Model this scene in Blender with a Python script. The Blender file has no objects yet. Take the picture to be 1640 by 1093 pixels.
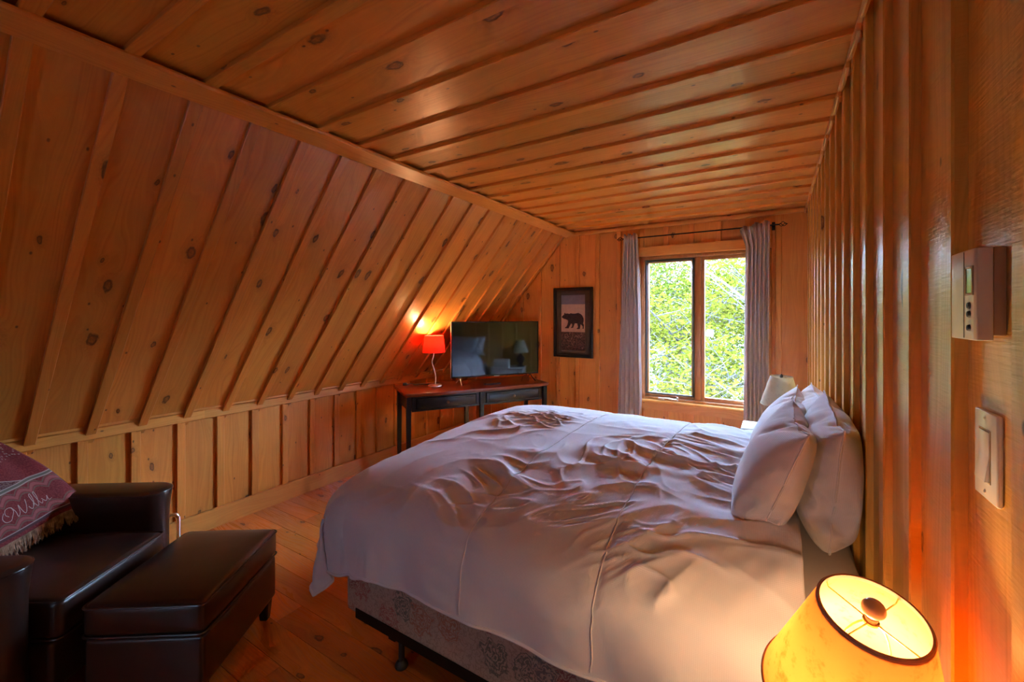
import bpy, bmesh, math, random
import numpy as np
from mathutils import Vector, Matrix, noise

sc = bpy.context.scene
C = sc.collection
PI = math.pi

# ---------------------------------------------------------------- camera
EYE = 1.492
cam = bpy.data.cameras.new('camera')
camo = bpy.data.objects.new('camera', cam)
C.objects.link(camo)
camo.location = (0, 0, EYE)
camo.rotation_euler = (PI / 2, 0, math.radians(31.864))
cam.sensor_width = 36
cam.lens = 36 * 678.9 / 1640
cam.shift_y = -(546.5 - 503.4) / 1640
cam.clip_start = 0.02
cam.clip_end = 400
sc.camera = camo

# ---------------------------------------------------------------- sky, sun, exposure
SKY_STRENGTH = 36.0
EXPOSURE = 1.65
world = bpy.data.worlds.new('sky')
sc.world = world
world.use_nodes = True
bgn = world.node_tree.nodes['Background']
bgn.inputs[0].default_value = (0.45, 0.65, 1.0, 1)
bgn.inputs[1].default_value = SKY_STRENGTH
sun = bpy.data.lights.new('sun', 'SUN')
sun.energy = 4.0
sun.angle = 0.01
sun.color = (1.0, 0.94, 0.82)
suno = bpy.data.objects.new('sun', sun)
C.objects.link(suno)
suno.rotation_euler = Vector((0.70, -0.12, 0.72)).to_track_quat('Z', 'Y').to_euler()


def portal(name, loc, rot, w, h):
    l = bpy.data.lights.new(name, 'AREA')
    l.shape = 'RECTANGLE'
    l.size = w
    l.size_y = h
    l.cycles.is_portal = True
    o = bpy.data.objects.new(name, l)
    C.objects.link(o)
    o.location = loc
    o.rotation_euler = rot


portal('window_portal', (-0.625, 4.53, 1.36), (-PI / 2, 0, 0), 1.1, 1.5)
portal('fill_window_portal', (-1.3, -2.2, 1.05), (PI / 2, 0, 0), 0.22, 0.22)  # sky sampling for the unseen fill window added behind the camera
sc.view_settings.view_transform = 'Standard'
sc.view_settings.look = 'None'
sc.view_settings.exposure = EXPOSURE
sc.view_settings.gamma = 1
sc.view_settings.use_curve_mapping = False
sc.cycles.max_bounces = 8
sc.cycles.diffuse_bounces = 5
sc.cycles.glossy_bounces = 3
sc.cycles.transmission_bounces = 4
sc.cycles.use_adaptive_sampling = True
sc.cycles.adaptive_threshold = 0.10
sc.cycles.use_light_tree = False
sc.cycles.adaptive_min_samples = 16
sc.cycles.sample_clamp_indirect = 8
sc.cycles.caustics_reflective = False
sc.cycles.caustics_refractive = False

# ---------------------------------------------------------------- helpers


class MB:
    """collects faces with uvs, a per-face random value and a material index"""

    def __init__(s):
        s.v = []
        s.f = []
        s.uv = []
        s.r = []
        s.m = []

    def face(s, pts, uvs=None, r=0.0, m=0):
        b = len(s.v)
        s.v += [tuple(p) for p in pts]
        s.f.append(tuple(range(b, b + len(pts))))
        s.uv.append(uvs or [(0, 0)] * len(pts))
        s.r.append(r)
        s.m.append(m)

    def mesh(s, name):
        me = bpy.data.meshes.new(name)
        me.from_pydata(s.v, [], s.f)
        uvl = me.uv_layers.new(name='UVMap')
        flat = [c for u in s.uv for p in u for c in p]
        uvl.data.foreach_set('uv', flat)
        at = me.attributes.new('rnd', 'FLOAT', 'FACE')
        at.data.foreach_set('value', s.r)
        me.polygons.foreach_set('material_index', s.m)
        return me


def tag(o, label=None, cat=None, group=None, kind=None):
    if label: o['label'] = label
    if cat: o['category'] = cat
    if group: o['group'] = group
    if kind: o['kind'] = kind
    return o


def link(name, me, mats, parent=None, smooth=False, loc=None, rot=None):
    o = bpy.data.objects.new(name, me)
    C.objects.link(o)
    if not isinstance(mats, (list, tuple)): mats = [mats]
    for m in mats: me.materials.append(m)
    if parent: o.parent = parent
    if loc is not None: o.location = loc
    if rot is not None: o.rotation_euler = rot
    if smooth:
        me.polygons.foreach_set('use_smooth', [True] * len(me.polygons))
        if smooth == 'auto':
            me.set_sharp_from_angle(angle=math.radians(38))
    return o


def obj(name, bm, mats, parent=None, smooth='auto', loc=None, rot=None):
    me = bpy.data.meshes.new(name)
    bmesh.ops.recalc_face_normals(bm, faces=bm.faces)
    bm.to_mesh(me)
    bm.free()
    return link(name, me, mats, parent, smooth, loc, rot)


def empty(name, loc, rz=0, label=None, cat=None, group=None):
    o = bpy.data.objects.new(name, None)
    C.objects.link(o)
    o.location = loc
    o.rotation_euler = (0, 0, rz)
    o.empty_display_size = 0.1
    return tag(o, label, cat, group)


def copy_tree(o, parent=None):
    c = o.copy()
    C.objects.link(c)
    c.parent = parent
    for ch in list(o.children):
        copy_tree(ch, c)
    return c


def B():
    return bmesh.new()


def add_box(bm, x0, x1, y0, y1, z0, z1, bev=0.0, seg=2, mat=None):
    t = bmesh.new()
    bmesh.ops.create_cube(t, size=1)
    for v in t.verts:
        v.co = Vector(((x0 + x1) / 2 + v.co.x * (x1 - x0), (y0 + y1) / 2 + v.co.y * (y1 - y0), (z0 + z1) / 2 + v.co.z * (z1 - z0)))
    if bev > 0:
        bmesh.ops.bevel(t, geom=list(t.edges), offset=bev, segments=seg, affect='EDGES', profile=0.5)
    join(bm, t, mat)


def join(bm, t, mat=None):
    if mat is not None: bmesh.ops.transform(t, matrix=mat, verts=t.verts)
    me = bpy.data.meshes.new('tmp')
    t.to_mesh(me)
    t.free()
    bm.from_mesh(me)
    bpy.data.meshes.remove(me)


def box(x0, x1, y0, y1, z0, z1, bev=0.0, seg=2):
    bm = B()
    add_box(bm, x0, x1, y0, y1, z0, z1, bev, seg)
    return bm


def frames(path):
    out = []
    n = len(path)
    up = Vector((0, 0, 1))
    prev = None
    for i in range(n):
        a = path[max(0, i - 1)]
        b = path[min(n - 1, i + 1)]
        t = (Vector(b) - Vector(a)).normalized()
        if prev is None:
            ref = up if abs(t.dot(up)) < 0.95 else Vector((1, 0, 0))
            u = t.cross(ref).normalized()
        else:
            u = (prev - t * prev.dot(t)).normalized()
        prev = u
        out.append((u, t.cross(u).normalized()))
    return out


def add_tube(bm, path, r, n=10, closed=False):
    path = [Vector(p) for p in path]
    rs = r if isinstance(r, (list, tuple)) else [r] * len(path)
    fr = frames(path)
    rings = []
    for p, (u, w), rr in zip(path, fr, rs):
        rings.append([bm.verts.new(p + (u * math.cos(2 * PI * k / n) + w * math.sin(2 * PI * k / n)) * rr) for k in range(n)])
    m = len(rings)
    for i in range(m if closed else m - 1):
        a = rings[i]
        b = rings[(i + 1) % m]
        for k in range(n):
            bm.faces.new((a[k], a[(k + 1) % n], b[(k + 1) % n], b[k]))
    if not closed:
        bm.faces.new(rings[0][::-1])
        bm.faces.new(rings[-1])


def add_lathe(bm, prof, n=40, cx=0, cy=0, cap=False, M=None):
    rings = []
    for r, z in prof:
        ring = []
        for k in range(n):
            p = Vector((cx + r * math.cos(2 * PI * k / n), cy + r * math.sin(2 * PI * k / n), z))
            if M: p = M @ p
            ring.append(bm.verts.new(p))
        rings.append(ring)
    for a, b in zip(rings, rings[1:]):
        for k in range(n):
            bm.faces.new((a[k], a[(k + 1) % n], b[(k + 1) % n], b[k]))
    if cap:
        bm.faces.new(rings[0][::-1])
        bm.faces.new(rings[-1])


def add_prism(bm, poly, a, b, axis='z', bev=0):
    """extrude a 2D polygon from a to b along an axis"""
    t = bmesh.new()

    def P(p, h):
        if axis == 'z': return (p[0], p[1], h)
        if axis == 'y': return (p[0], h, p[1])
        return (h, p[0], p[1])
    lo = [t.verts.new(P(p, a)) for p in poly]
    hi = [t.verts.new(P(p, b)) for p in poly]
    n = len(poly)
    t.faces.new(lo[::-1])
    t.faces.new(hi)
    for k in range(n):
        t.faces.new((lo[k], lo[(k + 1) % n], hi[(k + 1) % n], hi[k]))
    bmesh.ops.recalc_face_normals(t, faces=t.faces)
    if bev: bmesh.ops.bevel(t, geom=list(t.edges), offset=bev, segments=3, affect='EDGES', profile=0.5)
    join(bm, t)


def bez(pts, n=8):
    """Catmull-Rom through points"""
    P = [Vector(p) for p in pts]
    P = [P[0] * 2 - P[1]] + P + [P[-1] * 2 - P[-2]]
    out = []
    for i in range(1, len(P) - 2):
        for k in range(n):
            t = k / n
            out.append(0.5 * ((2 * P[i]) + (P[i + 1] - P[i - 1]) * t + (2 * P[i - 1] - 5 * P[i] + 4 * P[i + 1] - P[i + 2]) * t * t + (3 * P[i] - P[i - 1] - 3 * P[i + 1] + P[i + 2]) * t ** 3))
    out.append(P[-2])
    return out


# ---------------------------------------------------------------- materials
class NT:
    def __init__(s, name):
        s.m = bpy.data.materials.new(name)
        s.m.use_nodes = True
        s.t = s.m.node_tree
        s.t.nodes.clear()
        s.out = s.n('ShaderNodeOutputMaterial')

    def n(s, typ, **k):
        nd = s.t.nodes.new(typ)
        for a, b in k.items():
            if a.startswith('i_'):
                nd.inputs[a[2:].replace('_', ' ')].default_value = b
            else:
                setattr(nd, a, b)
        return nd

    def l(s, a, b):
        s.t.links.new(a, b)

    def math(s, op, a, b=None, c=None, clamp=False):
        nd = s.n('ShaderNodeMath', operation=op, use_clamp=clamp)
        for i, x in enumerate((a, b, c)):
            if x is None: continue
            if hasattr(x, 'links'): s.l(x, nd.inputs[i])
            else: nd.inputs[i].default_value = x
        return nd.outputs[0]

    def mix(s, fac, a, b, typ='MIX'):
        nd = s.n('ShaderNodeMix', data_type='RGBA', blend_type=typ)
        for i, x in ((0, fac), (6, a), (7, b)):
            if hasattr(x, 'links'): s.l(x, nd.inputs[i])
            else: nd.inputs[i].default_value = x if i == 0 else ((*x, 1) if len(x) == 3 else x)
        return nd.outputs[2]

    def rng(s, x, a, b, c=0.0, d=1.0, smooth=True):
        nd = s.n('ShaderNodeMapRange', interpolation_type='SMOOTHSTEP' if smooth else 'LINEAR')
        s.l(x, nd.inputs[0])
        for i, v in zip((1, 2, 3, 4), (a, b, c, d)): nd.inputs[i].default_value = v
        return nd.outputs[0]

    def bsdf(s, **k):
        b = s.n('ShaderNodeBsdfPrincipled')
        for a, v in k.items():
            inp = b.inputs[a.replace('_', ' ')]
            if hasattr(v, 'links'): s.l(v, inp)
            else: inp.default_value = (*v, 1) if isinstance(v, tuple) and len(v) == 3 else v
        s.l(b.outputs[0], s.out.inputs[0])
        return b

    def bump(s, b, h, strength=0.3, dist=0.002):
        nd = s.n('ShaderNodeBump')
        nd.inputs['Strength'].default_value = strength
        nd.inputs['Distance'].default_value = dist
        s.l(h, nd.inputs['Height'])
        s.l(nd.outputs[0], b.inputs['Normal'])
        return nd


def plain(name, col, rough=0.5, metal=0.0, coat=0.0, noise_amt=0.06, scale=30, bump=0.0, **k):
    t = NT(name)
    tc = t.n('ShaderNodeTexCoord')
    nz = t.n('ShaderNodeTexNoise')
    nz.inputs['Scale'].default_value = scale
    nz.inputs['Detail'].default_value = 4
    t.l(tc.outputs['Object'], nz.inputs['Vector'])
    f = t.rng(nz.outputs[0], 0.3, 0.7)
    c = t.mix(f, tuple(x * (1 - noise_amt) for x in col), tuple(min(1, x * (1 + noise_amt)) for x in col))
    b = t.bsdf(Base_Color=c, Roughness=rough, Metallic=metal, Coat_Weight=coat, **k)
    if bump: t.bump(b, nz.outputs[0], bump, 0.002)
    return t.m


def wood(name, light, dark, knot, rough=0.37, coat=0.22, knots=1.0, grain=1.0, ku=0.2, kv=0.42, saw=0.0, objco=False, tint=0.09):
    """plank wood: uv = metres across / along the board, rnd = one value per board"""
    t = NT(name)
    sep = t.n('ShaderNodeSeparateXYZ')
    if objco:
        tc = t.n('ShaderNodeTexCoord')
        t.l(tc.outputs['Object'], sep.inputs[0])
        U, V = (sep.outputs[0], sep.outputs[1]) if objco == 'y' else ((sep.outputs[1], sep.outputs[0]) if objco == 'x' else (t.math('ADD', sep.outputs[0], sep.outputs[1]), sep.outputs[2]))
        R = None
    else:
        uv = t.n('ShaderNodeUVMap')
        t.l(uv.outputs[0], sep.inputs[0])
        U, V = sep.outputs[0], sep.outputs[1]
        R = t.n('ShaderNodeAttribute', attribute_name='rnd').outputs['Fac']
    kc = t.n('ShaderNodeCombineXYZ')
    # slightly wobbled knot lattice
    t.l(t.math('MULTIPLY', U, 1 / ku), kc.inputs[0])
    t.l(t.math('MULTIPLY', V, 1 / kv), kc.inputs[1])
    vo = t.n('ShaderNodeTexVoronoi', feature='F1', voronoi_dimensions='2D')
    vo.inputs['Scale'].default_value = 1
    nz0 = t.n('ShaderNodeTexNoise', noise_dimensions='2D')
    nz0.inputs['Scale'].default_value = 4.5
    nz0.inputs['Detail'].default_value = 2
    t.l(kc.outputs[0], nz0.inputs['Vector'])
    wob = t.n('ShaderNodeVectorMath', operation='SCALE')
    t.l(nz0.outputs['Color'], wob.inputs[0])
    wob.inputs['Scale'].default_value = 0.11
    add = t.n('ShaderNodeVectorMath', operation='ADD')
    t.l(kc.outputs[0], add.inputs[0])
    t.l(wob.outputs[0], add.inputs[1])
    t.l(add.outputs[0], vo.inputs['Vector'])
    d = vo.outputs['Distance']
    sc2 = t.n('ShaderNodeSeparateColor')
    t.l(vo.outputs['Color'], sc2.inputs[0])
    has = t.math('GREATER_THAN', sc2.outputs[0], 1 - 0.62 * knots)
    size = t.math('MULTIPLY_ADD', sc2.outputs[1], 0.075, 0.022)
    q = t.math('DIVIDE', d, size)
    inner = t.math('MULTIPLY', t.rng(q, 0.75, 1.05, 1, 0), has)
    rag = t.n('ShaderNodeTexNoise', noise_dimensions='2D')
    rag.inputs['Scale'].default_value = 26
    t.l(kc.outputs[0], rag.inputs['Vector'])
    has = t.math('MULTIPLY', has, t.rng(rag.outputs[0], 0.25, 0.60, 0.45, 1.0))
    ring = t.math('MULTIPLY', t.math('MULTIPLY', t.rng(q, 0.45, 0.85, 0, 1), t.rng(q, 0.95, 1.25, 1, 0)), has)
    halo = t.math('MULTIPLY', t.rng(q, 0.6, 3.6, 1, 0), has)
    # grain lines bent round the knots
    gc = t.n('ShaderNodeCombineXYZ')
    n1 = t.n('ShaderNodeTexNoise', noise_dimensions='2D')
    n1.inputs['Scale'].default_value = 1
    n1.inputs['Detail'].default_value = 2
    c1 = t.n('ShaderNodeCombineXYZ')
    t.l(t.math('MULTIPLY', U, 5), c1.inputs[0])
    t.l(t.math('MULTIPLY', V, 0.9), c1.inputs[1])
    t.l(c1.outputs[0], n1.inputs['Vector'])
    bend = t.math('MULTIPLY', halo, 0.05)
    uu = t.math('ADD', t.math('MULTIPLY_ADD', n1.outputs[0], 0.20, U), bend)
    s1 = t.math('SINE', t.math('MULTIPLY', uu, 330.0))
    t.l(t.math('MULTIPLY', uu, 95), gc.inputs[0])
    t.l(t.math('MULTIPLY', V, 1.6), gc.inputs[1])
    n2 = t.n('ShaderNodeTexNoise', noise_dimensions='2D')
    n2.inputs['Scale'].default_value = 1
    n2.inputs['Detail'].default_value = 5
    n2.inputs['Roughness'].default_value = 0.6
    t.l(gc.outputs[0], n2.inputs['Vector'])
    g = t.math('ADD', t.math('MULTIPLY', t.rng(s1, -0.2, 1.0), 0.17 * grain), t.math('MULTIPLY', t.rng(n2.outputs[0], 0.35, 0.75), 0.50 * grain))
    n3 = t.n('ShaderNodeTexNoise', noise_dimensions='2D')
    n3.inputs['Scale'].default_value = 1
    n3.inputs['Detail'].default_value = 3
    c3 = t.n('ShaderNodeCombineXYZ')
    t.l(t.math('MULTIPLY', U, 9), c3.inputs[0])
    t.l(t.math('MULTIPLY', V, 2.2), c3.inputs[1])
    t.l(c3.outputs[0], n3.inputs['Vector'])
    g = t.math('ADD', g, t.math('MULTIPLY_ADD', n3.outputs[0], 0.7, -0.3), clamp=True)
    col = t.mix(g, light, dark)
    col = t.mix(t.math('MULTIPLY', halo, 0.35), col, tuple((a + b) / 2 for a, b in zip(dark, knot)))
    kin = t.mix(t.rng(rag.outputs[0], 0.4, 0.65), tuple(0.22 * a + 0.78 * b for a, b in zip(dark, knot)), tuple(0.6 * a + 0.4 * b for a, b in zip(dark, knot)))
    col = t.mix(t.math('MULTIPLY', inner, 0.8), col, kin)
    col = t.mix(t.math('MULTIPLY', ring, 0.85), col, knot)
    # small pin knots and flecks
    vp = t.n('ShaderNodeTexVoronoi', feature='F1', voronoi_dimensions='2D')
    vp.inputs['Scale'].default_value = 1
    pc = t.n('ShaderNodeCombineXYZ')
    t.l(t.math('MULTIPLY', U, 9.0), pc.inputs[0])
    t.l(t.math('MULTIPLY', V, 5.0), pc.inputs[1])
    t.l(pc.outputs[0], vp.inputs['Vector'])
    sp = t.n('ShaderNodeSeparateColor')
    t.l(vp.outputs['Color'], sp.inputs[0])
    pin = t.math('MULTIPLY', t.rng(vp.outputs['Distance'], 0.02, 0.055, 1, 0), t.math('GREATER_THAN', sp.outputs[0], 1 - 0.26 * knots))
    col = t.mix(t.math('MULTIPLY', pin, 0.8), col, knot)
    if R is not None:
        hs = t.n('ShaderNodeHueSaturation')
        t.l(col, hs.inputs['Color'])
        t.l(t.math('MULTIPLY_ADD', R, tint * 2, 1 - tint), hs.inputs['Value'])
        t.l(t.math('MULTIPLY_ADD', t.math('FRACT', t.math('MULTIPLY', R, 7.3)), 0.008, 0.496), hs.inputs['Hue'])
        col = hs.outputs[0]
    ro = t.math('ADD', t.math('MULTIPLY_ADD', g, 0.14, rough - 0.05), t.math('MULTIPLY', inner, 0.1))
    b = t.bsdf(Base_Color=col, Roughness=ro, Coat_Weight=coat, Coat_Roughness=0.28)
    h = t.math('ADD', t.math('MULTIPLY', g, -0.5), t.math('MULTIPLY', ring, -1.2))
    if saw:
        sw = t.n('ShaderNodeTexNoise', noise_dimensions='2D')
        sw.inputs['Scale'].default_value = 1
        sw.inputs['Detail'].default_value = 2
        cs = t.n('ShaderNodeCombineXYZ')
        t.l(t.math('MULTIPLY', U, 12), cs.inputs[0])
        t.l(t.math('MULTIPLY', V, 210), cs.inputs[1])
        t.l(cs.outputs[0], sw.inputs['Vector'])
        h = t.math('ADD', h, t.math('MULTIPLY', sw.outputs[0], saw))
    t.bump(b, h, 0.35, 0.0016)
    return t.m


M = {}
M['wall'] = wood('knotty_pine_wall', (0.82, 0.335, 0.064), (0.66, 0.215, 0.031), (0.085, 0.028, 0.012))
M['right'] = wood('rough_pine_wall', (0.80, 0.43, 0.09), (0.64, 0.31, 0.045), (0.085, 0.028, 0.012), saw=1.3, knots=0.5, rough=0.36, coat=0.45)
M['ceiling'] = wood('knotty_pine_ceiling', (0.86, 0.375, 0.068), (0.69, 0.24, 0.034), (0.10, 0.032, 0.012), rough=0.34, coat=0.28)
M['floor'] = wood('varnished_pine_floor', (0.86, 0.31, 0.05), (0.60, 0.16, 0.024), (0.05, 0.012, 0.006), rough=0.30, coat=0.35, kv=0.36, ku=0.17, tint=0.25)
M['trim'] = wood('pine_trim', (0.84, 0.37, 0.08), (0.70, 0.26, 0.045), (0.12, 0.04, 0.015), knots=0.35)
M['sash'] = wood('window_sash_wood', (0.58, 0.25, 0.07), (0.42, 0.15, 0.035), (0.1, 0.03, 0.01), knots=0.0, objco='z')
M['cherry'] = wood('cherry_tabletop', (0.26, 0.045, 0.016), (0.13, 0.02, 0.008), (0.05, 0.01, 0.005), knots=0.0, rough=0.22, coat=0.7, objco='x')
M['black_paint'] = plain('black_painted_wood', (0.010, 0.014, 0.018), 0.34, coat=0.3)
M['dark_metal'] = plain('dark_metal', (0.02, 0.017, 0.015), 0.45, metal=0.6)
M['bronze'] = plain('bronze', (0.32, 0.22, 0.15), 0.3, metal=0.9)
M['nickel'] = plain('brushed_nickel', (0.86, 0.80, 0.72), 0.36, metal=0.85)
M['chrome'] = plain('chrome', (0.85, 0.85, 0.88), 0.12, metal=1.0)
M['brass'] = plain('brass', (0.80, 0.58, 0.25), 0.25, metal=1.0)
M['cream_plastic'] = plain('cream_plastic', (0.78, 0.74, 0.60), 0.35, noise_amt=0.02)
M['tan_plastic'] = plain('tan_plastic', (0.46, 0.32, 0.17), 0.45)
M['white_plastic'] = plain('white_plastic', (0.82, 0.80, 0.74), 0.25, noise_amt=0.01)
M['tv_body'] = plain('tv_black_plastic', (0.01, 0.01, 0.011), 0.35)
M['tv_screen'] = plain('tv_glass_screen', (0.004, 0.004, 0.005), 0.055, noise_amt=0, Specular_IOR_Level=0.55)
M['silver'] = plain('silver_plastic', (0.55, 0.55, 0.57), 0.3, metal=0.7)
M['white_paint'] = plain('white_painted_wood', (0.78, 0.77, 0.74), 0.4, noise_amt=0.02)
M['lcd'] = plain('lcd_glass', (0.20, 0.20, 0.10), 0.15)
M['charcoal'] = plain('charcoal_plastic', (0.03, 0.03, 0.03), 0.5)
M['grey_frame'] = plain('grey_green_screen_frame', (0.07, 0.08, 0.065), 0.4)
M['bark'] = plain('bark', (0.020, 0.015, 0.011), 0.9, noise_amt=0.4, scale=20, bump=0.5)
M['ground'] = plain('forest_ground', (0.016, 0.020, 0.007), 0.95, noise_amt=0.4, scale=0.8)


def leather():
    t = NT('dark_brown_leather')
    tc = t.n('ShaderNodeTexCoord')
    n = t.n('ShaderNodeTexNoise')
    n.inputs['Scale'].default_value = 7
    n.inputs['Detail'].default_value = 5
    t.l(tc.outputs['Object'], n.inputs['Vector'])
    v = t.n('ShaderNodeTexVoronoi', feature='DISTANCE_TO_EDGE')
    v.inputs['Scale'].default_value = 260
    t.l(tc.outputs['Object'], v.inputs['Vector'])
    n2 = t.n('ShaderNodeTexNoise')
    n2.inputs['Scale'].default_value = 14
    n2.inputs['Detail'].default_value = 3
    n2.inputs['Distortion'].default_value = 0.3
    t.l(tc.outputs['Object'], n2.inputs['Vector'])
    col = t.mix(t.rng(n.outputs[0], 0.35, 0.7), (0.034, 0.015, 0.010), (0.044, 0.020, 0.014))
    ro = t.math('MULTIPLY_ADD', n.outputs[0], 0.06, 0.32)
    b = t.bsdf(Base_Color=col, Roughness=ro, Coat_Weight=0.4, Coat_Roughness=0.28)
    h = t.math('MULTIPLY', n2.outputs[0], 1.2)
    t.bump(b, h, 0.12, 0.003)
    return t.m


def cotton(name, col, stripe=None, waffle=0.0, sheen=0.3):
    t = NT(name)
    tc = t.n('ShaderNodeTexCoord')
    uv = t.n('ShaderNodeUVMap')
    sep = t.n('ShaderNodeSeparateXYZ')
    t.l(uv.outputs[0], sep.inputs[0])
    n = t.n('ShaderNodeTexNoise')
    n.inputs['Scale'].default_value = 9
    n.inputs['Detail'].default_value = 4
    n.inputs['Distortion'].default_value = 0.6
    t.l(tc.outputs['Object'], n.inputs['Vector'])
    s = t.math('SINE', t.math('MULTIPLY', sep.outputs[1], 2 * PI / 0.0045))
    s2 = t.math('SINE', t.math('MULTIPLY', sep.outputs[0], 2 * PI / 0.0045))
    w = t.math('MULTIPLY', t.math('ADD', s, s2), 0.5)
    c = t.mix(t.rng(w, -1, 1), tuple(x * 0.93 for x in col), col)
    b = t.bsdf(Base_Color=c, Roughness=0.85, Sheen_Weight=sheen, Sheen_Roughness=0.4)
    h = t.math('ADD', t.math('MULTIPLY', w, waffle), t.math('MULTIPLY', n.outputs[0], 3.0))
    t.bump(b, h, 0.3, 0.0016)
    return t.m


def shade_mat(name, col, trans=0.6, speck=None):
    t = NT(name)
    tc = t.n('ShaderNodeTexCoord')
    n = t.n('ShaderNodeTexNoise')
    n.inputs['Scale'].default_value = 45
    n.inputs['Detail'].default_value = 6
    n.inputs['Roughness'].default_value = 0.65
    t.l(tc.outputs['Object'], n.inputs['Vector'])
    c = t.mix(t.rng(n.outputs[0], 0.52, 0.72), col, speck or tuple(x * 0.8 for x in col))
    d = t.n('ShaderNodeBsdfDiffuse')
    tr = t.n('ShaderNodeBsdfTranslucent')
    t.l(c, d.inputs[0])
    t.l(c, tr.inputs[0])
    mx = t.n('ShaderNodeMixShader')
    mx.inputs[0].default_value = trans
    t.l(d.outputs[0], mx.inputs[1])
    t.l(tr.outputs[0], mx.inputs[2])
    t.l(mx.outputs[0], t.out.inputs[0])
    return t.m


def emission(name, col, s):
    t = NT(name)
    e = t.n('ShaderNodeEmission')
    e.inputs[0].default_value = (*col, 1)
    e.inputs[1].default_value = s
    t.l(e.outputs[0], t.out.inputs[0])
    return t.m


def glass_mat():
    t = NT('window_glass')
    tr = t.n('ShaderNodeBsdfTransparent')
    tr.inputs[0].default_value = (0.97, 0.99, 0.98, 1)
    g = t.n('ShaderNodeBsdfGlossy')
    g.inputs['Roughness'].default_value = 0.02
    fr = t.n('ShaderNodeFresnel')
    fr.inputs[0].default_value = 1.35
    mx = t.n('ShaderNodeMixShader')
    t.l(t.math('MULTIPLY', fr.outputs[0], 0.7), mx.inputs[0])
    t.l(tr.outputs[0], mx.inputs[1])
    t.l(g.outputs[0], mx.inputs[2])
    t.l(mx.outputs[0], t.out.inputs[0])
    return t.m


def floral():
    t = NT('floral_box_spring_ticking')
    tc = t.n('ShaderNodeTexCoord')
    mp = t.n('ShaderNodeMapping')
    t.l(tc.outputs['Object'], mp.inputs[0])
    sep = t.n('ShaderNodeSeparateXYZ')
    t.l(mp.outputs[0], sep.inputs[0])
    cmb = t.n('ShaderNodeCombineXYZ')
    t.l(t.math('ADD', sep.outputs[0], sep.outputs[1]), cmb.inputs[0])
    t.l(sep.outputs[2], cmb.inputs[1])
    nz = t.n('ShaderNodeTexNoise', noise_dimensions='2D')
    nz.inputs['Scale'].default_value = 30
    nz.inputs['Detail'].default_value = 3
    t.l(cmb.outputs[0], nz.inputs['Vector'])
    wv = t.n('ShaderNodeVectorMath', operation='SCALE')
    t.l(nz.outputs['Color'], wv.inputs[0])
    wv.inputs['Scale'].default_value = 0.075
    ad = t.n('ShaderNodeVectorMath', operation='ADD')
    t.l(cmb.outputs[0], ad.inputs[0])
    t.l(wv.outputs[0], ad.inputs[1])
    v = t.n('ShaderNodeTexVoronoi', feature='F1', voronoi_dimensions='2D')
    v.inputs['Scale'].default_value = 7
    t.l(ad.outputs[0], v.inputs['Vector'])
    sc2 = t.n('ShaderNodeSeparateColor')
    t.l(v.outputs['Color'], sc2.inputs[0])
    petals = t.math('SINE', t.math('MULTIPLY', v.outputs['Distance'], 55))
    flower = t.math('MULTIPLY', t.rng(v.outputs['Distance'], 0.36, 0.50, 1, 0), t.rng(petals, -0.3, 0.4))
    ramp = t.n('ShaderNodeValToRGB')
    ramp.color_ramp.interpolation = 'CONSTANT'
    els = ramp.color_ramp.elements
    els[0].position = 0
    els[0].color = (0.40, 0.09, 0.07, 1)
    els[1].position = 0.3
    els[1].color = (0.13, 0.14, 0.15, 1)
    for p, c in ((0.5, (0.45, 0.16, 0.07, 1)), (0.72, (0.30, 0.05, 0.06, 1)), (0.85, (0.10, 0.13, 0.10, 1))):
        e = els.new(p)
        e.color = c
    t.l(sc2.outputs[0], ramp.inputs[0])
    v2 = t.n('ShaderNodeTexVoronoi', feature='DISTANCE_TO_EDGE', voronoi_dimensions='2D')
    v2.inputs['Scale'].default_value = 38
    t.l(ad.outputs[0], v2.inputs['Vector'])
    base = t.mix(t.rng(v2.outputs[0], 0.03, 0.12), (0.40, 0.31, 0.23), (0.54, 0.44, 0.34))
    col = t.mix(t.math('MULTIPLY', flower, 0.8), base, ramp.outputs[0])
    b = t.bsdf(Base_Color=col, Roughness=0.7, Sheen_Weight=0.2)
    t.bump(b, v2.outputs[0], 0.3, 0.002)
    return t.m


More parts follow.
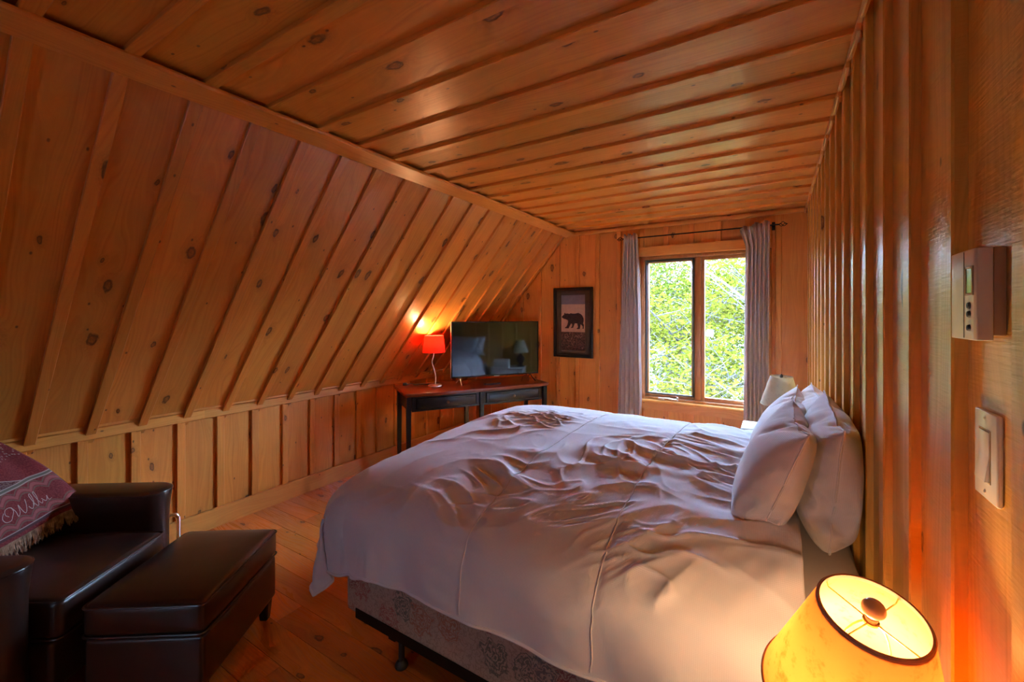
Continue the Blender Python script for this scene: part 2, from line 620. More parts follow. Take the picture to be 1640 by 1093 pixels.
def throw_mat():
    """woven maroon throw: uv u = across, v = metres up from the fringe"""
    t = NT('maroon_woven_throw')
    uv = t.n('ShaderNodeUVMap')
    sep = t.n('ShaderNodeSeparateXYZ')
    t.l(uv.outputs[0], sep.inputs[0])
    U, V = sep.outputs[0], sep.outputs[1]

    def band(a, b, e=0.002):
        return t.math('MULTIPLY', t.rng(V, a - e, a + e), t.rng(V, b - e, b + e, 1, 0))
    nz = t.n('ShaderNodeTexNoise')
    nz.inputs['Scale'].default_value = 140
    nz.inputs['Detail'].default_value = 3
    t.l(uv.outputs[0], nz.inputs['Vector'])
    base = t.mix(t.rng(nz.outputs[0], 0.35, 0.65), (0.20, 0.028, 0.030), (0.30, 0.055, 0.055))
    # pink scalloped blossoms above and below the lettering
    wv = t.math('MULTIPLY', t.math('ABSOLUTE', t.math('SINE', t.math('MULTIPLY', U, 46))), 0.022)
    ring1 = t.math('ABSOLUTE', t.math('SUBTRACT', V, t.math('ADD', wv, 0.050)))
    ring2 = t.math('ABSOLUTE', t.math('SUBTRACT', V, t.math('ADD', wv, 0.165)))
    bl = t.math('ADD', t.rng(ring1, 0.004, 0.011, 1, 0), t.rng(ring2, 0.004, 0.013, 1, 0), clamp=True)
    col = t.mix(t.math('MULTIPLY', bl, 0.85), base, (0.48, 0.16, 0.15))
    gr = t.math('ADD', t.rng(t.math('ABSOLUTE', t.math('SUBTRACT', ring1, 0.014)), 0.002, 0.005, 1, 0), t.rng(t.math('ABSOLUTE', t.math('SUBTRACT', ring2, 0.016)), 0.002, 0.005, 1, 0), clamp=True)
    col = t.mix(t.math('MULTIPLY', gr, 0.6), col, (0.22, 0.20, 0.14))
    for a, b_, c in ((0.022, 0.034, (0.12, 0.05, 0.055)), (0.034, 0.037, (0.58, 0.55, 0.5)), (0.205, 0.210, (0.55, 0.53, 0.47)), (0.210, 0.220, (0.17, 0.19, 0.15)), (0.220, 0.224, (0.55, 0.53, 0.47))):
        col = t.mix(band(a, b_), col, c)
    # grey peaked roof shape and pale sprays in the upper field
    pk = t.math('ADD', t.math('MULTIPLY', t.math('ABSOLUTE', t.math('SUBTRACT', U, 0.30)), -0.45), 0.30)
    roof = t.math('MULTIPLY', t.math('LESS_THAN', V, pk), t.math('GREATER_THAN', V, 0.224))
    col = t.mix(t.math('MULTIPLY', roof, 0.7), col, t.mix(t.rng(nz.outputs[0], 0.45, 0.55), (0.09, 0.05, 0.05), (0.25, 0.22, 0.18)))
    edge = t.rng(t.math('ABSOLUTE', t.math('SUBTRACT', V, pk)), 0.001, 0.003, 1, 0)
    col = t.mix(t.math('MULTIPLY', edge, t.math('GREATER_THAN', V, 0.224)), col, (0.5, 0.46, 0.4))
    v = t.n('ShaderNodeTexVoronoi', voronoi_dimensions='2D')
    v.inputs['Scale'].default_value = 55
    t.l(uv.outputs[0], v.inputs['Vector'])
    sp = t.math('MULTIPLY', t.rng(v.outputs[0], 0.10, 0.24, 1, 0), t.math('MULTIPLY', t.math('GREATER_THAN', V, 0.33), t.math('LESS_THAN', V, 0.42)))
    col = t.mix(sp, col, (0.50, 0.38, 0.30))
    b = t.bsdf(Base_Color=col, Roughness=0.95, Sheen_Weight=0.1)
    t.bump(b, nz.outputs[0], 0.5, 0.002)
    return t.m


def leaf_mat(name, col):
    t = NT(name)
    R = t.n('ShaderNodeAttribute', attribute_name='rnd').outputs['Fac']
    c = t.mix(R, tuple(x * 0.62 for x in col), tuple(min(1, x * 1.25) for x in col))
    d = t.n('ShaderNodeBsdfDiffuse')
    tr = t.n('ShaderNodeBsdfTranslucent')
    t.l(c, d.inputs[0])
    t.l(c, tr.inputs[0])
    mx = t.n('ShaderNodeMixShader')
    mx.inputs[0].default_value = 0.45
    t.l(d.outputs[0], mx.inputs[1])
    t.l(tr.outputs[0], mx.inputs[2])
    t.l(mx.outputs[0], t.out.inputs[0])
    return t.m


M['leather'] = leather()
M['duvet'] = cotton('white_waffle_cotton', (0.72, 0.73, 0.80), waffle=0.18)
M['pillow'] = cotton('white_pillow_cotton', (0.70, 0.69, 0.74), waffle=0.25)
M['sheet'] = cotton('white_sheet', (0.70, 0.66, 0.66), waffle=0.1)
M['curtain'] = cotton('pale_grey_curtain', (0.60, 0.54, 0.53), waffle=0.6, sheen=0.1)
M['piping'] = plain('duvet_seam_thread', (0.70, 0.68, 0.72), 0.8)
M['floral'] = floral()
M['throw'] = throw_mat()
M['thread'] = plain('pale_thread', (0.66, 0.60, 0.54), 0.9)
M['fringe'] = plain('tan_fringe', (0.42, 0.30, 0.19), 0.95, noise_amt=0.35, scale=60)
M['kraft'] = shade_mat('kraft_paper_shade', (0.78, 0.46, 0.20), 0.55, (0.62, 0.32, 0.11))
M['linen'] = shade_mat('linen_shade', (0.72, 0.66, 0.52), 0.4)
M['red_shade'] = shade_mat('red_shade', (0.80, 0.10, 0.065), 0.6, (0.74, 0.08, 0.05))
M['glass'] = glass_mat()
M['bulb'] = emission('lit_bulb', (1.0, 0.80, 0.50), 14)
M['bulb_dim'] = emission('lit_bulb_small', (1.0, 0.72, 0.4), 8)
M['ceramic'] = plain('dark_ceramic', (0.015, 0.014, 0.013), 0.2, coat=0.6)
M['wood_ball'] = plain('turned_wood', (0.62, 0.42, 0.24), 0.35)
M['leaf_a'] = leaf_mat('spring_leaves', (0.050, 0.054, 0.0055))
M['leaf_b'] = leaf_mat('yellow_green_leaves', (0.074, 0.066, 0.009))
M['leaf_c'] = leaf_mat('mid_green_leaves', (0.024, 0.031, 0.004))
M['paper_beige'] = plain('beige_print', (0.62, 0.42, 0.29), 0.7)
M['paper_grey'] = plain('grey_blue_print', (0.22, 0.19, 0.22), 0.7)
M['bear_ink'] = plain('dark_brown_ink', (0.045, 0.025, 0.02), 0.7, noise_amt=0.3, scale=90)
M['bark_print'] = plain('carved_brown_print', (0.10, 0.05, 0.035), 0.6, noise_amt=0.7, scale=70)
M['mat_board'] = plain('olive_brown_mat', (0.085, 0.055, 0.035), 0.6)
M['black_frame'] = plain('black_frame', (0.010, 0.010, 0.009), 0.35, coat=0.3)
# relaxed cloth shapes: coordinates in millimetres, as differences between neighbouring points
DUVET = [
75,0,2,2,0,-2,-1,-3,-3,-5,-4,-1,0,0,0,0,0,0,0,0,0,0,0,0,0,0,0,0,0,0,0,0,0,0,0,0,0,0,0,0,0,0,0,0,1,0,1,2,5,5,4,2,2,0,-1,-1,-40,1,-1,0,
-1,1,0,1,0,2,1,-2,-1,0,0,0,0,0,1,-1,0,0,0,0,0,0,0,0,0,0,0,0,0,0,0,0,0,0,0,0,0,0,1,-1,-1,0,1,1,-1,-1,-1,1,-1,2,3,2,-41,1,-1,-1,0,1,1,0,
0,0,1,2,0,0,0,-2,0,1,1,-1,0,0,-2,1,0,-2,1,0,0,0,1,-1,1,1,-2,1,0,0,0,1,1,-1,1,0,-1,-1,-1,0,0,0,0,0,2,1,4,3,-39,-1,0,-2,1,0,0,0,1,1,1,0,
0,2,-3,0,0,-2,-1,1,0,-1,2,0,0,0,-1,0,0,1,-1,1,0,0,2,-1,0,-1,-1,1,-1,2,0,1,0,2,-3,-1,0,-1,1,0,0,0,-1,3,-39,-1,0,1,-1,1,-2,0,0,2,0,-1,2,-2,0,0,
0,0,-1,1,-1,0,1,-1,-1,0,1,1,-1,0,1,-1,0,0,1,0,1,0,0,-1,1,-1,-1,3,0,-2,4,-4,-1,1,0,0,0,1,-1,-2,-40,0,0,-1,0,-1,1,0,2,-1,0,0,-2,0,1,2,-1,-1,0,-1,
0,1,0,0,0,1,-1,0,1,-1,-1,1,0,-1,1,0,-1,3,0,-2,0,0,0,1,3,-2,1,1,-3,0,-1,1,0,2,-2,-1,-40,-1,-2,0,2,0,0,1,-1,1,0,0,0,-1,0,0,0,1,-1,0,1,0,-2,0,
0,2,0,-1,0,0,0,1,-1,1,-1,1,0,-1,2,-2,1,0,0,-1,-1,4,-1,4,-3,-2,0,-2,0,0,1,-1,-41,0,1,0,-2,1,1,0,1,0,-1,0,-1,-1,1,0,1,-1,0,1,-1,0,1,-1,1,-1,0,0,
0,0,1,-1,1,-1,0,0,0,-1,-2,3,0,0,1,-1,0,1,-1,-1,3,-1,-1,0,-1,-2,0,0,-41,0,1,0,0,-2,1,1,0,0,0,0,-1,0,0,0,0,1,0,0,0,-1,0,0,0,0,0,0,0,1,-1,0,
0,1,-1,0,1,-1,0,0,0,0,0,0,1,0,0,-2,1,1,0,0,0,-1,0,0,-40,-1,-1,1,0,0,-1,0,0,0,1,0,1,0,0,-1,0,0,0,0,0,0,0,0,1,-1,0,1,0,-1,0,1,-1,0,1,-1,
-1,1,0,1,-2,1,1,0,0,-1,0,1,0,-1,0,0,1,-1,0,-1,-40,0,0,-1,0,0,0,0,0,0,0,0,0,0,0,0,-1,1,1,-1,0,0,0,1,-1,1,-1,-1,1,0,0,0,1,-1,-1,0,1,0,1,0,
0,0,-1,1,-1,0,1,-1,0,1,0,0,-1,1,-1,1,-41,0,0,0,0,0,1,0,-1,-2,2,1,-1,1,-1,0,1,0,-1,1,-1,1,-1,0,0,0,1,-1,-1,1,0,0,0,0,1,0,0,0,0,-1,0,0,0,0,
0,0,-1,1,1,-1,0,0,1,-1,1,-1,-41,1,0,-1,-1,0,1,0,-2,1,-1,1,1,0,0,0,0,0,0,-1,1,0,1,0,-1,0,0,0,0,0,0,1,0,0,-1,0,0,2,-1,-1,0,0,-1,-1,0,2,2,-1,
-1,0,0,0,0,1,-1,1,-41,-1,0,1,0,-1,0,0,1,0,1,-1,1,0,0,0,-1,0,1,-1,0,0,0,0,0,0,0,1,-1,0,0,0,0,0,0,1,-1,-1,1,1,-1,0,1,-1,1,-1,-1,1,0,0,0,0,
0,0,1,-1,-41,0,0,0,0,1,-2,0,2,0,-1,0,0,0,1,-1,0,-1,-1,1,1,-1,0,0,1,-1,0,1,1,-1,0,0,0,0,0,0,-1,0,0,1,1,0,-1,1,0,0,-1,0,0,1,0,-1,0,-1,0,1,
-41,0,0,0,1,0,0,0,-1,2,-1,0,-1,0,-1,2,-1,0,0,1,-1,0,0,0,0,1,-1,-1,1,0,1,-1,0,0,0,0,1,-1,1,-1,1,0,0,-1,0,0,0,0,0,0,-1,1,-1,0,0,1,-41,1,-1,0,
0,0,0,0,0,-1,1,0,1,0,0,-2,1,0,1,-1,0,0,0,0,0,0,1,0,-1,1,-1,0,-1,0,0,-1,0,1,0,1,0,0,0,0,-1,-1,1,0,1,0,1,-1,-1,1,1,-1,-40,-1,1,0,0,0,0,0,
-1,-1,0,1,0,0,1,0,-1,0,0,0,0,1,-1,0,1,-1,0,0,1,-1,0,-1,1,1,-1,-1,0,0,-1,1,1,1,0,-1,0,0,0,1,-1,0,0,0,1,-1,-1,1,-41,0,0,0,0,0,-1,0,0,1,-1,1,
0,1,1,-2,1,0,-1,0,0,0,0,0,-1,1,0,0,0,0,1,-1,0,2,0,-1,-1,0,1,-1,0,0,0,0,-1,2,-1,-1,1,0,0,0,1,0,-2,0,-41,1,-1,0,0,0,0,-1,1,0,1,-1,0,0,0,1,
-1,0,0,1,0,-1,0,0,0,1,-1,0,0,0,-1,1,0,-1,1,0,1,-1,0,1,0,-1,0,0,0,-1,0,1,0,0,-1,2,-1,0,0,-3,-41,0,1,0,-1,0,0,0,2,-1,1,0,1,-1,-2,1,-1,0,0,0,
0,0,1,0,0,-1,1,0,-1,0,0,0,-1,0,1,1,-1,1,0,-1,0,0,0,0,1,-1,1,-1,0,0,1,-1,1,-1,0,0,-40,0,-1,0,1,0,-1,0,1,1,-2,1,1,-1,0,-1,0,0,0,0,0,0,0,-1,
0,0,1,0,0,0,0,0,-1,-1,-1,1,2,0,0,1,-1,0,0,0,0,0,0,0,0,0,0,1,-1,0,0,0,-40,-1,0,0,0,0,0,0,-1,1,0,-1,-1,1,1,0,0,0,1,-2,1,1,-1,1,-1,0,0,1,
0,0,-1,0,1,-2,0,0,1,1,0,-1,0,0,0,1,-1,0,0,1,-1,1,-1,-1,0,1,0,1,-42,1,0,0,0,-1,1,0,-1,-1,1,1,-2,0,1,0,1,0,0,0,0,0,0,0,1,-1,0,0,0,0,1,-1,
0,1,-1,1,-1,-1,1,0,1,0,0,-1,0,1,0,-1,1,-1,0,0,-1,0,1,1,-41,0,0,0,0,0,1,-1,-1,0,0,-1,-1,0,0,2,1,0,-1,1,0,0,1,-1,0,1,-1,0,0,1,-1,0,0,0,1,-1,
0,0,0,1,-1,-1,0,0,1,-1,0,1,0,0,0,0,1,0,0,0,-40,-1,1,-1,0,1,-1,1,-1,0,0,-1,2,-1,0,1,-1,0,0,1,0,-1,0,0,0,0,-1,1,1,-1,0,0,0,0,0,1,0,-1,-1,-1,
-1,1,1,1,0,0,0,1,-1,0,1,0,-1,0,0,-1,-41,1,-1,1,-1,0,0,0,0,0,0,1,-1,0,-1,-1,2,0,0,0,0,1,-1,1,-1,-1,1,0,0,0,0,1,-1,0,1,-1,0,1,0,-1,0,0,0,0,
0,1,-1,0,1,-1,0,0,1,0,0,-1,-44,2,1,0,1,-1,0,0,0,-2,0,0,1,0,1,0,0,0,0,0,0,0,0,0,0,1,0,-1,0,0,0,0,1,0,-1,0,0,0,0,1,1,0,-2,0,0,0,1,0,
-1,1,-1,0,0,1,-1,1,-40,-1,1,-1,0,1,-1,-1,0,0,-1,-1,-1,1,2,2,0,0,0,-1,0,0,0,0,0,0,0,-1,0,0,1,0,0,0,0,0,0,0,0,0,0,0,1,-1,0,0,1,-1,0,0,0,1,
0,-1,1,-1,-40,0,-1,1,-1,0,0,0,1,0,-1,0,0,2,-1,-1,0,0,0,0,0,0,0,0,1,-1,0,0,-1,1,0,0,0,0,0,0,0,0,0,0,-1,-1,1,1,1,1,-1,-1,1,-1,1,-1,1,0,0,-1,
-41,0,0,0,1,-1,1,-1,0,0,1,-1,1,-2,1,1,-1,0,0,1,-1,0,1,-1,0,1,0,0,0,-1,0,-1,1,1,0,0,-1,-1,0,1,-1,1,0,0,0,-1,1,0,0,1,-1,1,-1,0,0,1,-39,-1,0,-1,
0,0,0,1,-1,0,0,1,-1,1,-2,1,0,1,0,-1,1,-1,0,0,0,0,1,0,0,0,-1,-1,0,1,0,0,0,1,1,-2,0,-1,1,1,-1,0,-1,1,1,-1,1,-1,0,0,0,0,-40,-2,0,2,0,0,-1,0,
0,0,0,0,0,0,1,-1,1,-1,-1,1,0,0,0,1,-1,0,-1,0,0,0,1,1,1,-3,0,0,0,0,0,1,0,0,0,0,0,0,0,1,0,0,0,0,-1,0,0,1,-42,2,0,0,0,1,0,-1,-1,0,0,0,
1,0,0,-1,0,-1,1,0,0,0,0,0,1,0,-1,-1,1,0,0,1,-3,0,1,0,2,-2,-2,2,1,0,-2,0,1,1,0,0,0,1,0,-1,1,0,-1,0,-40,2,0,0,0,-1,-1,0,0,0,-1,0,0,-1,-1,0,
0,2,1,0,-1,0,1,0,-1,0,0,1,-1,0,0,0,0,1,-2,1,0,0,-1,-2,2,1,0,-1,1,0,0,0,0,0,0,1,0,-1,1,0,-16,-6,-3,-7,-3,-3,-2,-1,0,0,0,0,0,-1,0,-1,1,1,0,0,
0,1,-1,0,1,-1,1,0,0,0,-1,0,0,-1,1,0,-1,2,1,0,-2,0,0,0,-2,1,2,0,-1,1,0,0,0,0,0,-1,-32,1,1,5,-5,-4,-4,-2,0,-1,-1,0,1,0,-1,2,-1,0,1,0,0,-1,0,0,
0,1,0,-1,0,-1,1,0,1,0,0,-1,0,0,0,-2,2,0,0,0,1,-1,-1,1,2,-1,0,2,1,4,3,2,-29,0,-3,-4,-2,0,0,-2,-1,1,0,-1,-1,0,0,1,1,-1,-1,0,1,1,0,0,-1,0,0,1,
0,0,0,0,-1,1,-1,0,0,-1,0,1,1,-1,1,0,-1,0,1,1,1,2,3,4,4,1,3,8,-32,-3,-2,-3,1,0,-1,0,0,0,0,0,-1,0,1,-1,0,0,-1,1,0,1,0,0,0,0,0,0,0,1,-1,0,
1,0,-1,0,-1,1,0,0,-1,1,-1,0,1,0,1,-1,1,3,4,3,3,4,0,-6,-33,-3,-2,-2,1,-1,1,0,-1,0,0,0,0,0,0,-1,0,1,1,0,0,-1,0,0,1,0,0,-1,0,0,0,0,0,0,1,-1,
0,0,0,1,-1,0,0,0,-1,0,0,2,0,2,1,-1,0,2,4,9,-39,1,-1,1,-1,0,0,2,-1,0,0,-1,-1,1,0,-1,-1,1,1,-1,1,-1,-1,1,1,1,-1,1,-1,0,0,0,-1,0,1,0,-1,1,0,0,
0,0,0,0,0,0,-1,1,1,1,1,0,0,-1,-1,-1,-37,-1,1,-1,0,-1,1,-2,8,-1,-5,-2,0,1,0,1,-1,0,1,0,-1,1,1,-1,-1,-2,2,0,1,0,0,-1,1,0,-1,1,0,-1,1,0,-1,0,1,0,
0,-1,1,1,2,0,1,1,0,-2,-2,-2,-37,-1,1,1,2,4,1,14,-7,-12,-2,-1,0,0,0,1,-1,1,-1,-2,-2,4,1,0,0,-1,-1,1,0,0,0,0,1,-1,1,-1,1,0,0,-1,0,0,0,0,0,1,0,1,
5,1,-4,0,-1,2,0,-3,-34,3,1,2,5,13,13,-14,-16,-4,-1,0,-1,-1,0,1,0,1,-2,1,-1,-1,1,0,0,1,0,0,-1,0,0,0,-1,1,0,0,0,0,0,0,0,0,1,4,-1,-2,1,2,2,7,5,-10,
-1,0,-3,-6,-31,3,11,20,16,-11,-21,-11,-1,2,-1,-2,-1,-2,-1,-2,4,-2,0,0,3,-2,-1,0,0,1,-1,-2,2,-1,-2,0,3,1,0,0,0,-1,0,0,0,1,1,1,9,-4,-5,1,0,1,8,15,-9,-14,5,13,
-12,24,15,-4,-25,-16,-1,-4,5,2,-6,3,-2,1,-2,-4,5,-2,0,0,1,-1,0,-1,1,0,-1,1,0,0,0,0,-2,2,0,1,-1,1,-1,1,0,1,0,0,1,13,-7,-5,-2,-3,-2,7,20,2,-20,-11,33,0,-16,-26,
-13,3,-3,9,0,-4,5,1,-1,-3,4,-5,0,1,1,0,-1,0,-1,1,0,-1,1,0,-1,1,2,2,-2,-1,-1,-2,1,-1,2,-1,2,1,0,1,-4,7,14,-19,-5,-1,-3,-4,2,18,12,-18,35,-28,-25,-10,6,2,8,1,
-5,1,15,-9,6,-1,-3,-5,4,0,0,1,0,0,-2,2,-1,0,-1,0,1,2,0,-1,2,-3,1,-5,5,-1,0,1,0,1,0,1,-7,-1,15,6,-23,-5,2,-4,-5,-1,13,24,-1,-22,-3,2,6,8,1,-10,-3,18,1,-5,
7,-4,-1,-5,4,3,2,0,0,-3,4,-4,2,1,1,-2,1,-1,1,0,-1,2,-2,-1,-1,2,0,-2,-2,5,-2,1,-1,-9,7,19,-5,-24,-10,7,-2,1,-2,0,-24,1,3,7,4,3,-14,-5,14,11,-8,3,2,-1,-2,-5,
1,4,4,2,-1,1,1,-5,0,4,-1,2,-2,1,-1,0,-1,2,-3,2,-3,1,2,-7,1,6,-1,0,-1,-11,4,10,19,-10,-22,-16,6,-1,5,9,-25,3,14,7,3,-23,-5,2,28,2,-18,8,2,2,-5,-10,5,6,0,6,
0,1,-1,-9,6,1,3,-1,0,-6,1,-1,-2,6,-4,1,2,1,-5,-1,-1,6,-1,2,0,-17,5,4,18,9,-10,-23,-17,8,-7,4,1110,-1,0,0,3,2,23,25,39,37,34,27,28,41,41,41,40,41,41,41,41,41,40,41,
41,41,41,41,40,41,41,41,41,41,40,41,41,41,41,41,40,41,41,41,34,26,26,26,33,30,25,11,6,1,0,0,-11,-2,4,1,0,7,-6,1,-6,-1,0,5,8,0,0,-1,1,0,0,0,0,-1,1,0,0,0,-1,0,
2,-1,0,0,0,0,0,0,0,0,0,0,1,-1,0,0,2,4,4,2,-3,-1,-3,2,0,2,7,4,-4,4,-5,0,0,0,0,-1,-1,0,-1,3,5,-2,0,0,1,-1,-1,1,0,1,1,1,1,-3,0,1,0,0,1,-1,
0,-1,2,1,0,1,-2,0,0,0,-1,1,5,0,-2,3,0,0,-1,0,2,1,-6,-3,-7,3,1,-2,0,1,0,0,0,-3,3,4,-3,2,-1,0,0,2,-3,0,1,1,1,0,0,-1,1,0,1,-1,-1,1,-1,1,0,1,
2,-1,-1,-1,1,2,-2,-1,1,6,0,-2,1,-1,0,-1,-3,-3,-1,1,6,-9,-5,1,4,-1,0,0,-1,1,2,-1,2,-1,0,1,0,-1,0,-1,1,1,0,0,-1,2,1,0,-1,1,-1,-1,0,1,1,-1,1,-1,0,2,
0,0,-1,0,-1,3,4,0,-2,0,-1,0,2,3,-1,-4,-3,1,5,1,-4,-1,-1,-1,-1,2,-1,1,0,0,1,1,-1,-1,2,1,-1,-1,0,-1,1,1,1,-1,-1,3,-2,-1,2,-1,0,-1,-1,4,1,-1,0,-1,0,1,
-2,2,4,2,-2,-3,0,-2,-3,0,4,1,-2,2,-1,-1,1,0,-1,-1,0,-1,0,1,1,1,0,0,0,-1,1,1,0,0,-1,-2,1,2,-1,1,0,0,1,-1,0,1,-1,1,-1,-1,4,-2,0,-1,2,0,0,0,2,1,
2,-2,-2,0,-1,-3,-3,3,-3,1,-1,2,0,-1,0,-1,-1,-1,3,0,1,0,0,1,-2,0,2,-1,0,1,0,-1,0,1,0,0,1,0,-1,0,1,0,0,0,0,-1,-1,2,0,0,2,-1,2,-2,1,0,1,1,-3,0,
1,-3,0,-2,2,-3,3,0,-2,-1,0,-1,-1,2,-2,0,1,0,1,-2,1,1,0,1,0,-1,0,2,-1,-1,0,1,0,0,0,0,0,1,1,-1,0,0,-1,1,0,0,0,1,0,1,-3,4,-3,1,0,-2,2,-1,-1,0,
-3,3,1,-1,-1,0,0,0,2,-3,1,-1,-1,0,1,1,-1,1,1,0,-1,0,0,1,0,0,0,0,1,-1,0,1,-1,0,0,1,0,0,-1,1,-1,1,1,0,0,0,-1,0,1,-1,-1,0,-1,2,-1,0,0,1,-1,0,
1,0,-3,1,-1,1,-1,0,0,0,0,1,-1,1,0,1,-1,0,1,0,0,0,0,0,-1,1,1,0,0,-1,0,0,0,0,2,-2,1,1,1,1,-2,0,1,-3,2,-1,0,0,-1,-1,1,-1,0,0,0,0,0,-1,-1,0,
1,0,-1,0,0,1,-3,1,2,1,-1,-1,1,1,-1,1,0,-1,1,-1,-1,1,1,0,1,0,-1,1,0,0,-1,1,0,0,-1,0,1,0,3,-3,0,1,-1,-1,-1,1,2,-2,0,0,0,0,-1,0,-4,4,0,-1,1,1,
-1,-1,0,1,1,-1,0,-1,2,-1,0,0,1,0,0,0,-1,0,1,0,0,1,0,-1,1,1,-1,0,0,-1,0,-1,1,0,3,-1,1,-1,0,-2,-1,3,1,-3,0,1,-1,0,-2,-1,4,-1,-2,2,0,-1,0,0,1,-1,
1,0,0,0,0,0,0,0,0,0,0,0,1,-1,0,2,-2,0,1,0,-1,0,1,-1,1,0,0,0,1,-1,-3,5,-3,1,3,-4,0,-1,0,1,0,1,-1,0,-2,-1,6,-3,0,-2,1,1,-1,1,1,-2,1,0,0,0,
0,1,0,-1,-2,2,-1,1,1,-1,1,1,0,0,-1,0,0,-1,1,1,0,0,0,0,0,0,-2,1,0,-1,-2,2,0,0,-2,2,-1,1,0,0,-1,4,-3,-1,-1,-1,1,0,1,0,1,0,-1,1,0,-1,0,0,1,-1,
0,0,1,-1,1,1,0,1,0,-1,0,-1,0,1,0,0,0,1,-1,0,0,1,0,-2,1,-2,-1,3,1,-3,1,0,2,-3,1,-1,3,-1,-3,-1,2,3,-3,0,0,0,0,0,0,-1,1,1,0,0,-1,1,0,0,0,1,
-1,0,1,-1,1,-1,0,1,0,-1,1,-1,1,0,0,2,2,-2,0,-3,0,1,-1,1,2,-2,-2,2,1,-1,0,0,2,-2,0,-2,3,-1,0,-1,0,0,-1,2,-1,0,0,0,0,0,0,0,1,0,0,0,0,0,-1,2,
0,1,-1,0,0,0,-1,0,0,1,1,0,0,0,-2,0,1,-1,0,0,-1,2,-1,0,-1,1,-1,1,0,1,0,2,-3,-2,1,1,-1,1,1,-3,0,1,0,1,-1,0,0,2,0,-1,1,0,-1,0,-1,0,2,1,0,-2,
0,1,0,-2,1,1,-1,-2,-2,2,0,4,-1,0,-1,0,-2,3,-1,2,-1,0,1,0,0,0,1,0,-3,3,-1,0,0,-2,1,1,0,1,-1,-1,1,-1,1,0,0,0,2,-1,-1,0,1,-1,0,-2,1,2,0,-1,0,1,
0,0,0,-2,0,0,2,0,0,-1,1,-2,2,-2,1,-1,0,0,0,-1,-1,2,-1,0,3,-3,0,-2,1,2,-1,0,1,0,0,-1,1,1,0,-1,0,0,-2,1,2,-1,1,-1,-1,0,0,1,0,0,1,2,-1,-1,0,0,
-1,0,0,0,0,0,0,0,0,-1,1,0,2,-2,0,0,-1,0,1,0,0,0,1,1,0,-2,0,0,0,-1,0,2,-1,0,-1,1,0,1,-1,-1,1,0,0,0,-1,2,0,-1,0,1,-1,1,0,-1,0,2,-1,0,1,-1,
0,0,-1,0,-3,2,2,-1,-2,2,-1,2,1,-3,1,-1,-1,2,0,0,0,0,-2,1,1,-1,1,0,0,0,0,-1,1,0,0,1,-1,0,0,0,1,-1,0,1,-1,0,0,1,-1,0,1,-1,2,0,-1,0,-1,0,0,0,
0,1,-1,1,2,-2,-1,0,2,1,-2,0,0,0,-1,0,0,0,0,-1,0,2,0,0,0,-1,1,0,1,0,-1,0,0,1,-1,1,-1,0,1,-1,2,-1,1,-1,-1,0,0,0,0,0,0,0,0,0,0,0,2,-1,0,-6,
1,-2,2,0,-1,-1,0,1,0,-1,0,1,0,-1,1,-2,1,1,0,0,0,0,0,1,-1,0,0,0,0,0,1,-1,0,1,-1,1,0,0,0,-1,1,0,0,1,-2,1,0,0,0,0,-1,0,1,-1,1,0,1,-3,3,-3,
2,0,0,0,-1,1,0,-1,0,1,-1,2,-1,-3,1,2,0,0,1,-1,0,0,0,0,0,0,0,0,1,-1,1,0,-1,1,0,0,0,0,0,-1,1,1,-1,0,0,-1,1,0,0,2,-4,2,2,-1,0,0,-1,0,-1,0,
1,-1,1,-1,0,0,1,0,-1,0,-1,1,0,1,0,0,-1,0,1,-1,2,-1,0,1,-1,1,-1,0,1,-1,0,1,0,1,-1,0,0,-1,1,1,-1,-1,0,-1,0,0,-1,4,-1,4,-4,2,-1,1,0,-1,-1,0,0,1,
-1,1,-1,0,1,0,0,-2,1,0,0,0,1,0,0,1,-1,0,0,0,0,0,1,-1,0,0,-1,1,1,-1,0,2,0,-1,0,0,0,-1,0,0,-1,-3,4,-1,-1,2,0,-1,0,-1,1,0,0,0,-1,0,1,-2,0,2,
0,0,0,-1,0,1,-1,1,0,0,0,0,-1,1,0,-1,2,-1,0,1,-1,1,1,-1,-1,-1,0,2,1,-1,0,-2,0,1,0,0,-2,4,-2,1,-4,1,3,1,0,-1,0,0,-1,0,0,0,-1,0,1,0,0,1,-1,0,
1,-1,1,0,0,0,0,0,0,0,-1,1,0,0,0,0,1,0,0,0,-1,1,1,-2,0,0,-2,2,0,1,-1,0,1,-1,0,1,2,0,-2,0,0,0,0,0,0,-1,0,0,0,2,-1,-1,0,0,0,1,0,-1,0,0,
1,0,0,0,0,0,1,0,-1,1,-1,0,0,0,0,1,0,0,0,-1,-1,1,0,1,-1,0,1,-1,-1,-2,3,1,-5,3,1,0,0,1,-1,-1,1,0,1,0,-1,1,1,-1,0,0,1,-1,-1,1,0,0,-1,0,1,-1,
0,0,0,2,-1,-1,1,-1,1,0,-1,0,2,0,1,-1,-1,0,2,-1,0,0,0,0,-1,1,-1,0,-3,3,-1,-2,0,0,1,2,-1,1,-1,0,1,0,1,0,-1,0,1,0,-1,0,0,0,0,0,-1,1,0,0,-1,0,
0,1,1,0,-1,0,1,-1,0,1,0,0,0,-1,0,0,0,1,-1,0,-1,1,-2,-3,-4,0,3,3,-1,1,-1,-2,1,0,0,0,1,-1,0,0,0,0,-1,1,0,1,-1,1,0,-1,0,0,1,-1,1,-2,3,0,-2,0,
-1,2,1,-1,-2,1,-1,0,1,0,1,-1,1,-3,0,0,2,0,2,-1,-9,-4,1,2,7,1,2,1,-1,0,0,0,0,0,-1,0,1,0,0,-1,2,0,0,-1,0,0,0,0,0,1,0,1,-1,-1,0,0,0,0,2,-1,
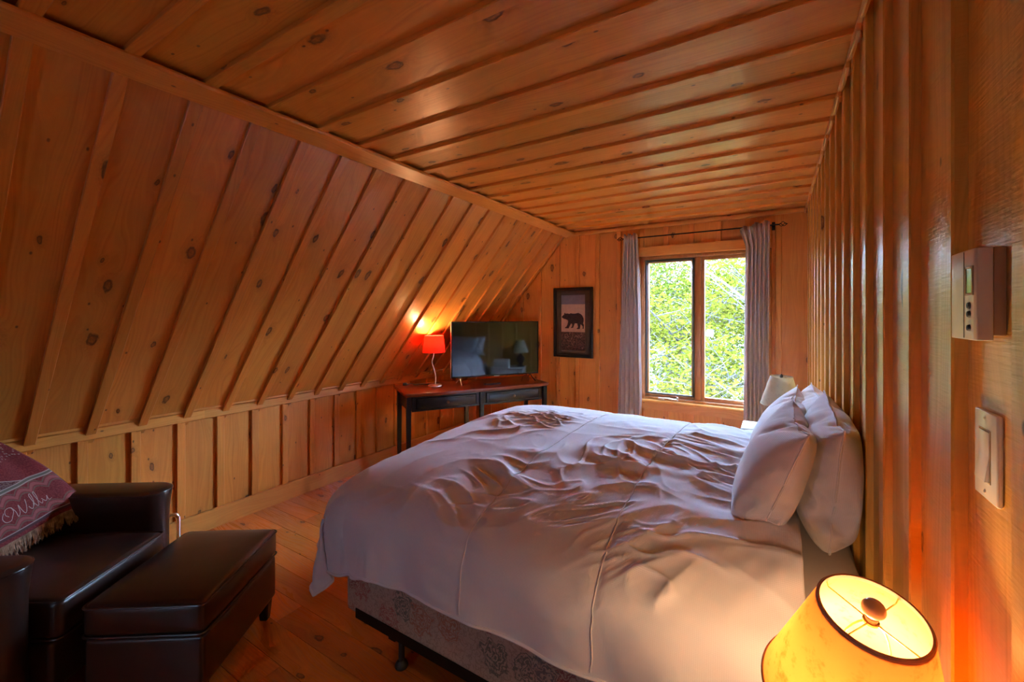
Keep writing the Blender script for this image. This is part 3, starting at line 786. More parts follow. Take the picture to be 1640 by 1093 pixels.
0,-1,0,0,1,0,-1,1,-2,1,-1,1,-1,0,0,0,5,3,0,-1,-3,-2,-2,-1,1,-1,0,1,1,-1,0,0,0,0,0,0,-1,0,0,0,0,1,0,0,1,-1,0,0,-1,1,0,1,1,-2,-2,2,0,0,0,2,
0,0,0,-2,1,-1,0,1,1,-2,-1,2,3,-9,-3,7,3,2,-2,-1,-1,1,-1,0,1,0,0,1,-1,0,0,0,-1,0,0,0,1,-1,1,0,-1,1,0,0,0,0,1,0,0,0,-1,0,1,-1,0,0,1,1,-1,1,
0,-1,-1,0,3,6,6,4,-4,12,8,-4,-5,-5,0,-1,-1,0,1,0,-2,1,0,0,1,0,-1,0,1,-1,0,0,0,1,-2,1,0,0,0,-1,0,1,0,0,0,0,0,0,0,0,1,-1,-1,1,2,-2,-1,4,4,4,
6,6,6,12,8,5,-4,-4,-2,1,-1,-1,-2,1,0,-1,0,0,1,-1,0,0,1,0,-1,0,0,0,0,0,1,0,0,-1,0,0,0,-1,1,0,0,0,0,0,0,0,0,0,0,0,-1,0,-1,-4,-3,-7,-4,-5,1,-1,
21,-9,-5,-3,0,0,-1,-4,1,1,-1,1,0,0,-1,1,0,-1,0,0,0,0,1,0,-1,0,0,1,0,0,0,-1,0,0,0,0,0,0,0,0,0,0,0,1,1,-2,-1,-1,0,-3,-2,3,-3,-4,-7,-12,-2,0,2,4,
3,2,-1,3,-3,-8,0,0,0,0,1,-1,1,0,0,0,-1,2,0,-1,0,0,0,-2,0,1,0,1,-1,0,-1,1,0,0,0,0,0,0,1,-1,-1,1,-1,0,-3,-1,0,4,3,0,-6,-2,8,1,1,-2,-4,-2,7,0,
-8,0,-1,-1,-1,2,0,1,0,1,0,0,0,-2,0,0,1,1,-1,-1,-1,0,1,0,0,0,0,-1,1,0,1,0,-1,0,0,0,-2,-1,-1,-2,2,-1,-4,-8,-2,7,7,-1,12,-2,-1,2,5,4,-12,-14,8,2,-1,-1,
0,-2,1,2,-2,-1,2,1,0,-2,-1,0,-1,1,0,-1,0,0,1,0,0,0,0,0,0,2,-2,0,0,1,-2,0,-3,-2,0,-2,-4,8,10,-2,-10,-12,-5,0,21,2,0,-5,-12,-15,-5,21,3,-4,-1,0,0,-1,-2,0,
0,-1,0,0,0,0,-1,1,-1,-1,0,1,1,1,-2,-1,1,0,-1,2,-1,-2,2,-1,1,-1,1,0,0,-9,-3,-2,1,-5,3,20,17,0,-8,-11,23,-18,-15,-4,1,0,24,4,-3,-2,-1,-1,-1,-2,-2,-3,0,2,-1,-2,
1,1,0,0,1,-2,1,0,0,-1,0,-1,0,0,1,0,0,-1,-1,0,0,0,0,1,3,-2,-18,0,-1,2,-2,-7,10,23,20,11,-26,7,13,0,-8,23,9,-5,0,3,-6,0,-1,0,-2,-5,-1,0,-1,0,0,0,1,-1,
0,0,0,0,0,-1,0,0,-1,1,0,-1,0,0,0,0,0,0,-1,-1,0,9,-5,-22,2,1,2,-1,-10,3,12,27,-3,7,-9,-11,22,11,-3,3,0,-9,3,1,-3,1,0,-6,-3,-1,0,0,0,0,0,0,0,0,-1,0,
0,0,0,1,0,0,-1,-1,-2,0,2,1,-2,-1,0,0,0,-3,20,-9,-26,0,1,6,0,-10,-1,1,8,-12,-11,14,13,4,2,3,-15,1,8,-5,2,-1,-1,-5,-4,0,-1,1,-1,0,0,0,0,0,0,-1,0,1,-1,1,
0,-1,2,-2,-2,1,1,1,-5,0,2,-1,-1,-4,1,27,-10,-28,-6,1,7,2,-8,-6,-20,8,4,18,10,0,2,-21,1,14,-2,-3,-1,0,1,-7,-4,0,0,0,0,0,0,0,-1,1,0,0,-1,0,1,0,0,0,-2,0,
1,0,0,-2,-1,-1,0,0,0,0,-9,12,26,-10,-25,-12,-2,0,1,-1,-15,-3,24,16,1,-1,-21,-7,19,4,-3,-2,-1,-1,0,-7,-1,-2,0,0,0,1,0,-1,0,-1,0,1,1,-1,0,0,0,-1,-1,-2,2,0,-3,0,
0,0,-2,1,1,2,-8,-3,21,20,-10,-20,-16,-1,-5,-7,-13,10,25,2,2,-17,-17,14,9,0,-6,5,-5,2,1,-20,9,0,1,-2,0,0,2,-3,0,0,1,0,0,0,0,0,1,-2,1,-3,0,1,0,0,-1,-3,0,-2,
2,4,-9,-2,2,34,4,-8,-19,-20,6,-6,424,42,44,45,42,42,36,35,27,25,27,32,19,12,17,3,0,-6,-10,-1,-2,-10,6,9,5,-1,-10,-2,2,5,-2,2,6,-3,-9,6,20,5,-12,-4,5,8,-7,-6,-13,-34,-34,-33,
-27,-29,-34,-41,-44,-43,-42,-43,-1,0,0,0,0,0,3,-1,3,4,2,-4,-4,-4,-6,3,4,0,2,2,-3,2,-3,-6,5,11,-2,-9,1,0,1,4,-5,-3,5,-2,-5,-5,2,4,0,-6,4,4,0,5,3,1,-3,-2,-2,0,
2,0,0,1,-1,2,-1,-2,1,1,1,0,-1,0,0,-9,-4,3,-4,5,-2,0,-4,2,0,3,4,-3,1,5,-1,-1,0,-3,2,-1,-2,-4,6,1,-7,-2,0,-3,0,0,-2,4,8,5,1,2,1,-1,-1,1,0,1,-1,-1,
1,-1,0,-1,0,2,-1,0,-1,-1,-7,-4,4,-5,5,1,-3,5,-4,1,1,4,0,-2,-1,-3,3,5,-1,-3,2,-2,-2,1,-4,-2,-5,4,4,-4,-3,1,2,-5,8,6,3,0,0,1,0,-1,0,0,0,0,0,0,-1,1,
1,-1,0,0,1,-5,-3,3,-7,5,1,-5,1,4,2,-4,3,2,0,-3,-2,-4,7,0,1,-2,4,-5,1,2,1,-2,-6,3,0,2,-3,-1,1,-5,-2,9,2,3,-1,-1,0,-1,1,0,0,-1,0,0,1,-1,-1,-2,1,1,
-1,0,1,-5,1,2,-2,-4,6,-1,5,2,0,0,-4,5,-7,-3,3,0,2,-1,2,-4,1,3,1,3,-3,-3,8,-4,-2,-3,-2,0,-12,10,2,2,2,-2,-2,1,-1,0,2,1,0,0,0,0,-1,0,-1,0,2,1,-2,-1,
3,-1,-3,-2,4,0,3,0,1,0,-1,5,-8,-3,2,3,0,-1,0,-2,1,5,-1,-4,5,-4,-1,5,-1,-3,-3,1,-1,-10,9,-2,3,-1,0,-1,0,0,-1,1,-2,0,0,0,0,0,1,1,-1,0,-2,3,0,2,-5,3,
1,-2,3,-1,1,0,0,0,0,-2,0,2,-3,3,-1,0,0,2,-2,0,1,2,-4,1,0,-1,-1,-2,5,-5,-1,2,-4,2,-1,0,0,1,-1,0,-1,-1,-1,0,1,0,0,0,1,-2,3,0,0,-2,1,4,-2,-3,4,1,
0,-2,1,-4,4,0,-1,1,-2,2,-1,1,0,-1,2,-1,-1,3,-3,0,0,0,0,-1,-4,5,-6,5,-2,-2,0,0,0,0,1,-1,-2,1,0,0,0,-1,0,0,0,2,-1,0,0,-2,3,0,-1,1,1,1,0,0,-1,-1,
1,0,0,0,0,0,0,0,0,-1,1,0,0,-3,5,-3,0,0,0,1,-1,0,-2,0,0,-1,1,-1,0,-1,0,0,-2,0,1,0,-1,1,0,1,0,-1,1,0,0,-1,2,-1,-3,3,0,1,0,0,-1,0,2,1,-3,3,
-1,-1,1,-1,0,-1,0,0,2,-3,3,-2,0,-1,0,1,0,-3,5,-6,2,-1,0,1,0,-1,0,1,-1,0,-1,0,1,1,0,-2,-1,2,2,-1,0,1,1,-2,-1,1,1,-1,0,1,1,-1,1,-1,0,0,1,-1,0,0,
0,0,0,1,-2,2,-2,1,0,-1,0,-1,1,-3,4,-1,-2,1,-2,0,0,1,0,0,-1,0,0,0,1,0,1,-3,2,0,-2,1,1,1,1,-3,0,2,0,-1,-1,2,1,-2,1,-1,1,-1,0,1,-2,2,1,-1,-1,0,
0,2,-4,2,2,-2,0,0,0,-1,0,1,-2,-1,2,-1,0,0,0,0,-1,-1,0,1,0,0,-3,2,1,-1,1,1,-1,1,-2,2,0,0,0,0,0,0,-1,3,-1,0,0,1,-1,-1,-1,2,0,0,0,-1,-1,0,1,0,
0,0,0,-1,0,0,-4,4,-1,1,1,-1,-1,-1,0,1,-1,-1,1,-1,-2,1,0,2,0,2,0,0,-1,-2,-2,3,0,0,1,0,0,-1,-1,5,-5,1,1,-1,0,2,-2,2,-1,0,2,-2,1,-4,1,2,-2,2,-1,1,
0,-1,-1,-1,2,0,-2,2,-1,1,0,-2,-2,1,-1,1,-1,-2,3,1,0,0,-1,0,1,-1,1,0,1,0,1,-1,-1,1,-1,1,-1,0,0,-1,1,0,-2,2,1,-2,2,-2,0,1,-1,0,1,1,-1,-1,-1,2,2,-4,
1,0,0,-1,2,-1,-2,0,-3,2,0,-1,2,0,0,0,-1,-2,2,0,0,2,-1,0,2,-3,-1,1,1,0,4,-5,1,0,0,0,0,0,-1,0,3,-1,-3,2,1,-1,1,-1,-2,0,2,0,1,-1,4,-3,-2,0,-1,1,
1,-1,-1,0,-1,-1,1,0,0,1,-1,1,-1,2,0,-1,0,0,2,-2,1,-1,-1,0,1,-1,2,-3,2,0,0,0,0,1,0,-1,-4,8,-4,1,0,-1,1,0,-1,-1,1,0,1,3,-4,-1,0,-1,0,0,-1,2,1,-1,
0,-1,0,0,0,0,0,-1,3,3,-4,0,1,-2,1,1,0,-1,1,-1,0,0,-3,1,2,0,2,3,-5,0,0,0,0,-4,6,-2,-2,2,0,0,0,1,0,0,-2,0,-6,5,1,0,1,-1,-1,0,1,1,-1,0,-1,1,
0,0,1,1,3,-6,2,0,0,2,-4,1,-1,2,2,-1,-1,0,-2,3,4,-4,-2,1,0,-1,1,0,2,-1,-4,4,-1,0,-1,1,-1,1,3,-4,0,-3,2,1,1,1,-2,0,0,0,0,1,-1,0,0,0,2,-1,-1,0,
-1,3,2,3,-1,-2,-2,-2,-1,2,0,-1,1,0,0,1,-4,2,1,-3,3,0,-1,1,-1,1,2,-3,1,0,0,-1,1,-1,0,1,-1,0,1,-1,0,-1,1,0,0,0,1,-1,-1,0,0,1,0,-1,1,-1,-1,0,-2,-1,
-1,1,4,1,-1,1,-2,2,0,0,0,-2,0,2,-1,-1,2,0,0,0,-1,0,-1,2,1,0,-1,-1,1,0,-3,2,1,0,1,-1,-1,1,-1,0,1,-1,0,1,-2,1,0,-1,0,1,0,0,0,0,0,-1,2,1,0,0,
-1,0,-1,1,0,0,0,0,0,0,0,0,0,0,0,0,0,-1,1,1,-1,0,-1,1,0,0,-1,1,-1,1,-1,0,0,-1,1,0,0,1,-1,-1,-1,0,0,-1,-1,1,1,1,-2,0,2,1,0,-1,0,0,0,0,0,0,
0,0,0,0,0,1,-1,0,0,0,0,0,0,0,-1,0,0,0,1,0,0,0,0,0,0,0,-2,1,0,-1,0,1,0,0,0,-2,-1,0,0,1,0,0,-1,0,1,0,0,-1,1,0,-1,3,-2,0,0,0,0,0,0,-1,
1,1,0,-1,0,0,0,0,-1,1,0,-1,1,0,0,0,0,0,0,0,0,-2,2,-1,-1,1,0,0,0,0,0,-2,0,-1,0,1,-1,1,0,0,-1,1,-1,0,-1,0,2,-3,3,0,0,1,-1,0,0,0,-1,-1,1,1,
-1,0,0,0,1,0,0,0,0,-1,0,1,0,0,1,0,-1,1,-2,0,1,-1,-1,0,-1,0,2,4,1,-1,-1,-1,0,1,1,-1,0,0,1,1,-1,0,-1,1,0,3,-3,-1,1,0,0,0,0,-1,2,-2,1,0,0,0,
0,0,0,1,-1,0,1,-1,2,0,-3,0,0,0,1,0,-1,0,0,0,0,0,-1,1,-2,2,1,0,0,-2,-1,1,1,-1,0,0,1,0,0,0,-1,-1,2,-1,1,0,-1,0,0,1,-2,1,1,-1,0,0,0,0,1,-1,
0,1,0,0,-2,1,2,-2,1,0,0,0,-1,0,1,0,0,0,-1,0,-2,1,1,0,0,0,0,-1,0,1,0,0,0,2,0,-2,0,-2,1,1,-1,0,1,0,0,-1,0,1,-1,1,0,0,0,-1,0,0,1,0,-1,0,
2,0,-1,0,1,-1,3,-3,-1,1,-1,0,0,-1,0,-1,0,0,0,0,-1,0,0,0,0,0,0,0,2,-2,-1,2,0,0,0,0,0,0,-1,2,-2,0,1,1,0,-2,0,0,0,0,0,1,-1,1,0,0,-1,-2,1,2,
-1,4,-4,0,1,-1,0,-1,0,1,0,0,1,-1,-1,0,0,0,-1,1,1,0,0,0,-2,0,2,-1,0,0,0,-1,1,1,-2,0,0,0,-1,0,0,1,0,0,1,0,0,-1,1,2,-1,0,-1,1,-1,0,1,-2,-1,1,
1,0,0,0,-1,0,1,1,0,-1,0,0,0,-1,2,-1,0,0,1,1,-1,0,-1,0,1,-1,-1,1,-1,0,0,-2,2,0,2,-1,-1,0,0,2,2,-2,-2,1,0,0,1,-1,0,0,1,0,-2,-1,1,2,0,-1,0,0,
0,0,0,-1,-2,0,1,-1,1,1,-2,1,0,0,-1,0,1,0,2,-1,-1,0,0,-1,0,-2,2,0,0,0,-1,-1,1,1,0,-1,-2,1,3,-1,0,-2,1,2,0,0,0,0,0,0,0,1,0,-1,0,1,0,0,-1,0,
0,0,-1,1,-1,-1,2,-1,0,0,0,-1,1,0,-2,0,1,-1,0,0,0,0,0,0,0,0,-1,1,0,0,0,-1,-1,4,-3,2,0,-1,2,-1,0,0,1,0,1,-1,0,-1,0,0,1,-1,1,-1,1,1,0,1,0,-1,
0,0,-2,1,-1,0,1,0,-1,0,-1,1,-1,0,0,0,0,0,1,0,-1,0,0,0,0,0,-1,0,1,-2,2,0,-1,1,0,3,-1,-1,0,0,0,0,0,0,-1,1,0,0,0,1,-1,0,-4,0,1,0,0,-1,1,-1,
1,1,0,0,0,-1,1,-1,0,0,-1,0,-1,0,-1,0,1,0,0,0,0,0,1,0,-1,0,0,-1,2,0,0,-2,2,1,0,0,1,-1,1,-1,1,1,-1,1,0,-1,0,-1,-7,0,2,-2,0,1,0,1,1,1,0,-1,
0,0,-1,1,-1,0,0,0,0,0,0,0,0,0,0,0,0,0,1,-1,0,-1,0,0,0,1,-2,1,1,1,1,0,-1,1,-1,1,0,0,1,0,1,1,1,0,-7,-1,-3,2,0,0,0,2,1,1,1,0,-1,0,0,-2,
1,-1,1,-1,0,0,0,0,0,0,0,0,1,0,-1,0,1,1,-1,0,0,-1,1,0,1,0,0,1,0,-1,3,-4,-1,3,0,1,1,2,1,5,-5,-2,-1,0,-1,0,0,1,1,1,-1,1,0,-1,0,0,-1,1,-2,1,
2,-1,0,0,0,0,0,0,-2,0,0,2,0,-1,0,1,-1,0,0,1,-1,1,0,1,0,0,-2,1,-3,-3,2,0,-2,0,1,-2,-12,2,1,0,1,-1,1,1,-1,0,1,-2,0,1,-1,0,-1,0,1,0,-2,1,0,0,
1,2,-1,-2,1,0,0,-1,-1,1,0,-1,1,0,1,-1,1,0,0,0,0,0,-2,0,1,-1,-1,-2,1,0,0,-2,-10,0,1,0,-1,2,0,-3,1,0,-3,2,0,0,-1,0,0,0,0,1,0,0,0,0,-2,-1,1,1,
0,0,0,0,0,0,0,0,0,1,-1,1,0,0,0,-1,0,0,-1,1,0,1,-1,1,1,-1,-1,1,-9,0,-1,-1,1,2,-2,0,-3,-6,2,1,0,0,2,1,0,0,-1,-1,0,0,0,0,1,-1,1,1,0,-1,-1,0,
0,0,0,0,0,0,1,-1,1,0,0,2,-2,0,-1,-2,3,2,0,0,0,1,0,-1,-10,0,-1,1,0,-3,-1,-5,-7,3,3,-1,1,1,0,2,3,-3,-1,0,2,-2,0,0,0,2,-1,1,0,-1,-1,0,0,0,0,0,
0,1,0,-1,-2,1,1,3,-2,-2,-1,0,-1,2,5,2,1,-1,0,-2,-9,0,0,-2,-2,-4,-6,-7,1,0,1,2,1,1,1,-1,2,-2,1,0,1,0,-1,1,0,0,2,-4,-1,1,2,0,0,0,-1,1,0,-1,0,2,
-2,-1,1,-2,6,-4,-1,0,0,0,3,4,3,2,0,2,-8,-3,-3,-2,-4,-6,-6,1,1,0,-1,1,1,1,1,-2,-2,3,0,-1,-2,3,1,-1,1,-2,-2,2,1,0,1,1,-2,-1,1,1,0,-2,-1,0,1,0,-1,-1,
1,8,-3,-1,1,0,-1,1,2,5,5,4,-16,-2,-1,-3,-5,-3,-1,1,0,-1,0,-3,0,0,2,4,-6,0,1,0,-1,0,1,1,-2,0,0,0,0,1,1,0,0,-2,1,-2,0,0,0,0,1,-1,0,0,1,3,5,0,
0,0,-1,0,1,0,2,6,-22,3,-4,-5,-1,-2,1,0,-2,0,-4,-2,1,0,0,1,-1,0,-1,0,0,0,0,0,1,-1,-1,0,2,-1,-2,0,2,0,0,-1,-2,2,1,1,0,-1,0,0,1,1,7,3,0,-1,1,1,
0,-2,-4,3,-19,-5,-5,0,-2,0,0,-1,2,-4,-3,1,-3,-1,0,1,0,0,-1,1,0,-1,-1,0,0,1,-1,0,-1,2,0,-1,0,1,0,1,-1,0,1,0,-1,1,-2,1,3,0,1,8,2,2,0,-1,-1,-1,0,-6,
-23,-6,0,-2,-1,0,-1,1,-2,-3,-1,0,-2,1,0,0,-1,-1,1,-1,0,0,1,0,0,-1,1,0,-1,0,0,-1,0,1,0,0,1,-1,0,0,1,0,0,0,0,2,1,3,7,2,1,1,-1,1,2,-2,-29,0,-1,-3,
0,1,2,0,-5,-2,1,-2,-1,-1,1,0,-1,-2,0,1,1,0,-1,0,1,0,0,0,-1,0,-1,0,1,1,-1,-1,1,0,-1,1,1,0,0,0,-1,2,1,1,6,4,2,1,0,1,1,1,-30,-1,-2,2,0,0,2,-2,
-6,0,-1,0,-1,0,0,1,-2,0,0,0,-1,1,-1,0,0,0,0,0,0,0,0,1,0,-1,1,0,-1,0,0,0,1,-1,1,0,0,3,-1,1,2,8,0,1,2,0,0,0]
PILLOWS = [
137,-2,19,-18,13,-12,20,-18,24,-23,21,-20,22,-23,27,-24,27,-25,24,-21,20,-24,23,-25,25,-25,25,-26,26,-26,25,-26,25,-25,23,-24,23,-23,21,-21,18,-17,17,-17,1,0,-6,24,11,-7,15,2,4,4,5,-1,-1,0,-1,-1,
-1,-1,-2,-3,-3,-3,-3,-12,-20,-6,24,22,-1,15,6,5,4,2,2,-1,-2,-2,-2,-3,-3,-3,-3,-4,-4,-8,-16,-21,-7,24,22,19,9,4,2,0,0,0,0,0,0,-1,-2,-3,-3,-4,-4,-6,-9,-17,-23,-9,25,22,20,10,
4,0,0,0,0,0,0,0,0,0,-2,-3,-3,-4,-6,-9,-20,-24,-10,26,22,19,11,3,0,0,0,0,0,0,0,0,0,0,-2,-2,-4,-6,-10,-21,-25,-10,25,23,19,11,2,0,0,0,0,0,0,0,0,0,0,0,-2,-3,
-5,-11,-22,-26,-11,26,23,18,11,2,0,0,0,0,0,0,0,0,0,0,0,0,-2,-5,-13,-23,-26,-12,27,23,18,11,2,0,0,0,0,0,0,0,0,0,0,0,0,-1,-4,-14,-23,-27,-12,26,24,18,11,2,0,0,0,0,
0,0,0,0,0,0,0,0,0,-4,-16,-22,-27,-13,27,23,19,11,2,0,0,0,0,0,0,0,0,0,0,0,0,0,-3,-18,-22,-25,-14,27,23,19,11,2,0,0,0,0,0,0,0,0,0,0,0,0,0,-2,-21,-22,-24,-13,
27,23,19,11,2,0,0,0,0,0,0,0,0,0,0,0,0,0,-3,-18,-21,-26,-13,26,23,18,12,2,0,0,0,0,0,0,0,0,0,0,0,0,0,-3,-17,-21,-26,-14,26,23,18,12,2,0,0,0,0,0,0,0,0,0,
0,0,0,0,-3,-16,-21,-26,-16,27,22,19,12,2,0,0,0,0,0,0,0,0,0,0,0,0,0,-3,-15,-20,-27,-17,27,22,19,11,3,0,0,0,0,0,0,0,0,0,0,0,0,0,-3,-15,-19,-27,-18,27,22,19,11,3,
0,0,0,0,0,0,0,0,0,0,0,0,0,-3,-15,-20,-25,-19,27,22,18,11,4,0,0,0,0,0,0,0,0,0,0,0,0,0,-4,-15,-20,-26,-17,26,23,18,11,4,0,0,0,0,0,0,0,0,0,0,0,0,0,-4,
-18,-20,-25,-15,26,21,20,10,4,1,0,0,0,0,0,0,0,0,0,0,0,0,-5,-21,-20,-22,-15,26,22,18,10,5,2,0,0,0,0,0,0,0,0,0,0,0,-2,-6,-17,-20,-24,-15,26,22,18,9,6,3,0,0,0,0,
0,0,0,0,0,0,0,-4,-7,-15,-19,-23,-16,26,22,16,9,6,4,1,0,0,0,0,0,0,0,0,0,-2,-5,-7,-13,-17,-24,-16,26,21,16,8,6,4,3,0,0,0,0,0,0,0,0,-2,-3,-5,-7,-12,-16,-22,-17,25,
22,14,8,5,5,3,2,0,0,0,0,0,-1,-1,-3,-4,-5,-7,-10,-14,-22,-17,24,22,12,6,5,5,4,3,2,1,0,-1,-1,-1,-3,-3,-4,-6,-6,-9,-13,-21,-17,24,22,4,5,5,2,3,0,-3,6,3,2,0,1,-3,
-3,-4,-5,-5,-6,-12,-20,-16,23,1,5,5,3,4,1,2,2,1,2,1,2,-1,-1,-2,-2,-2,-3,-4,-4,-17,-17,1,1,5,3,3,3,1,2,2,2,2,4,-1,-1,1,-4,-2,-1,-2,-1,-1,-1,-33,2,3,-2,2,1,1,
2,2,1,-6,0,-2,1,1,-1,1,0,1,2,3,-12,-17,-1,0,1,2,5,-1,0,0,0,-5,2,4,-4,1,1,2,3,3,15,-12,-20,-9,-6,-3,5,5,9,-8,-4,-2,-2,8,2,-4,1,3,4,4,10,18,-12,-20,-14,-8,
-6,0,3,8,2,-4,-8,-1,3,5,-3,4,5,5,9,12,21,-14,-20,-15,-12,-8,-4,-2,5,5,-1,-8,0,2,2,7,4,5,8,9,15,19,-11,-21,-15,-13,-10,-7,-5,-2,1,0,1,9,-3,4,5,6,6,8,11,15,20,-10,
-21,-16,-13,-10,-8,-5,-3,0,-1,1,7,-1,5,5,6,8,8,11,15,22,-11,-20,-17,-13,-10,-7,-5,-4,-1,-1,0,2,4,5,6,6,8,9,11,15,22,-10,-21,-16,-13,-10,-7,-5,-4,-2,-1,1,2,3,5,5,6,8,10,12,
16,22,-11,-21,-16,-13,-10,-7,-5,-4,-2,-1,0,2,3,4,5,7,8,11,13,17,21,-12,-21,-16,-13,-9,-8,-5,-4,-2,-1,0,2,3,4,4,7,8,12,14,19,20,-14,-21,-16,-13,-9,-8,-5,-4,-2,-1,0,2,2,4,4,7,
9,12,16,21,20,-18,-21,-16,-13,-9,-8,-5,-4,-2,-1,0,1,3,3,4,7,9,14,17,19,19,-17,-21,-17,-12,-10,-7,-5,-4,-2,-1,0,2,2,3,4,5,12,16,20,18,16,-19,-21,-17,-13,-9,-7,-5,-3,-2,-1,0,1,2,
3,3,6,13,19,13,20,19,-22,-21,-17,-12,-10,-6,-5,-3,-2,-1,0,1,2,3,3,6,16,12,15,18,19,-19,-20,-17,-13,-9,-6,-4,-4,-2,0,0,1,2,3,4,8,7,14,16,17,19,-16,-20,-15,-15,-9,-5,-5,-3,-2,-1,
1,1,3,3,4,6,9,12,15,17,20,-15,-19,-20,-12,-8,-6,-4,-3,-2,-1,1,1,3,4,4,6,8,11,15,18,20,-14,-22,-18,-12,-8,-6,-4,-3,-2,-1,1,2,3,4,4,6,8,9,18,17,22,-20,-21,-17,-11,-8,-6,-4,
-3,-3,0,1,2,4,4,5,5,8,9,15,21,17,-18,-21,-16,-11,-8,-5,-5,-3,-2,-1,1,3,4,5,5,5,8,9,13,17,20,-18,-21,-15,-11,-7,-5,-1,-5,-3,-2,0,6,3,5,5,6,7,9,12,16,19,-19,-20,-14,-10,
-6,1,-5,-3,-1,3,4,-6,3,4,5,5,7,8,10,15,18,-18,-20,-13,-7,-3,2,-4,-1,3,7,0,-7,-1,2,4,4,5,7,9,13,17,-18,-18,-11,-1,1,-5,0,3,5,9,-3,-7,-3,-1,4,3,3,5,8,11,16,-18,
-18,-1,3,-6,-1,2,4,6,10,-5,-7,1,1,-3,1,2,3,4,9,14,-19,-12,9,-5,-2,2,2,5,7,10,-7,-3,3,1,-5,-1,1,0,2,3,11,-20,2,3,3,3,3,1,3,5,9,-8,1,0,5,-5,-2,-1,0,-1,
0,2,-59,0,23,-22,24,-21,29,-22,29,-22,29,-22,28,-19,26,-24,23,-22,23,-25,23,-21,25,-24,27,-25,26,-23,23,-24,25,-25,24,-23,22,-21,23,-22,22,-20,20,-19,17,-16,1,1,-51,24,22,7,7,8,5,4,4,1,-2,3,
2,1,0,0,0,0,-2,-2,-4,-11,-18,-49,24,23,15,8,8,7,6,6,4,1,2,-2,-1,-1,-1,-1,-2,-3,-4,-7,-13,-20,-49,25,22,17,11,8,7,5,4,3,1,1,1,0,0,0,-1,-2,-3,-5,-9,-14,-23,-48,25,23,
17,12,10,4,3,3,1,2,1,1,2,1,1,0,-4,1,-6,-9,-16,-24,-48,26,22,19,12,9,-3,5,1,1,1,1,1,2,3,1,-1,6,-1,-5,-9,-18,-25,-48,26,23,18,13,8,-1,-6,0,1,1,1,3,3,1,2,8,
5,0,-3,-10,-19,-26,-48,26,23,19,13,6,0,-6,-3,0,0,0,2,2,4,5,6,6,4,-3,-9,-22,-26,-47,26,23,19,13,6,-1,-5,-4,-2,0,0,1,2,5,5,5,7,7,-2,-11,-24,-25,-45,26,24,19,12,6,-1,-5,
-4,-3,-1,-1,0,3,6,5,5,7,7,0,-15,-21,-26,-43,26,23,19,13,6,-1,-5,-4,-3,-2,0,1,-1,7,5,5,7,8,0,-17,-20,-25,-43,27,23,19,13,6,-1,-5,-4,-3,-2,0,1,2,-2,9,5,7,8,1,-20,-20,
-22,-42,26,23,20,13,6,0,-6,-4,-3,-2,0,1,2,3,-4,11,8,7,1,-17,-19,-26,-40,26,23,20,13,6,0,-6,-4,-3,-2,0,0,2,3,3,-4,4,8,12,-16,-20,-25,-40,26,23,20,13,6,0,-5,-5,-3,-2,0,0,
0,5,3,2,-1,15,-4,-20,-11,-24,-39,27,23,20,13,6,0,-5,-5,-3,-1,-1,1,1,0,6,-4,13,10,-15,-7,-22,-18,-39,27,23,20,13,6,0,-5,-5,-2,-2,-1,1,1,2,-2,2,12,4,5,-14,-21,-25,-40,27,23,21,
13,6,0,-5,-4,-3,-1,-1,0,2,-1,6,3,3,11,-1,-14,-20,-27,-38,25,24,22,12,6,1,-5,-4,-2,-2,0,0,-1,5,3,3,4,10,-3,-13,-21,-26,-38,25,24,20,12,7,2,-4,-4,-3,-1,-1,0,2,3,3,4,7,
5,-4,-13,-22,-25,-39,27,23,19,13,7,2,-2,-4,-3,-2,0,1,2,2,4,4,6,3,-5,-12,-21,-25,-40,27,23,19,12,7,4,-2,-4,-2,-2,0,1,2,3,4,4,5,0,-5,-12,-19,-26,-40,27,23,18,12,7,5,0,-3,
-3,-2,0,1,2,4,4,4,2,-2,-5,-10,-19,-25,-41,26,23,18,12,7,5,2,-2,-3,-2,-1,2,3,4,4,2,0,-2,-6,-9,-17,-25,-41,25,23,17,11,8,5,3,1,-2,-3,-1,1,4,4,2,0,-1,-3,-5,-9,-15,-25,
-41,25,22,17,10,8,4,3,3,2,0,-1,-2,4,2,0,-1,-2,-3,-5,-8,-13,-25,-40,24,22,13,12,2,4,3,4,3,4,2,1,1,-1,-1,-2,-3,-3,-4,-7,-12,-23,-40,23,20,-1,15,3,3,3,2,2,2,2,-1,1,
2,1,0,0,-2,-2,-4,-10,-20,-39,13,11,8,4,3,2,2,3,3,2,1,2,-1,1,1,2,0,1,-1,0,-2,-16,-36,-9,11,5,2,3,2,2,3,4,1,1,2,1,0,0,1,1,1,1,1,1,1,-49,6,5,8,10,
4,2,-1,-2,1,2,1,2,3,0,2,4,0,2,2,3,-56,-6,14,-5,7,5,0,-1,-1,2,5,-2,1,2,2,3,5,1,3,5,13,-54,-16,6,9,-7,3,2,7,-6,0,4,0,1,2,3,3,3,5,6,11,16,-52,-21,
-5,4,4,-4,8,1,-6,1,1,2,4,4,4,2,5,5,9,14,18,-51,-21,-14,-3,0,1,8,-3,-1,2,3,3,4,4,4,4,6,7,10,15,19,-49,-21,-14,-9,-3,-3,2,2,3,7,0,4,4,4,4,5,7,8,11,16,
20,-48,-21,-14,-9,-6,-2,-1,2,2,4,3,4,4,5,5,5,7,8,12,17,21,-46,-21,-15,-10,-5,-3,-1,0,2,3,3,4,4,5,4,6,7,10,12,18,23,-45,-22,-15,-11,-6,-3,-2,1,1,2,3,4,4,4,5,6,7,
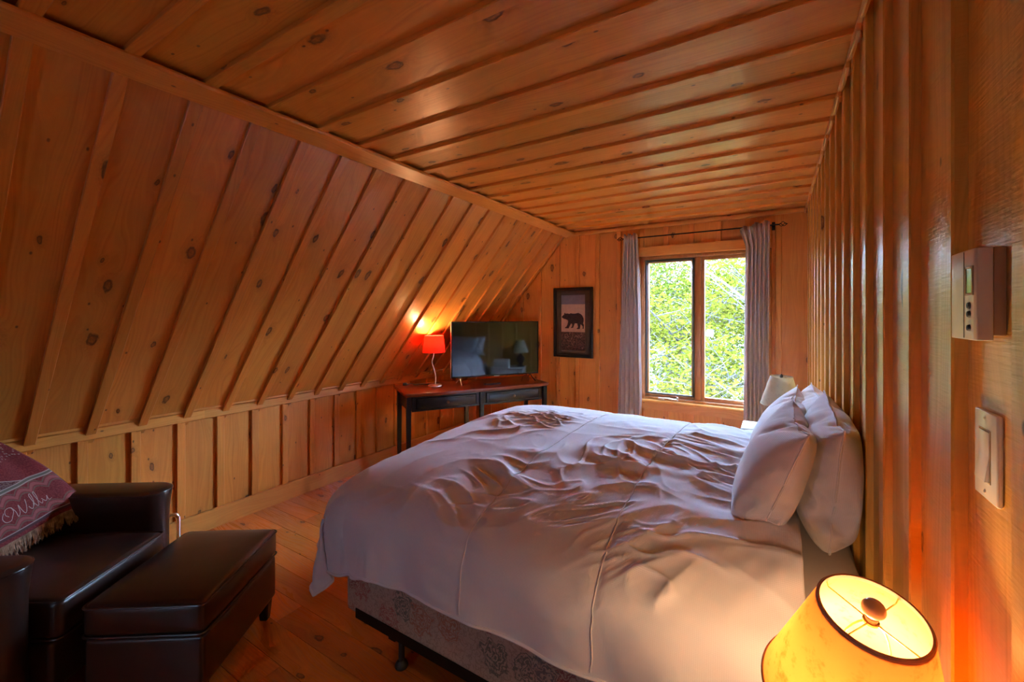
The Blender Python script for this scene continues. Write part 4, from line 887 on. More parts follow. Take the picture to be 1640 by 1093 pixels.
11,13,21,23,-45,-22,-17,-11,-6,-4,-2,0,1,2,3,3,4,4,4,6,9,11,15,22,22,-44,-22,-18,-11,-7,-4,-2,0,1,1,3,3,3,4,4,6,10,14,16,20,22,-41,-22,-20,-12,-7,-4,-2,-1,1,1,2,3,3,4,
4,6,11,16,18,19,21,-43,-22,-14,-12,-13,-4,-2,0,0,1,3,2,3,3,3,7,13,18,19,22,21,-50,-21,-16,-13,-6,-8,-2,0,0,1,2,2,2,3,4,8,16,21,18,17,13,-42,-21,-16,-12,-9,-5,-2,-1,1,1,1,
2,2,2,3,10,20,11,16,16,20,-39,-21,-17,-12,-8,-4,-4,0,0,1,2,1,3,2,2,15,8,14,16,17,21,-37,-21,-16,-12,-6,-8,-2,0,0,1,2,1,3,3,4,6,13,14,17,17,23,-39,-21,-16,-9,-13,-4,-2,0,
1,1,1,2,3,3,5,6,11,13,16,19,21,-34,-22,-15,-18,-8,-3,-1,0,0,1,2,2,3,4,5,6,10,13,15,21,21,-40,-16,-21,-13,-7,-4,-1,0,0,2,1,3,3,4,5,6,9,12,16,18,22,-40,-21,-16,-12,-6,
-4,-1,0,1,1,2,2,4,4,5,6,9,11,17,16,21,-39,-22,-15,-11,-6,-3,-1,0,1,1,2,3,3,4,5,6,8,11,14,20,19,-40,-21,-15,-10,-5,-3,0,0,1,1,1,4,3,4,5,6,8,9,13,18,21,-41,-21,
-14,-9,-4,-1,0,1,2,3,4,-2,2,4,5,6,7,8,12,17,23,-44,-21,-13,-7,-2,0,2,1,3,7,-3,1,2,6,1,5,6,8,11,14,20,-42,-21,-12,-2,-1,2,3,2,6,0,3,7,-3,1,2,4,4,5,10,14,
19,-43,-20,3,3,-7,2,1,3,2,4,4,8,-5,0,1,2,4,7,3,11,17,-42,-8,11,-6,-1,5,-1,1,3,2,4,7,-5,-1,1,1,1,6,8,1,14,-39,3,2,3,3,6,0,2,3,0,2,1,2,2,1,1,-1,
1,3,3,4,1485,1,5,-6,27,-18,21,-12,15,-5,26,-7,11,9,-3,8,-5,-1,-13,15,-22,8,-11,2,-8,1,-6,0,-3,-2,-1,-3,1,-5,3,-7,6,-10,9,-12,12,-16,12,-15,18,-22,26,1,9,18,-13,5,4,6,8,-12,
-4,-3,-3,-1,-1,-1,0,0,-1,0,0,3,3,4,1,1,16,-10,-2,-1,-1,0,0,1,0,1,1,1,0,1,0,1,0,1,3,4,4,1,1,0,1,0,1,0,0,1,0,0,1,0,0,1,1,0,1,0,2,3,4,4,
1,1,1,0,0,1,0,1,0,0,0,1,0,0,1,0,1,0,1,2,3,3,5,1,1,1,0,1,0,0,1,0,0,0,1,0,0,1,0,1,0,1,1,4,3,5,1,1,1,0,1,0,0,1,0,0,1,0,0,0,
1,0,0,1,1,1,4,2,6,1,1,1,0,1,0,0,1,0,0,1,0,0,1,0,0,0,1,0,2,2,1,10,0,1,1,0,1,0,0,1,0,0,1,0,0,1,0,0,0,1,0,2,1,2,10,0,1,1,0,1,
0,0,1,0,0,1,0,0,1,0,0,0,1,0,2,0,1,12,0,1,1,0,1,0,0,1,0,0,1,0,0,1,0,0,1,0,0,2,0,1,12,0,1,1,0,1,0,0,1,0,0,1,0,0,1,0,0,1,0,0,
1,1,1,12,0,1,1,0,1,0,0,1,0,0,1,0,0,1,0,0,1,0,0,1,0,2,12,0,1,1,0,1,0,0,1,0,0,1,0,0,1,0,0,1,0,0,1,0,2,12,0,1,1,1,0,0,0,1,0,0,
1,0,0,1,0,0,1,0,0,0,1,2,12,0,1,1,1,0,0,0,1,0,0,1,0,0,1,0,0,1,0,0,1,0,2,12,0,1,1,1,0,0,0,1,0,0,1,0,0,1,0,0,1,0,0,1,0,1,13,0,
1,1,1,0,0,0,1,0,0,1,0,0,1,0,0,1,0,0,1,0,0,14,0,1,1,1,0,0,1,0,0,0,1,0,0,1,0,0,1,0,0,1,0,-2,16,0,1,1,1,0,0,1,0,0,0,1,0,0,1,0,
0,1,0,0,1,-1,-1,15,0,2,1,1,0,0,1,0,0,0,1,0,0,1,0,0,1,0,0,0,0,-2,15,1,2,1,1,0,0,1,0,0,0,1,0,1,0,0,0,1,0,0,-1,0,-1,15,1,2,1,1,0,0,
1,0,0,1,0,0,1,0,0,0,1,0,0,-1,-1,0,15,1,2,1,1,0,0,1,0,0,1,0,0,1,0,0,0,1,0,0,-1,-1,0,15,1,2,1,1,0,0,1,0,0,1,0,1,0,0,0,1,0,0,0,-1,
-1,0,15,1,2,1,1,0,0,1,0,1,0,0,1,0,0,1,0,0,0,0,-1,-1,-1,16,1,2,1,0,1,0,1,0,1,0,1,0,0,1,0,0,0,0,-1,0,-1,-1,16,2,1,-1,0,1,-1,-1,-2,-6,7,3,
2,2,1,0,0,0,0,0,0,-1,-1,17,1,-19,3,-1,-4,-9,10,4,1,1,-1,-5,-7,12,7,3,3,2,2,2,1,-1,4,-10,-14,4,-3,-6,-12,11,4,2,-2,-2,-12,8,5,0,13,6,6,5,5,5,5,-642,12,14,
3,13,17,16,-4,-9,4,-14,-6,-9,-3,0,-6,-3,-4,-2,-3,-1,7,1,5,7,11,20,-7,0,-1,2,5,-14,-1,1,-7,-3,-2,-2,-1,-1,2,7,1,1,1,3,8,8,14,-7,-4,-4,-3,5,0,-7,-2,-1,-1,-1,1,3,
7,1,0,1,2,3,6,13,2,-5,-8,-3,2,2,-6,0,0,1,0,1,2,8,1,0,1,1,1,2,6,7,-1,-8,-1,-1,0,1,0,1,0,1,1,2,8,1,0,1,1,0,1,0,1,1,0,3,-2,1,0,1,0,1,
1,1,2,8,1,1,0,1,0,1,0,1,0,1,2,-1,0,1,1,0,1,1,1,2,8,1,1,0,1,0,1,0,1,0,1,0,1,0,1,0,1,1,1,1,0,10,1,1,0,1,0,1,0,1,0,1,0,1,0,1,
0,1,1,1,1,-1,11,1,1,0,1,0,1,0,1,0,1,0,1,0,1,0,1,1,1,1,-1,11,1,1,0,1,0,1,0,1,0,1,0,1,0,1,0,1,1,1,1,-1,11,1,1,0,1,0,1,0,1,0,1,0,
1,0,1,0,1,1,1,-1,0,12,1,1,0,1,0,1,0,1,0,1,0,1,0,1,0,1,1,1,-1,0,12,1,1,0,1,0,1,1,0,1,0,0,1,0,1,0,1,1,-1,0,1,12,1,1,0,1,0,1,1,0,
1,0,0,1,0,1,0,1,0,-1,1,0,13,1,1,0,1,1,0,1,0,1,0,1,0,0,1,0,1,-1,0,0,0,14,1,1,0,1,1,0,1,0,1,0,1,0,0,1,0,0,-1,0,0,1,14,1,1,0,1,1,
0,1,0,1,0,1,0,0,1,0,0,-1,0,0,1,14,0,1,1,1,1,0,1,0,1,0,1,0,0,1,0,0,-1,0,0,1,14,0,1,1,1,1,0,1,0,1,0,1,0,0,1,0,0,-1,0,0,0,14,1,1,
1,1,1,0,1,0,1,0,0,1,0,0,1,0,-1,0,0,-1,15,1,1,1,1,1,0,1,0,1,0,0,1,0,0,0,0,0,0,-1,-1,16,1,1,1,1,0,0,1,1,1,0,0,1,0,0,0,0,0,0,-1,-1,
16,1,1,1,1,-1,1,0,0,-2,-3,7,1,0,1,0,0,0,-1,0,-1,16,1,1,1,0,-2,1,-1,-2,-8,2,9,2,2,1,0,1,0,-1,0,-1,16,1,1,-1,-2,2,-1,-3,-5,-9,5,8,4,4,0,2,1,0,
0,0,-1,16,1,-1,-5,2,0,-2,-4,-6,-9,6,8,1,-1,10,2,2,2,1,0,-1,16,0,-7,2,0,-3,-2,-5,-6,-10,8,4,-4,0,12,6,4,3,3,1,0,16,-5,-3,-5,-8,-13,8,0,-3,-9,9,-1,0,-6,12,
9,5,5,4,4,3,1451,16,0,2,18,-2,-1,-1,0,4,2,10,-3,17,-7,7,-16,11,-15,0,9,-12,2,-6,-1,0,-3,7,-9,0,-2,-4,2,-7,8,-12,6,-10,8,-11,9,-13,11,-15,17,-21,42,0,-1,1,0,0,1,2,
2,4,10,-8,-6,-2,-1,-1,-2,-1,0,-1,0,1,2,22,-1,0,-1,0,-1,0,1,0,0,0,-1,0,0,0,-1,0,0,0,0,0,2,1,22,0,-1,-1,0,-1,1,0,0,1,-1,0,-1,0,0,-1,0,0,0,0,1,1,
1,23,-1,0,-1,-1,0,0,1,0,0,0,-1,0,-1,0,0,-1,0,0,0,1,1,1,23,0,-1,-1,-1,0,0,1,0,-1,0,-1,0,0,0,0,-1,0,0,1,0,2,0,23,0,-1,-1,0,-1,0,-1,0,-1,0,0,0,
0,0,0,0,1,0,0,0,2,-1,25,-1,0,-1,-1,0,-1,0,-1,-1,0,-1,0,0,0,1,0,1,0,0,1,0,-5,30,-1,0,-1,0,-1,0,-1,-1,0,-1,-1,0,0,0,1,0,1,0,1,0,-1,-4,30,0,-1,0,
-1,0,-1,-1,0,-1,-1,0,-1,0,1,0,1,0,1,0,0,-2,-3,30,0,0,-1,-1,0,-1,0,-1,-1,0,-1,-1,0,1,0,1,0,1,0,0,-2,-3,30,0,0,-1,0,-1,0,-1,-1,0,-1,-1,0,-1,0,2,0,1,
0,0,-1,-2,-1,30,0,-1,0,-1,0,-1,-1,0,-1,-1,0,-1,-1,0,0,2,1,1,0,-2,-2,-1,30,0,0,-1,0,-1,-1,0,-1,-1,0,-1,-1,0,-1,0,0,-1,0,5,-2,-1,-2,30,0,0,-1,0,-1,0,-1,-1,
0,-1,-1,0,-1,0,-1,0,-1,-1,5,-8,6,-7,35,0,0,0,-1,0,-1,-1,0,-1,-1,0,-1,-1,0,0,-2,-1,0,2,-7,5,-8,40,0,0,-1,0,-1,-1,0,-1,-1,0,-1,-1,0,-1,-1,-1,-1,-2,-2,-2,-2,0,
40,0,0,-1,0,0,-1,-1,-1,0,-1,-1,0,-1,-1,-1,-1,-1,-2,-2,-2,-2,-1,41,-1,0,1,-1,0,-1,0,-1,-1,-1,0,-1,-1,-1,-1,-1,-1,-2,-1,-3,-1,-3,41,0,0,1,0,-1,0,-1,-1,0,-1,-1,-1,-1,
-1,-1,-1,-1,-1,-2,-2,-2,-3,40,1,0,1,0,0,-1,-1,0,-1,-1,-1,0,-1,-1,-1,-2,-1,-1,-2,-2,-3,-1,40,0,1,0,0,0,-1,0,-1,-1,0,-1,-1,-1,-1,-1,-1,-1,-2,-2,-2,-3,-1,40,1,0,1,0,
-1,0,-1,-1,0,-1,-1,-1,-1,-1,-1,-1,-1,-2,-1,-3,-2,-2,40,1,0,1,0,0,-1,-1,0,-1,-1,0,-1,-1,-1,-2,-1,-1,-1,-2,-2,-3,-2,41,0,1,0,0,0,-1,0,-1,-1,0,-1,-1,-1,-1,-1,-1,-2,-1,
-2,-2,-3,-2,41,0,1,1,0,-1,0,-1,-1,0,-1,-1,-1,-1,-1,-1,-1,-2,-1,-2,-2,-3,-3,42,1,0,1,0,-2,0,-1,0,-1,0,0,-1,-1,-1,-2,-1,-2,-1,-2,-2,-3,-4,43,1,-2,-14,12,-1,-1,-1,-2,-2,
-2,-3,-10,6,4,1,1,0,-1,0,-1,-3,-4,42,-16,-14,13,-8,5,-2,-5,3,-1,-1,-4,-5,-10,10,6,4,3,2,1,1,1,-4,9,-16,11,-8,4,1,-2,-2,-3,-7,5,1,-2,-4,-10,9,9,6,5,4,4,3,4,-592,
9,10,11,17,7,0,-9,-13,-5,-2,-2,-1,3,-9,-3,-1,-6,-3,-3,-3,24,4,13,3,6,15,-12,-6,-6,-1,3,-7,-3,-3,-3,0,1,-5,-2,-2,2,24,0,7,13,-5,-2,2,5,-10,-3,2,-5,-3,-2,-1,-1,-2,0,-1,
1,3,23,-1,1,5,8,-6,6,-1,-9,-2,-2,-2,-1,0,0,-2,-1,0,1,2,2,24,-1,-2,0,1,1,7,-6,-4,-1,-1,0,-1,0,-1,0,0,0,1,2,2,24,-1,-2,-1,-1,-1,0,-1,0,1,-1,-1,0,0,-1,0,
0,1,1,2,2,25,-2,-1,-2,-1,-1,0,-1,0,-1,0,0,-1,0,0,0,0,1,1,2,2,25,-1,-2,-1,-1,-1,-1,-1,0,-1,0,-1,0,0,-1,0,1,1,1,2,1,26,-1,-2,-1,-1,-1,-1,-1,0,-1,0,-1,0,
0,-1,0,1,1,1,2,-1,28,-1,-1,-2,-1,-1,-1,0,-1,-1,0,-1,0,0,-1,0,1,1,1,1,-1,29,-1,-1,-1,-2,-1,0,-1,-1,0,-1,-1,0,0,-1,0,1,1,2,0,-1,29,-1,-1,-1,-1,-1,-1,-1,-1,0,
-1,0,-1,0,-1,0,1,2,1,0,0,28,-1,-1,-1,-1,-1,-1,-1,0,-1,-1,0,-1,0,-1,0,2,1,0,-3,0,33,-2,-1,-1,-1,-1,0,-1,-1,-1,0,-1,0,-1,-1,1,0,-1,1,-1,-4,37,-1,-2,-1,-1,0,-1,
-1,-1,0,-1,0,-1,-1,0,0,0,-3,-1,-2,1,37,-1,-1,-1,-1,-1,-1,0,-1,-1,0,-1,-1,0,-1,0,-3,-1,-1,-1,1,38,-2,-1,-1,-1,-1,0,-1,-1,0,-1,-1,0,-1,-1,-1,-1,-2,-1,-1,0,39,-1,-2,-1,
-1,0,-1,-1,0,-1,-1,0,-1,-1,-1,-1,-1,-2,-1,0,-1,38,0,-2,-1,-1,0,-1,0,-1,-1,0,-1,-1,-1,0,-1,-2,-1,-2,0,-2,38,1,-3,0,0,-1,0,-1,-1,0,-1,-1,-1,0,-1,-1,-1,-2,-1,-2,-1,38,
-1,-1,0,0,0,-1,-1,0,-1,-1,0,-1,-1,-1,-1,-1,-2,-1,-2,-1,38,-1,0,0,-1,0,-1,0,-1,-1,0,-1,-1,-1,-1,-1,-1,-1,-2,-1,-2,38,-1,0,0,0,-1,-1,0,-1,-1,0,-1,-1,-1,0,-1,-2,-1,-2,
-2,0,38,-1,-1,0,0,-1,-1,0,-1,-2,-1,1,-1,0,-1,-1,-1,-2,-1,-2,-1,38,-1,0,0,-1,-1,-1,-1,-2,-3,1,1,0,-2,0,0,-1,-2,-1,-2,-2,39,-1,0,-1,0,-2,-2,-1,-3,0,-2,-6,6,1,0,0,
-1,0,-2,-2,-2,40,-1,-8,-8,7,0,-1,-1,-2,-1,-3,-7,7,2,2,0,0,-2,1,-2,-2,40,-8,-18,6,2,-7,4,1,-1,0,-3,-6,7,3,1,2,1,-1,-3,4,-3,30,-16,0,1,-2,-9,3,-1,-6,6,2,0,0,
-5,-8,7,11,4,2,1,2,835,-21,11,-11,11,8,12,8,13,6,-2,13,9,0,20,1,21,0,17,5,15,1,21,-1,21,-1,23,-2,23,-1,23,-2,24,-2,23,-2,24,-3,25,-3,25,-4,25,-3,18,3,-412,0,16,11,9,21,
21,21,19,19,21,22,22,21,22,22,21,22,22,22,21,18,13,-406,1,2,16,13,21,21,22,21,22,22,22,21,22,22,21,22,21,22,22,20,16,11,-403,1,-1,11,20,22,21,22,22,22,22,21,22,22,22,21,22,22,21,21,
21,14,9,-400,0,0,11,20,22,22,22,21,22,22,22,22,22,21,22,22,21,22,21,21,12,6,-396,0,0,12,20,21,22,22,22,22,22,22,21,22,22,22,22,21,22,21,20,9,5,-392,0,1,12,19,22,22,22,22,21,22,
22,22,22,21,22,22,22,22,21,20,4,3,-386,0,1,12,20,22,21,22,22,22,22,22,21,22,22,22,22,22,21,22,18,-4,1,-375,0,1,13,19,22,22,22,22,21,22,22,22,22,21,22,22,22,22,22,17,3,-3,-378,0,
2,12,20,22,21,22,22,22,22,22,21,22,22,22,22,22,22,21,16,7,3,-387,0,3,12,19,22,22,22,22,21,22,22,22,22,22,21,22,22,22,22,13,8,7,-390,0,3,12,20,22,21,22,22,22,22,22,21,22,22,22,
22,22,22,22,8,9,12,-392,0,4,12,19,22,22,22,22,21,22,22,22,22,22,21,22,22,22,22,14,9,7,-393,0,4,12,20,21,22,22,22,22,22,22,22,21,22,22,22,22,22,22,15,9,6,-394,0,4,13,19,22,22,
22,22,22,21,22,22,22,22,22,21,22,22,22,16,11,3,-394,0,5,13,19,22,22,21,22,22,22,22,22,21,22,22,22,22,22,22,16,12,2,-395,0,5,13,19,22,22,22,22,22,21,22,22,22,22,22,21,22,22,22,17,
13,-2,-393,0,6,13,19,22,22,22,21,22,22,22,22,22,21,22,22,22,22,22,17,12,-8,-387,0,6,13,20,21,22,22,22,22,22,21,22,22,22,22,22,21,22,22,17,13,1,-397,5,1,14,19,22,22,22,21,22,22,22,
22,22,21,22,22,22,22,22,15,11,7,-395,-4,9,10,20,21,22,22,22,22,22,22,21,22,22,22,22,22,22,21,11,10,15,-403,1,7,13,20,21,22,22,22,21,22,22,22,22,22,21,22,22,22,22,15,12,10,-405,1,6,
15,19,22,21,22,22,22,22,22,22,21,22,22,22,22,22,21,17,13,9,-407,0,7,15,20,21,22,22,22,22,21,22,22,22,22,22,21,22,22,21,18,14,10,-410,0,7,16,20,21,22,22,21,22,22,22,22,22,21,22,22,
22,21,21,19,16,9,-412,0,6,18,20,21,22,21,22,22,22,21,22,22,22,22,21,22,21,21,20,17,10,-415,0,6,18,21,21,22,21,22,22,21,22,22,22,21,22,22,21,21,22,20,17,12,-418,0,5,22,21,21,22,21,
22,21,20,21,22,22,21,22,21,22,21,21,21,19,13,-421,0,11,21,21,21,20,19,22,21,22,22,21,20,18,21,22,21,22,21,22,21,15,-404,-20,16,21,22,20,19,19,21,22,21,22,17,20,21,22,17,21,21,21,22,21,
21,-426,18,16,22,17,14,15,21,20,21,16,21,20,21,22,21,22,21,22,22,21,-394,14,21,21,19,8,20,21,22,22,21,15,22,21,21,21,22,22,21,22,17,-393,10,20,21,21,20,20,14,19,21,21,22,20,21,21,22,21,
22,21,20,14,-390,10,17,20,21,22,21,15,22,21,19,22,21,21,21,22,21,21,21,18,9,-385,10,16,19,21,21,22,20,20,22,19,21,22,22,21,21,21,21,20,17,11,-387,11,16,18,20,21,21,21,22,22,22,19,22,22,
21,21,20,21,19,17,10,-385,10,16,18,20,21,21,22,21,22,22,21,22,21,21,21,20,21,19,16,9,-384,11,16,18,19,21,21,22,22,21,22,22,21,22,21,21,20,20,19,17,-2,-373,10,16,18,20,20,22,21,22,22,22,
21,22,21,21,21,21,19,19,16,3,-377,11,15,19,19,21,21,22,21,22,22,22,21,22,21,21,20,20,17,15,8,-379,10,16,18,20,20,21,22,22,21,22,22,22,21,22,20,21,18,17,13,10,-378,11,15,18,20,21,21,21,
22,22,22,21,22,22,21,21,20,18,15,9,11,-372,10,15,19,19,21,21,22,21,22,22,22,22,21,22,21,19,17,14,13,13,-375,10,15,18,20,20,22,21,22,22,21,22,22,22,21,21,19,14,10,15,16,-373,10,15,18,20,
21,21,21,22,22,22,22,21,22,22,21,17,11,18,11,13,-370,10,15,18,20,21,21,22,22,21,22,22,22,21,22,21,15,18,17,13,14,-377,10,15,18,20,21,22,21,22,22,22,21,22,22,21,20,21,17,16,14,14,-381,10,
18,15,21,21,21,22,21,22,22,22,21,22,21,21,21,18,16,14,12,-380,14,10,18,21,21,21,22,22,22,21,22,22,21,22,21,20,19,16,14,12,-377,7,13,19,20,21,22,21,22,22,22,22,21,22,21,21,21,19,13,15,
9,-379,11,15,19,21,21,21,22,22,21,22,22,21,22,21,21,21,20,16,10,16,-385,10,16,20,20,21,22,21,22,22,22,21,22,21,21,21,21,20,18,15,13,-390,11,17,19,21,21,22,21,22,21,22,21,22,21,21,21,21,
20,19,16,13,-393,11,18,20,21,22,21,21,22,22,21,20,21,22,21,21,21,21,19,17,14,-397,12,18,21,22,21,22,21,22,19,21,19,22,22,21,21,22,21,19,19,15,-401,13,19,22,22,21,22,21,21,17,22,18,21,22,
22,21,22,21,21,19,16,-404,14,22,21,21,22,21,21,21,16,20,20,22,21,20,21,22,22,21,20,18,-406,18,19,21,22,21,22,20,20,17,18,22,21,22,18,21,21,22,21,22,19,-407,20,21,21,20,17,21,21,21,18,18,
22,22,21,18,19,22,21,22,21,22,827,-13,0,0,7,8,12,8,13,8,12,4,15,0,19,2,18,4,17,-2,22,0,19,2,18,4,18,3,19,1,20,1,21,0,22,0,21,0,22,-1,22,0,22,-1,18,4,-422,0,0,20,
20,21,21,21,22,21,19,20,21,22,21,22,22,22,22,21,22,19,15,-414,0,0,16,21,20,21,21,21,21,22,22,21,22,22,22,21,22,22,22,20,18,13,-410,0,1,15,19,20,21,21,22,21,22,22,22,22,21,22,22,22,
22,21,21,17,10,-406,0,1,14,19,19,22,22,21,22,22,22,22,21,22,22,22,21,22,21,21,16,8,-402,0,2,13,18,20,22,21,22,22,22,22,21,22,22,22,21,21,22,22,20,14,7,-398,0,2,12,19,21,21,21,22,
22,22,22,22,21,22,22,20,21,22,22,20,12,5,-393,2,0,12,19,21,22,21,21,22,22,22,22,21,22,21,21,21,21,22,21,7,-4,-376,-3,2,12,18,22,21,22,21,22,22,22,21,22,21,22,21,21,20,23,19,0,8,
-382,0,2,12,18,21,22,21,22,22,21,22,22,22,21,21,21,21,21,22,18,9,4,-385,0,2,12,18,21,22,21,22,22,21,22,22,22,20,21,22,21,20,22,15,12,7,-387,0,3,11,18,21,22,21,22,21,22,22,22,22,
21,20,21,21,20,23,11,12,13,-389,0,3,11,18,21,22,21,22,21,22,22,22,22,21,22,18,21,21,22,15,12,6,-384,-1,3,11,18,21,22,21,22,21,22,22,22,22,21,22,21,22,20,19,16,11,3,-379,-3,3,11,18,
21,22,22,21,22,21,22,22,22,21,22,21,22,16,22,5,19,-6,-369,2,1,11,18,21,22,22,21,22,21,22,22,22,22,21,21,18,19,16,20,2,16,-382,0,4,10,18,22,21,22,21,22,21,22,22,22,21,22,22,18,21,
22,17,11,5,-386,1,4,9,18,22,21,22,21,22,21,22,22,22,22,21,21,22,18,23,17,11,-2,-380,7,3,3,20,21,21,22,21,22,22,21,22,22,21,22,21,22,19,22,18,11,5,-381,-6,4,9,19,21,21,22,21,22,
22,22,21,22,22,21,22,20,22,21,19,6,10,-390,0,4,11,18,21,21,22,22,21,22,22,22,21,22,21,22,21,21,22,19,10,7,-392,0,3,12,18,21,22,21,22,21,22,22,22,21,22,22,21,21,22,21,20,12,6,-394,
0,2,13,18,21,22,22,21,22,21,22,22,22,21,22,21,22,21,22,20,14,5,-396,0,2,13,19,21,21,22,21,22,22,22,21,22,21,22,21,22,22,21,21,15,4,-397,0,1,14,19,21,21,22,22,21,22,22,22,21,22,
21,22,22,21,22,21,17,-3,-393,0,1,14,19,21,22,21,22,22,21,22,22,21,22,22,22,21,22,21,21,19,4,-402,0,0,16,19,21,22,21,22,21,22,21,22,22,22,21,22,22,21,22,21,19,9,-405,-3,9,18,10,21,
22,22,21,22,21,22,19,21,22,21,22,22,22,22,21,20,12,-402,8,-13,15,20,21,21,21,22,22,21,22,21,19,20,21,21,22,21,22,22,22,16,-390,-11,-15,19,22,21,22,21,22,20,21,22,22,21,19,20,20,21,21,21,
22,21,22,-416,19,19,17,8,20,22,20,17,21,22,21,22,22,20,21,22,21,21,22,21,-403,21,12,21,20,15,18,21,21,22,21,21,21,22,21,22,21,21,22,21,18,-402,14,21,14,20,22,22,19,19,21,22,21,22,21,22,
21,22,21,21,20,14,-399,9,21,22,19,21,19,22,19,22,22,21,22,21,22,21,22,21,20,18,13,-397,10,17,22,22,22,19,21,21,22,22,21,22,21,21,22,21,21,19,17,12,-394,10,17,20,22,21,22,22,21,21,22,21,
22,21,22,21,21,20,19,16,11,-392,11,17,20,21,22,21,22,22,21,22,21,22,21,21,21,21,20,19,14,10,-387,10,16,20,21,22,22,21,22,22,21,22,21,22,21,21,21,19,19,13,4,-379,10,16,19,21,22,22,22,21,
22,22,21,22,21,21,21,21,19,18,8,-2,-363,7,15,20,21,21,22,22,21,22,22,21,22,21,22,21,20,18,17,4,10,-370,10,14,19,21,21,22,22,22,21,22,22,21,22,21,21,20,17,15,12,7,-368,10,10,19,21,21,
22,22,22,22,21,22,22,21,22,20,19,16,13,12,10,-370,8,19,18,18,21,22,22,22,22,21,22,22,21,22,21,17,13,11,7,10,-360,10,16,18,21,21,21,22,22,22,21,22,22,22,21,20,14,7,13,16,18,-370,11,16,
18,20,22,21,22,22,22,22,21,22,22,21,20,9,19,16,16,11,-373,11,16,18,20,22,21,22,22,22,22,21,22,22,21,17,20,17,15,14,11,-375,11,15,18,21,21,21,22,22,22,22,21,22,22,21,21,18,17,13,15,5,
-369,10,15,20,18,22,21,22,22,22,22,21,22,22,21,21,19,17,16,12,9,-367,6,17,13,20,22,21,22,22,22,22,21,22,21,22,21,19,18,16,7,9,-371,17,9,17,21,22,21,22,22,22,22,21,22,21,22,21,20,18,
16,12,8,-377,9,16,19,21,22,21,22,22,22,22,21,22,21,21,21,21,18,14,16,10,-381,8,16,20,21,21,22,22,22,22,21,22,22,21,21,21,21,19,17,10,13,-384,9,16,20,22,21,22,22,22,21,22,22,21,22,21,
21,21,19,18,13,10,-387,9,17,21,21,22,22,22,22,21,21,22,22,21,21,22,20,20,19,15,5,-386,9,18,20,22,22,22,22,21,21,21,22,22,21,21,22,21,20,19,17,11,-395,8,19,22,21,22,22,21,21,22,22,19,
21,22,22,21,21,22,19,18,12,-397,9,21,20,19,22,21,22,22,21,21,20,20,22,21,22,22,20,22,18,15,-400,18,9,20,22,20,21,22,22,21,21,20,20,21,22,22,21,22,20,21,17,-384,-15,21,22,21,20,21,22,21,
20,22,22,21,22,20,21,18,22,21,22,21]
# ---------------------------------------------------------------- room shell
XR, XK, YD, YB, ZC = 0.239, -3.361, 4.334, -2.05, 2.40
S0 = (-1.93, 2.40)          # slope meets ceiling (x, z)
S1 = (-3.361, 0.772)        # slope meets knee wall
SG = 1.1655
rnd = random.Random(11)
BT, BW = 0.019, 0.047       # batten thickness and width


def zslope(x):
    return min(ZC, 2.362 + (x + 1.998) * SG)


def planked(name, P, cols, edges, mat, skip=None, thick=BT, bw=BW):
    """P(u, v, h) -> point; cols: list of (u0, u1, [(v0a, v0b, v1a, v1b)...]) board faces; battens likewise"""
    mb = MB()

    def quad(a, b, c, d, r, ou, ov):
        pts = [P(*a), P(*b), P(*c), P(*d)]
        uvs = [(q[0] + ou + q[2], q[1] + ov) for q in (a, b, c, d)]
        mb.face(pts, uvs, r)
    for u0, u1, spans in cols:
        r, ou, ov = rnd.random(), rnd.uniform(0, 60), rnd.uniform(0, 60)
        for (va0, vb0, va1, vb1) in spans:
            quad((u0, va0, 0), (u1, vb0, 0), (u1, vb1, 0), (u0, va1, 0), r, ou, ov)
    for u0, u1, spans in edges:
        r, ou, ov = rnd.random(), rnd.uniform(0, 60), rnd.uniform(0, 60)
        for (va0, vb0, va1, vb1) in spans:
            t = thick
            e = 0.003
            quad((u0 + e, va0, t), (u1 - e, vb0, t), (u1 - e, vb1, t), (u0 + e, va1, t), r, ou, ov)
            quad((u0, va0, 0), (u0, va0, t - e), (u0, va1, t - e), (u0, va1, 0), r, ou, ov)
            quad((u0, va0, t - e), (u0 + e, va0, t), (u0 + e, va1, t), (u0, va1, t - e), r, ou, ov)
            quad((u1, vb0, t - e), (u1, vb0, 0), (u1, vb1, 0), (u1, vb1, t - e), r, ou, ov)
            quad((u1 - e, vb0, t), (u1, vb0, t - e), (u1, vb1, t - e), (u1 - e, vb1, t), r, ou, ov)
            quad((u0, va0, 0), (u1, vb0, 0), (u1, vb0, t), (u0, va0, t), r, ou, ov)
            quad((u0, va1, t), (u1, vb1, t), (u1, vb1, 0), (u0, va1, 0), r, ou, ov)
    o = link(name, mb.mesh(name), mat)
    tag(o, kind='structure')
    return o


def simple_cols(start, per, lo, hi, v0, v1):
    """boards between batten near edges; battens sit over the joints"""
    cols, bats = [], []
    k0 = math.floor((lo - start) / per) - 1
    u = lo
    k = k0
    while True:
        e = start + k * per
        k += 1
        if e <= lo: continue
        a, b = u, min(e + 0.02, hi)
        cols.append((a, b, [(v0, v0, v1, v1)]))
        u = b
        if e >= hi: break
    k = k0
    while True:
        e = start + k * per
        k += 1
        if e < lo + 0.01: continue
        if e > hi - 0.02: break
        w = BW + rnd.uniform(-0.003, 0.004)
        bats.append((e, min(e + w, hi), [(v0, v0, v1, v1)]))
    return cols, bats


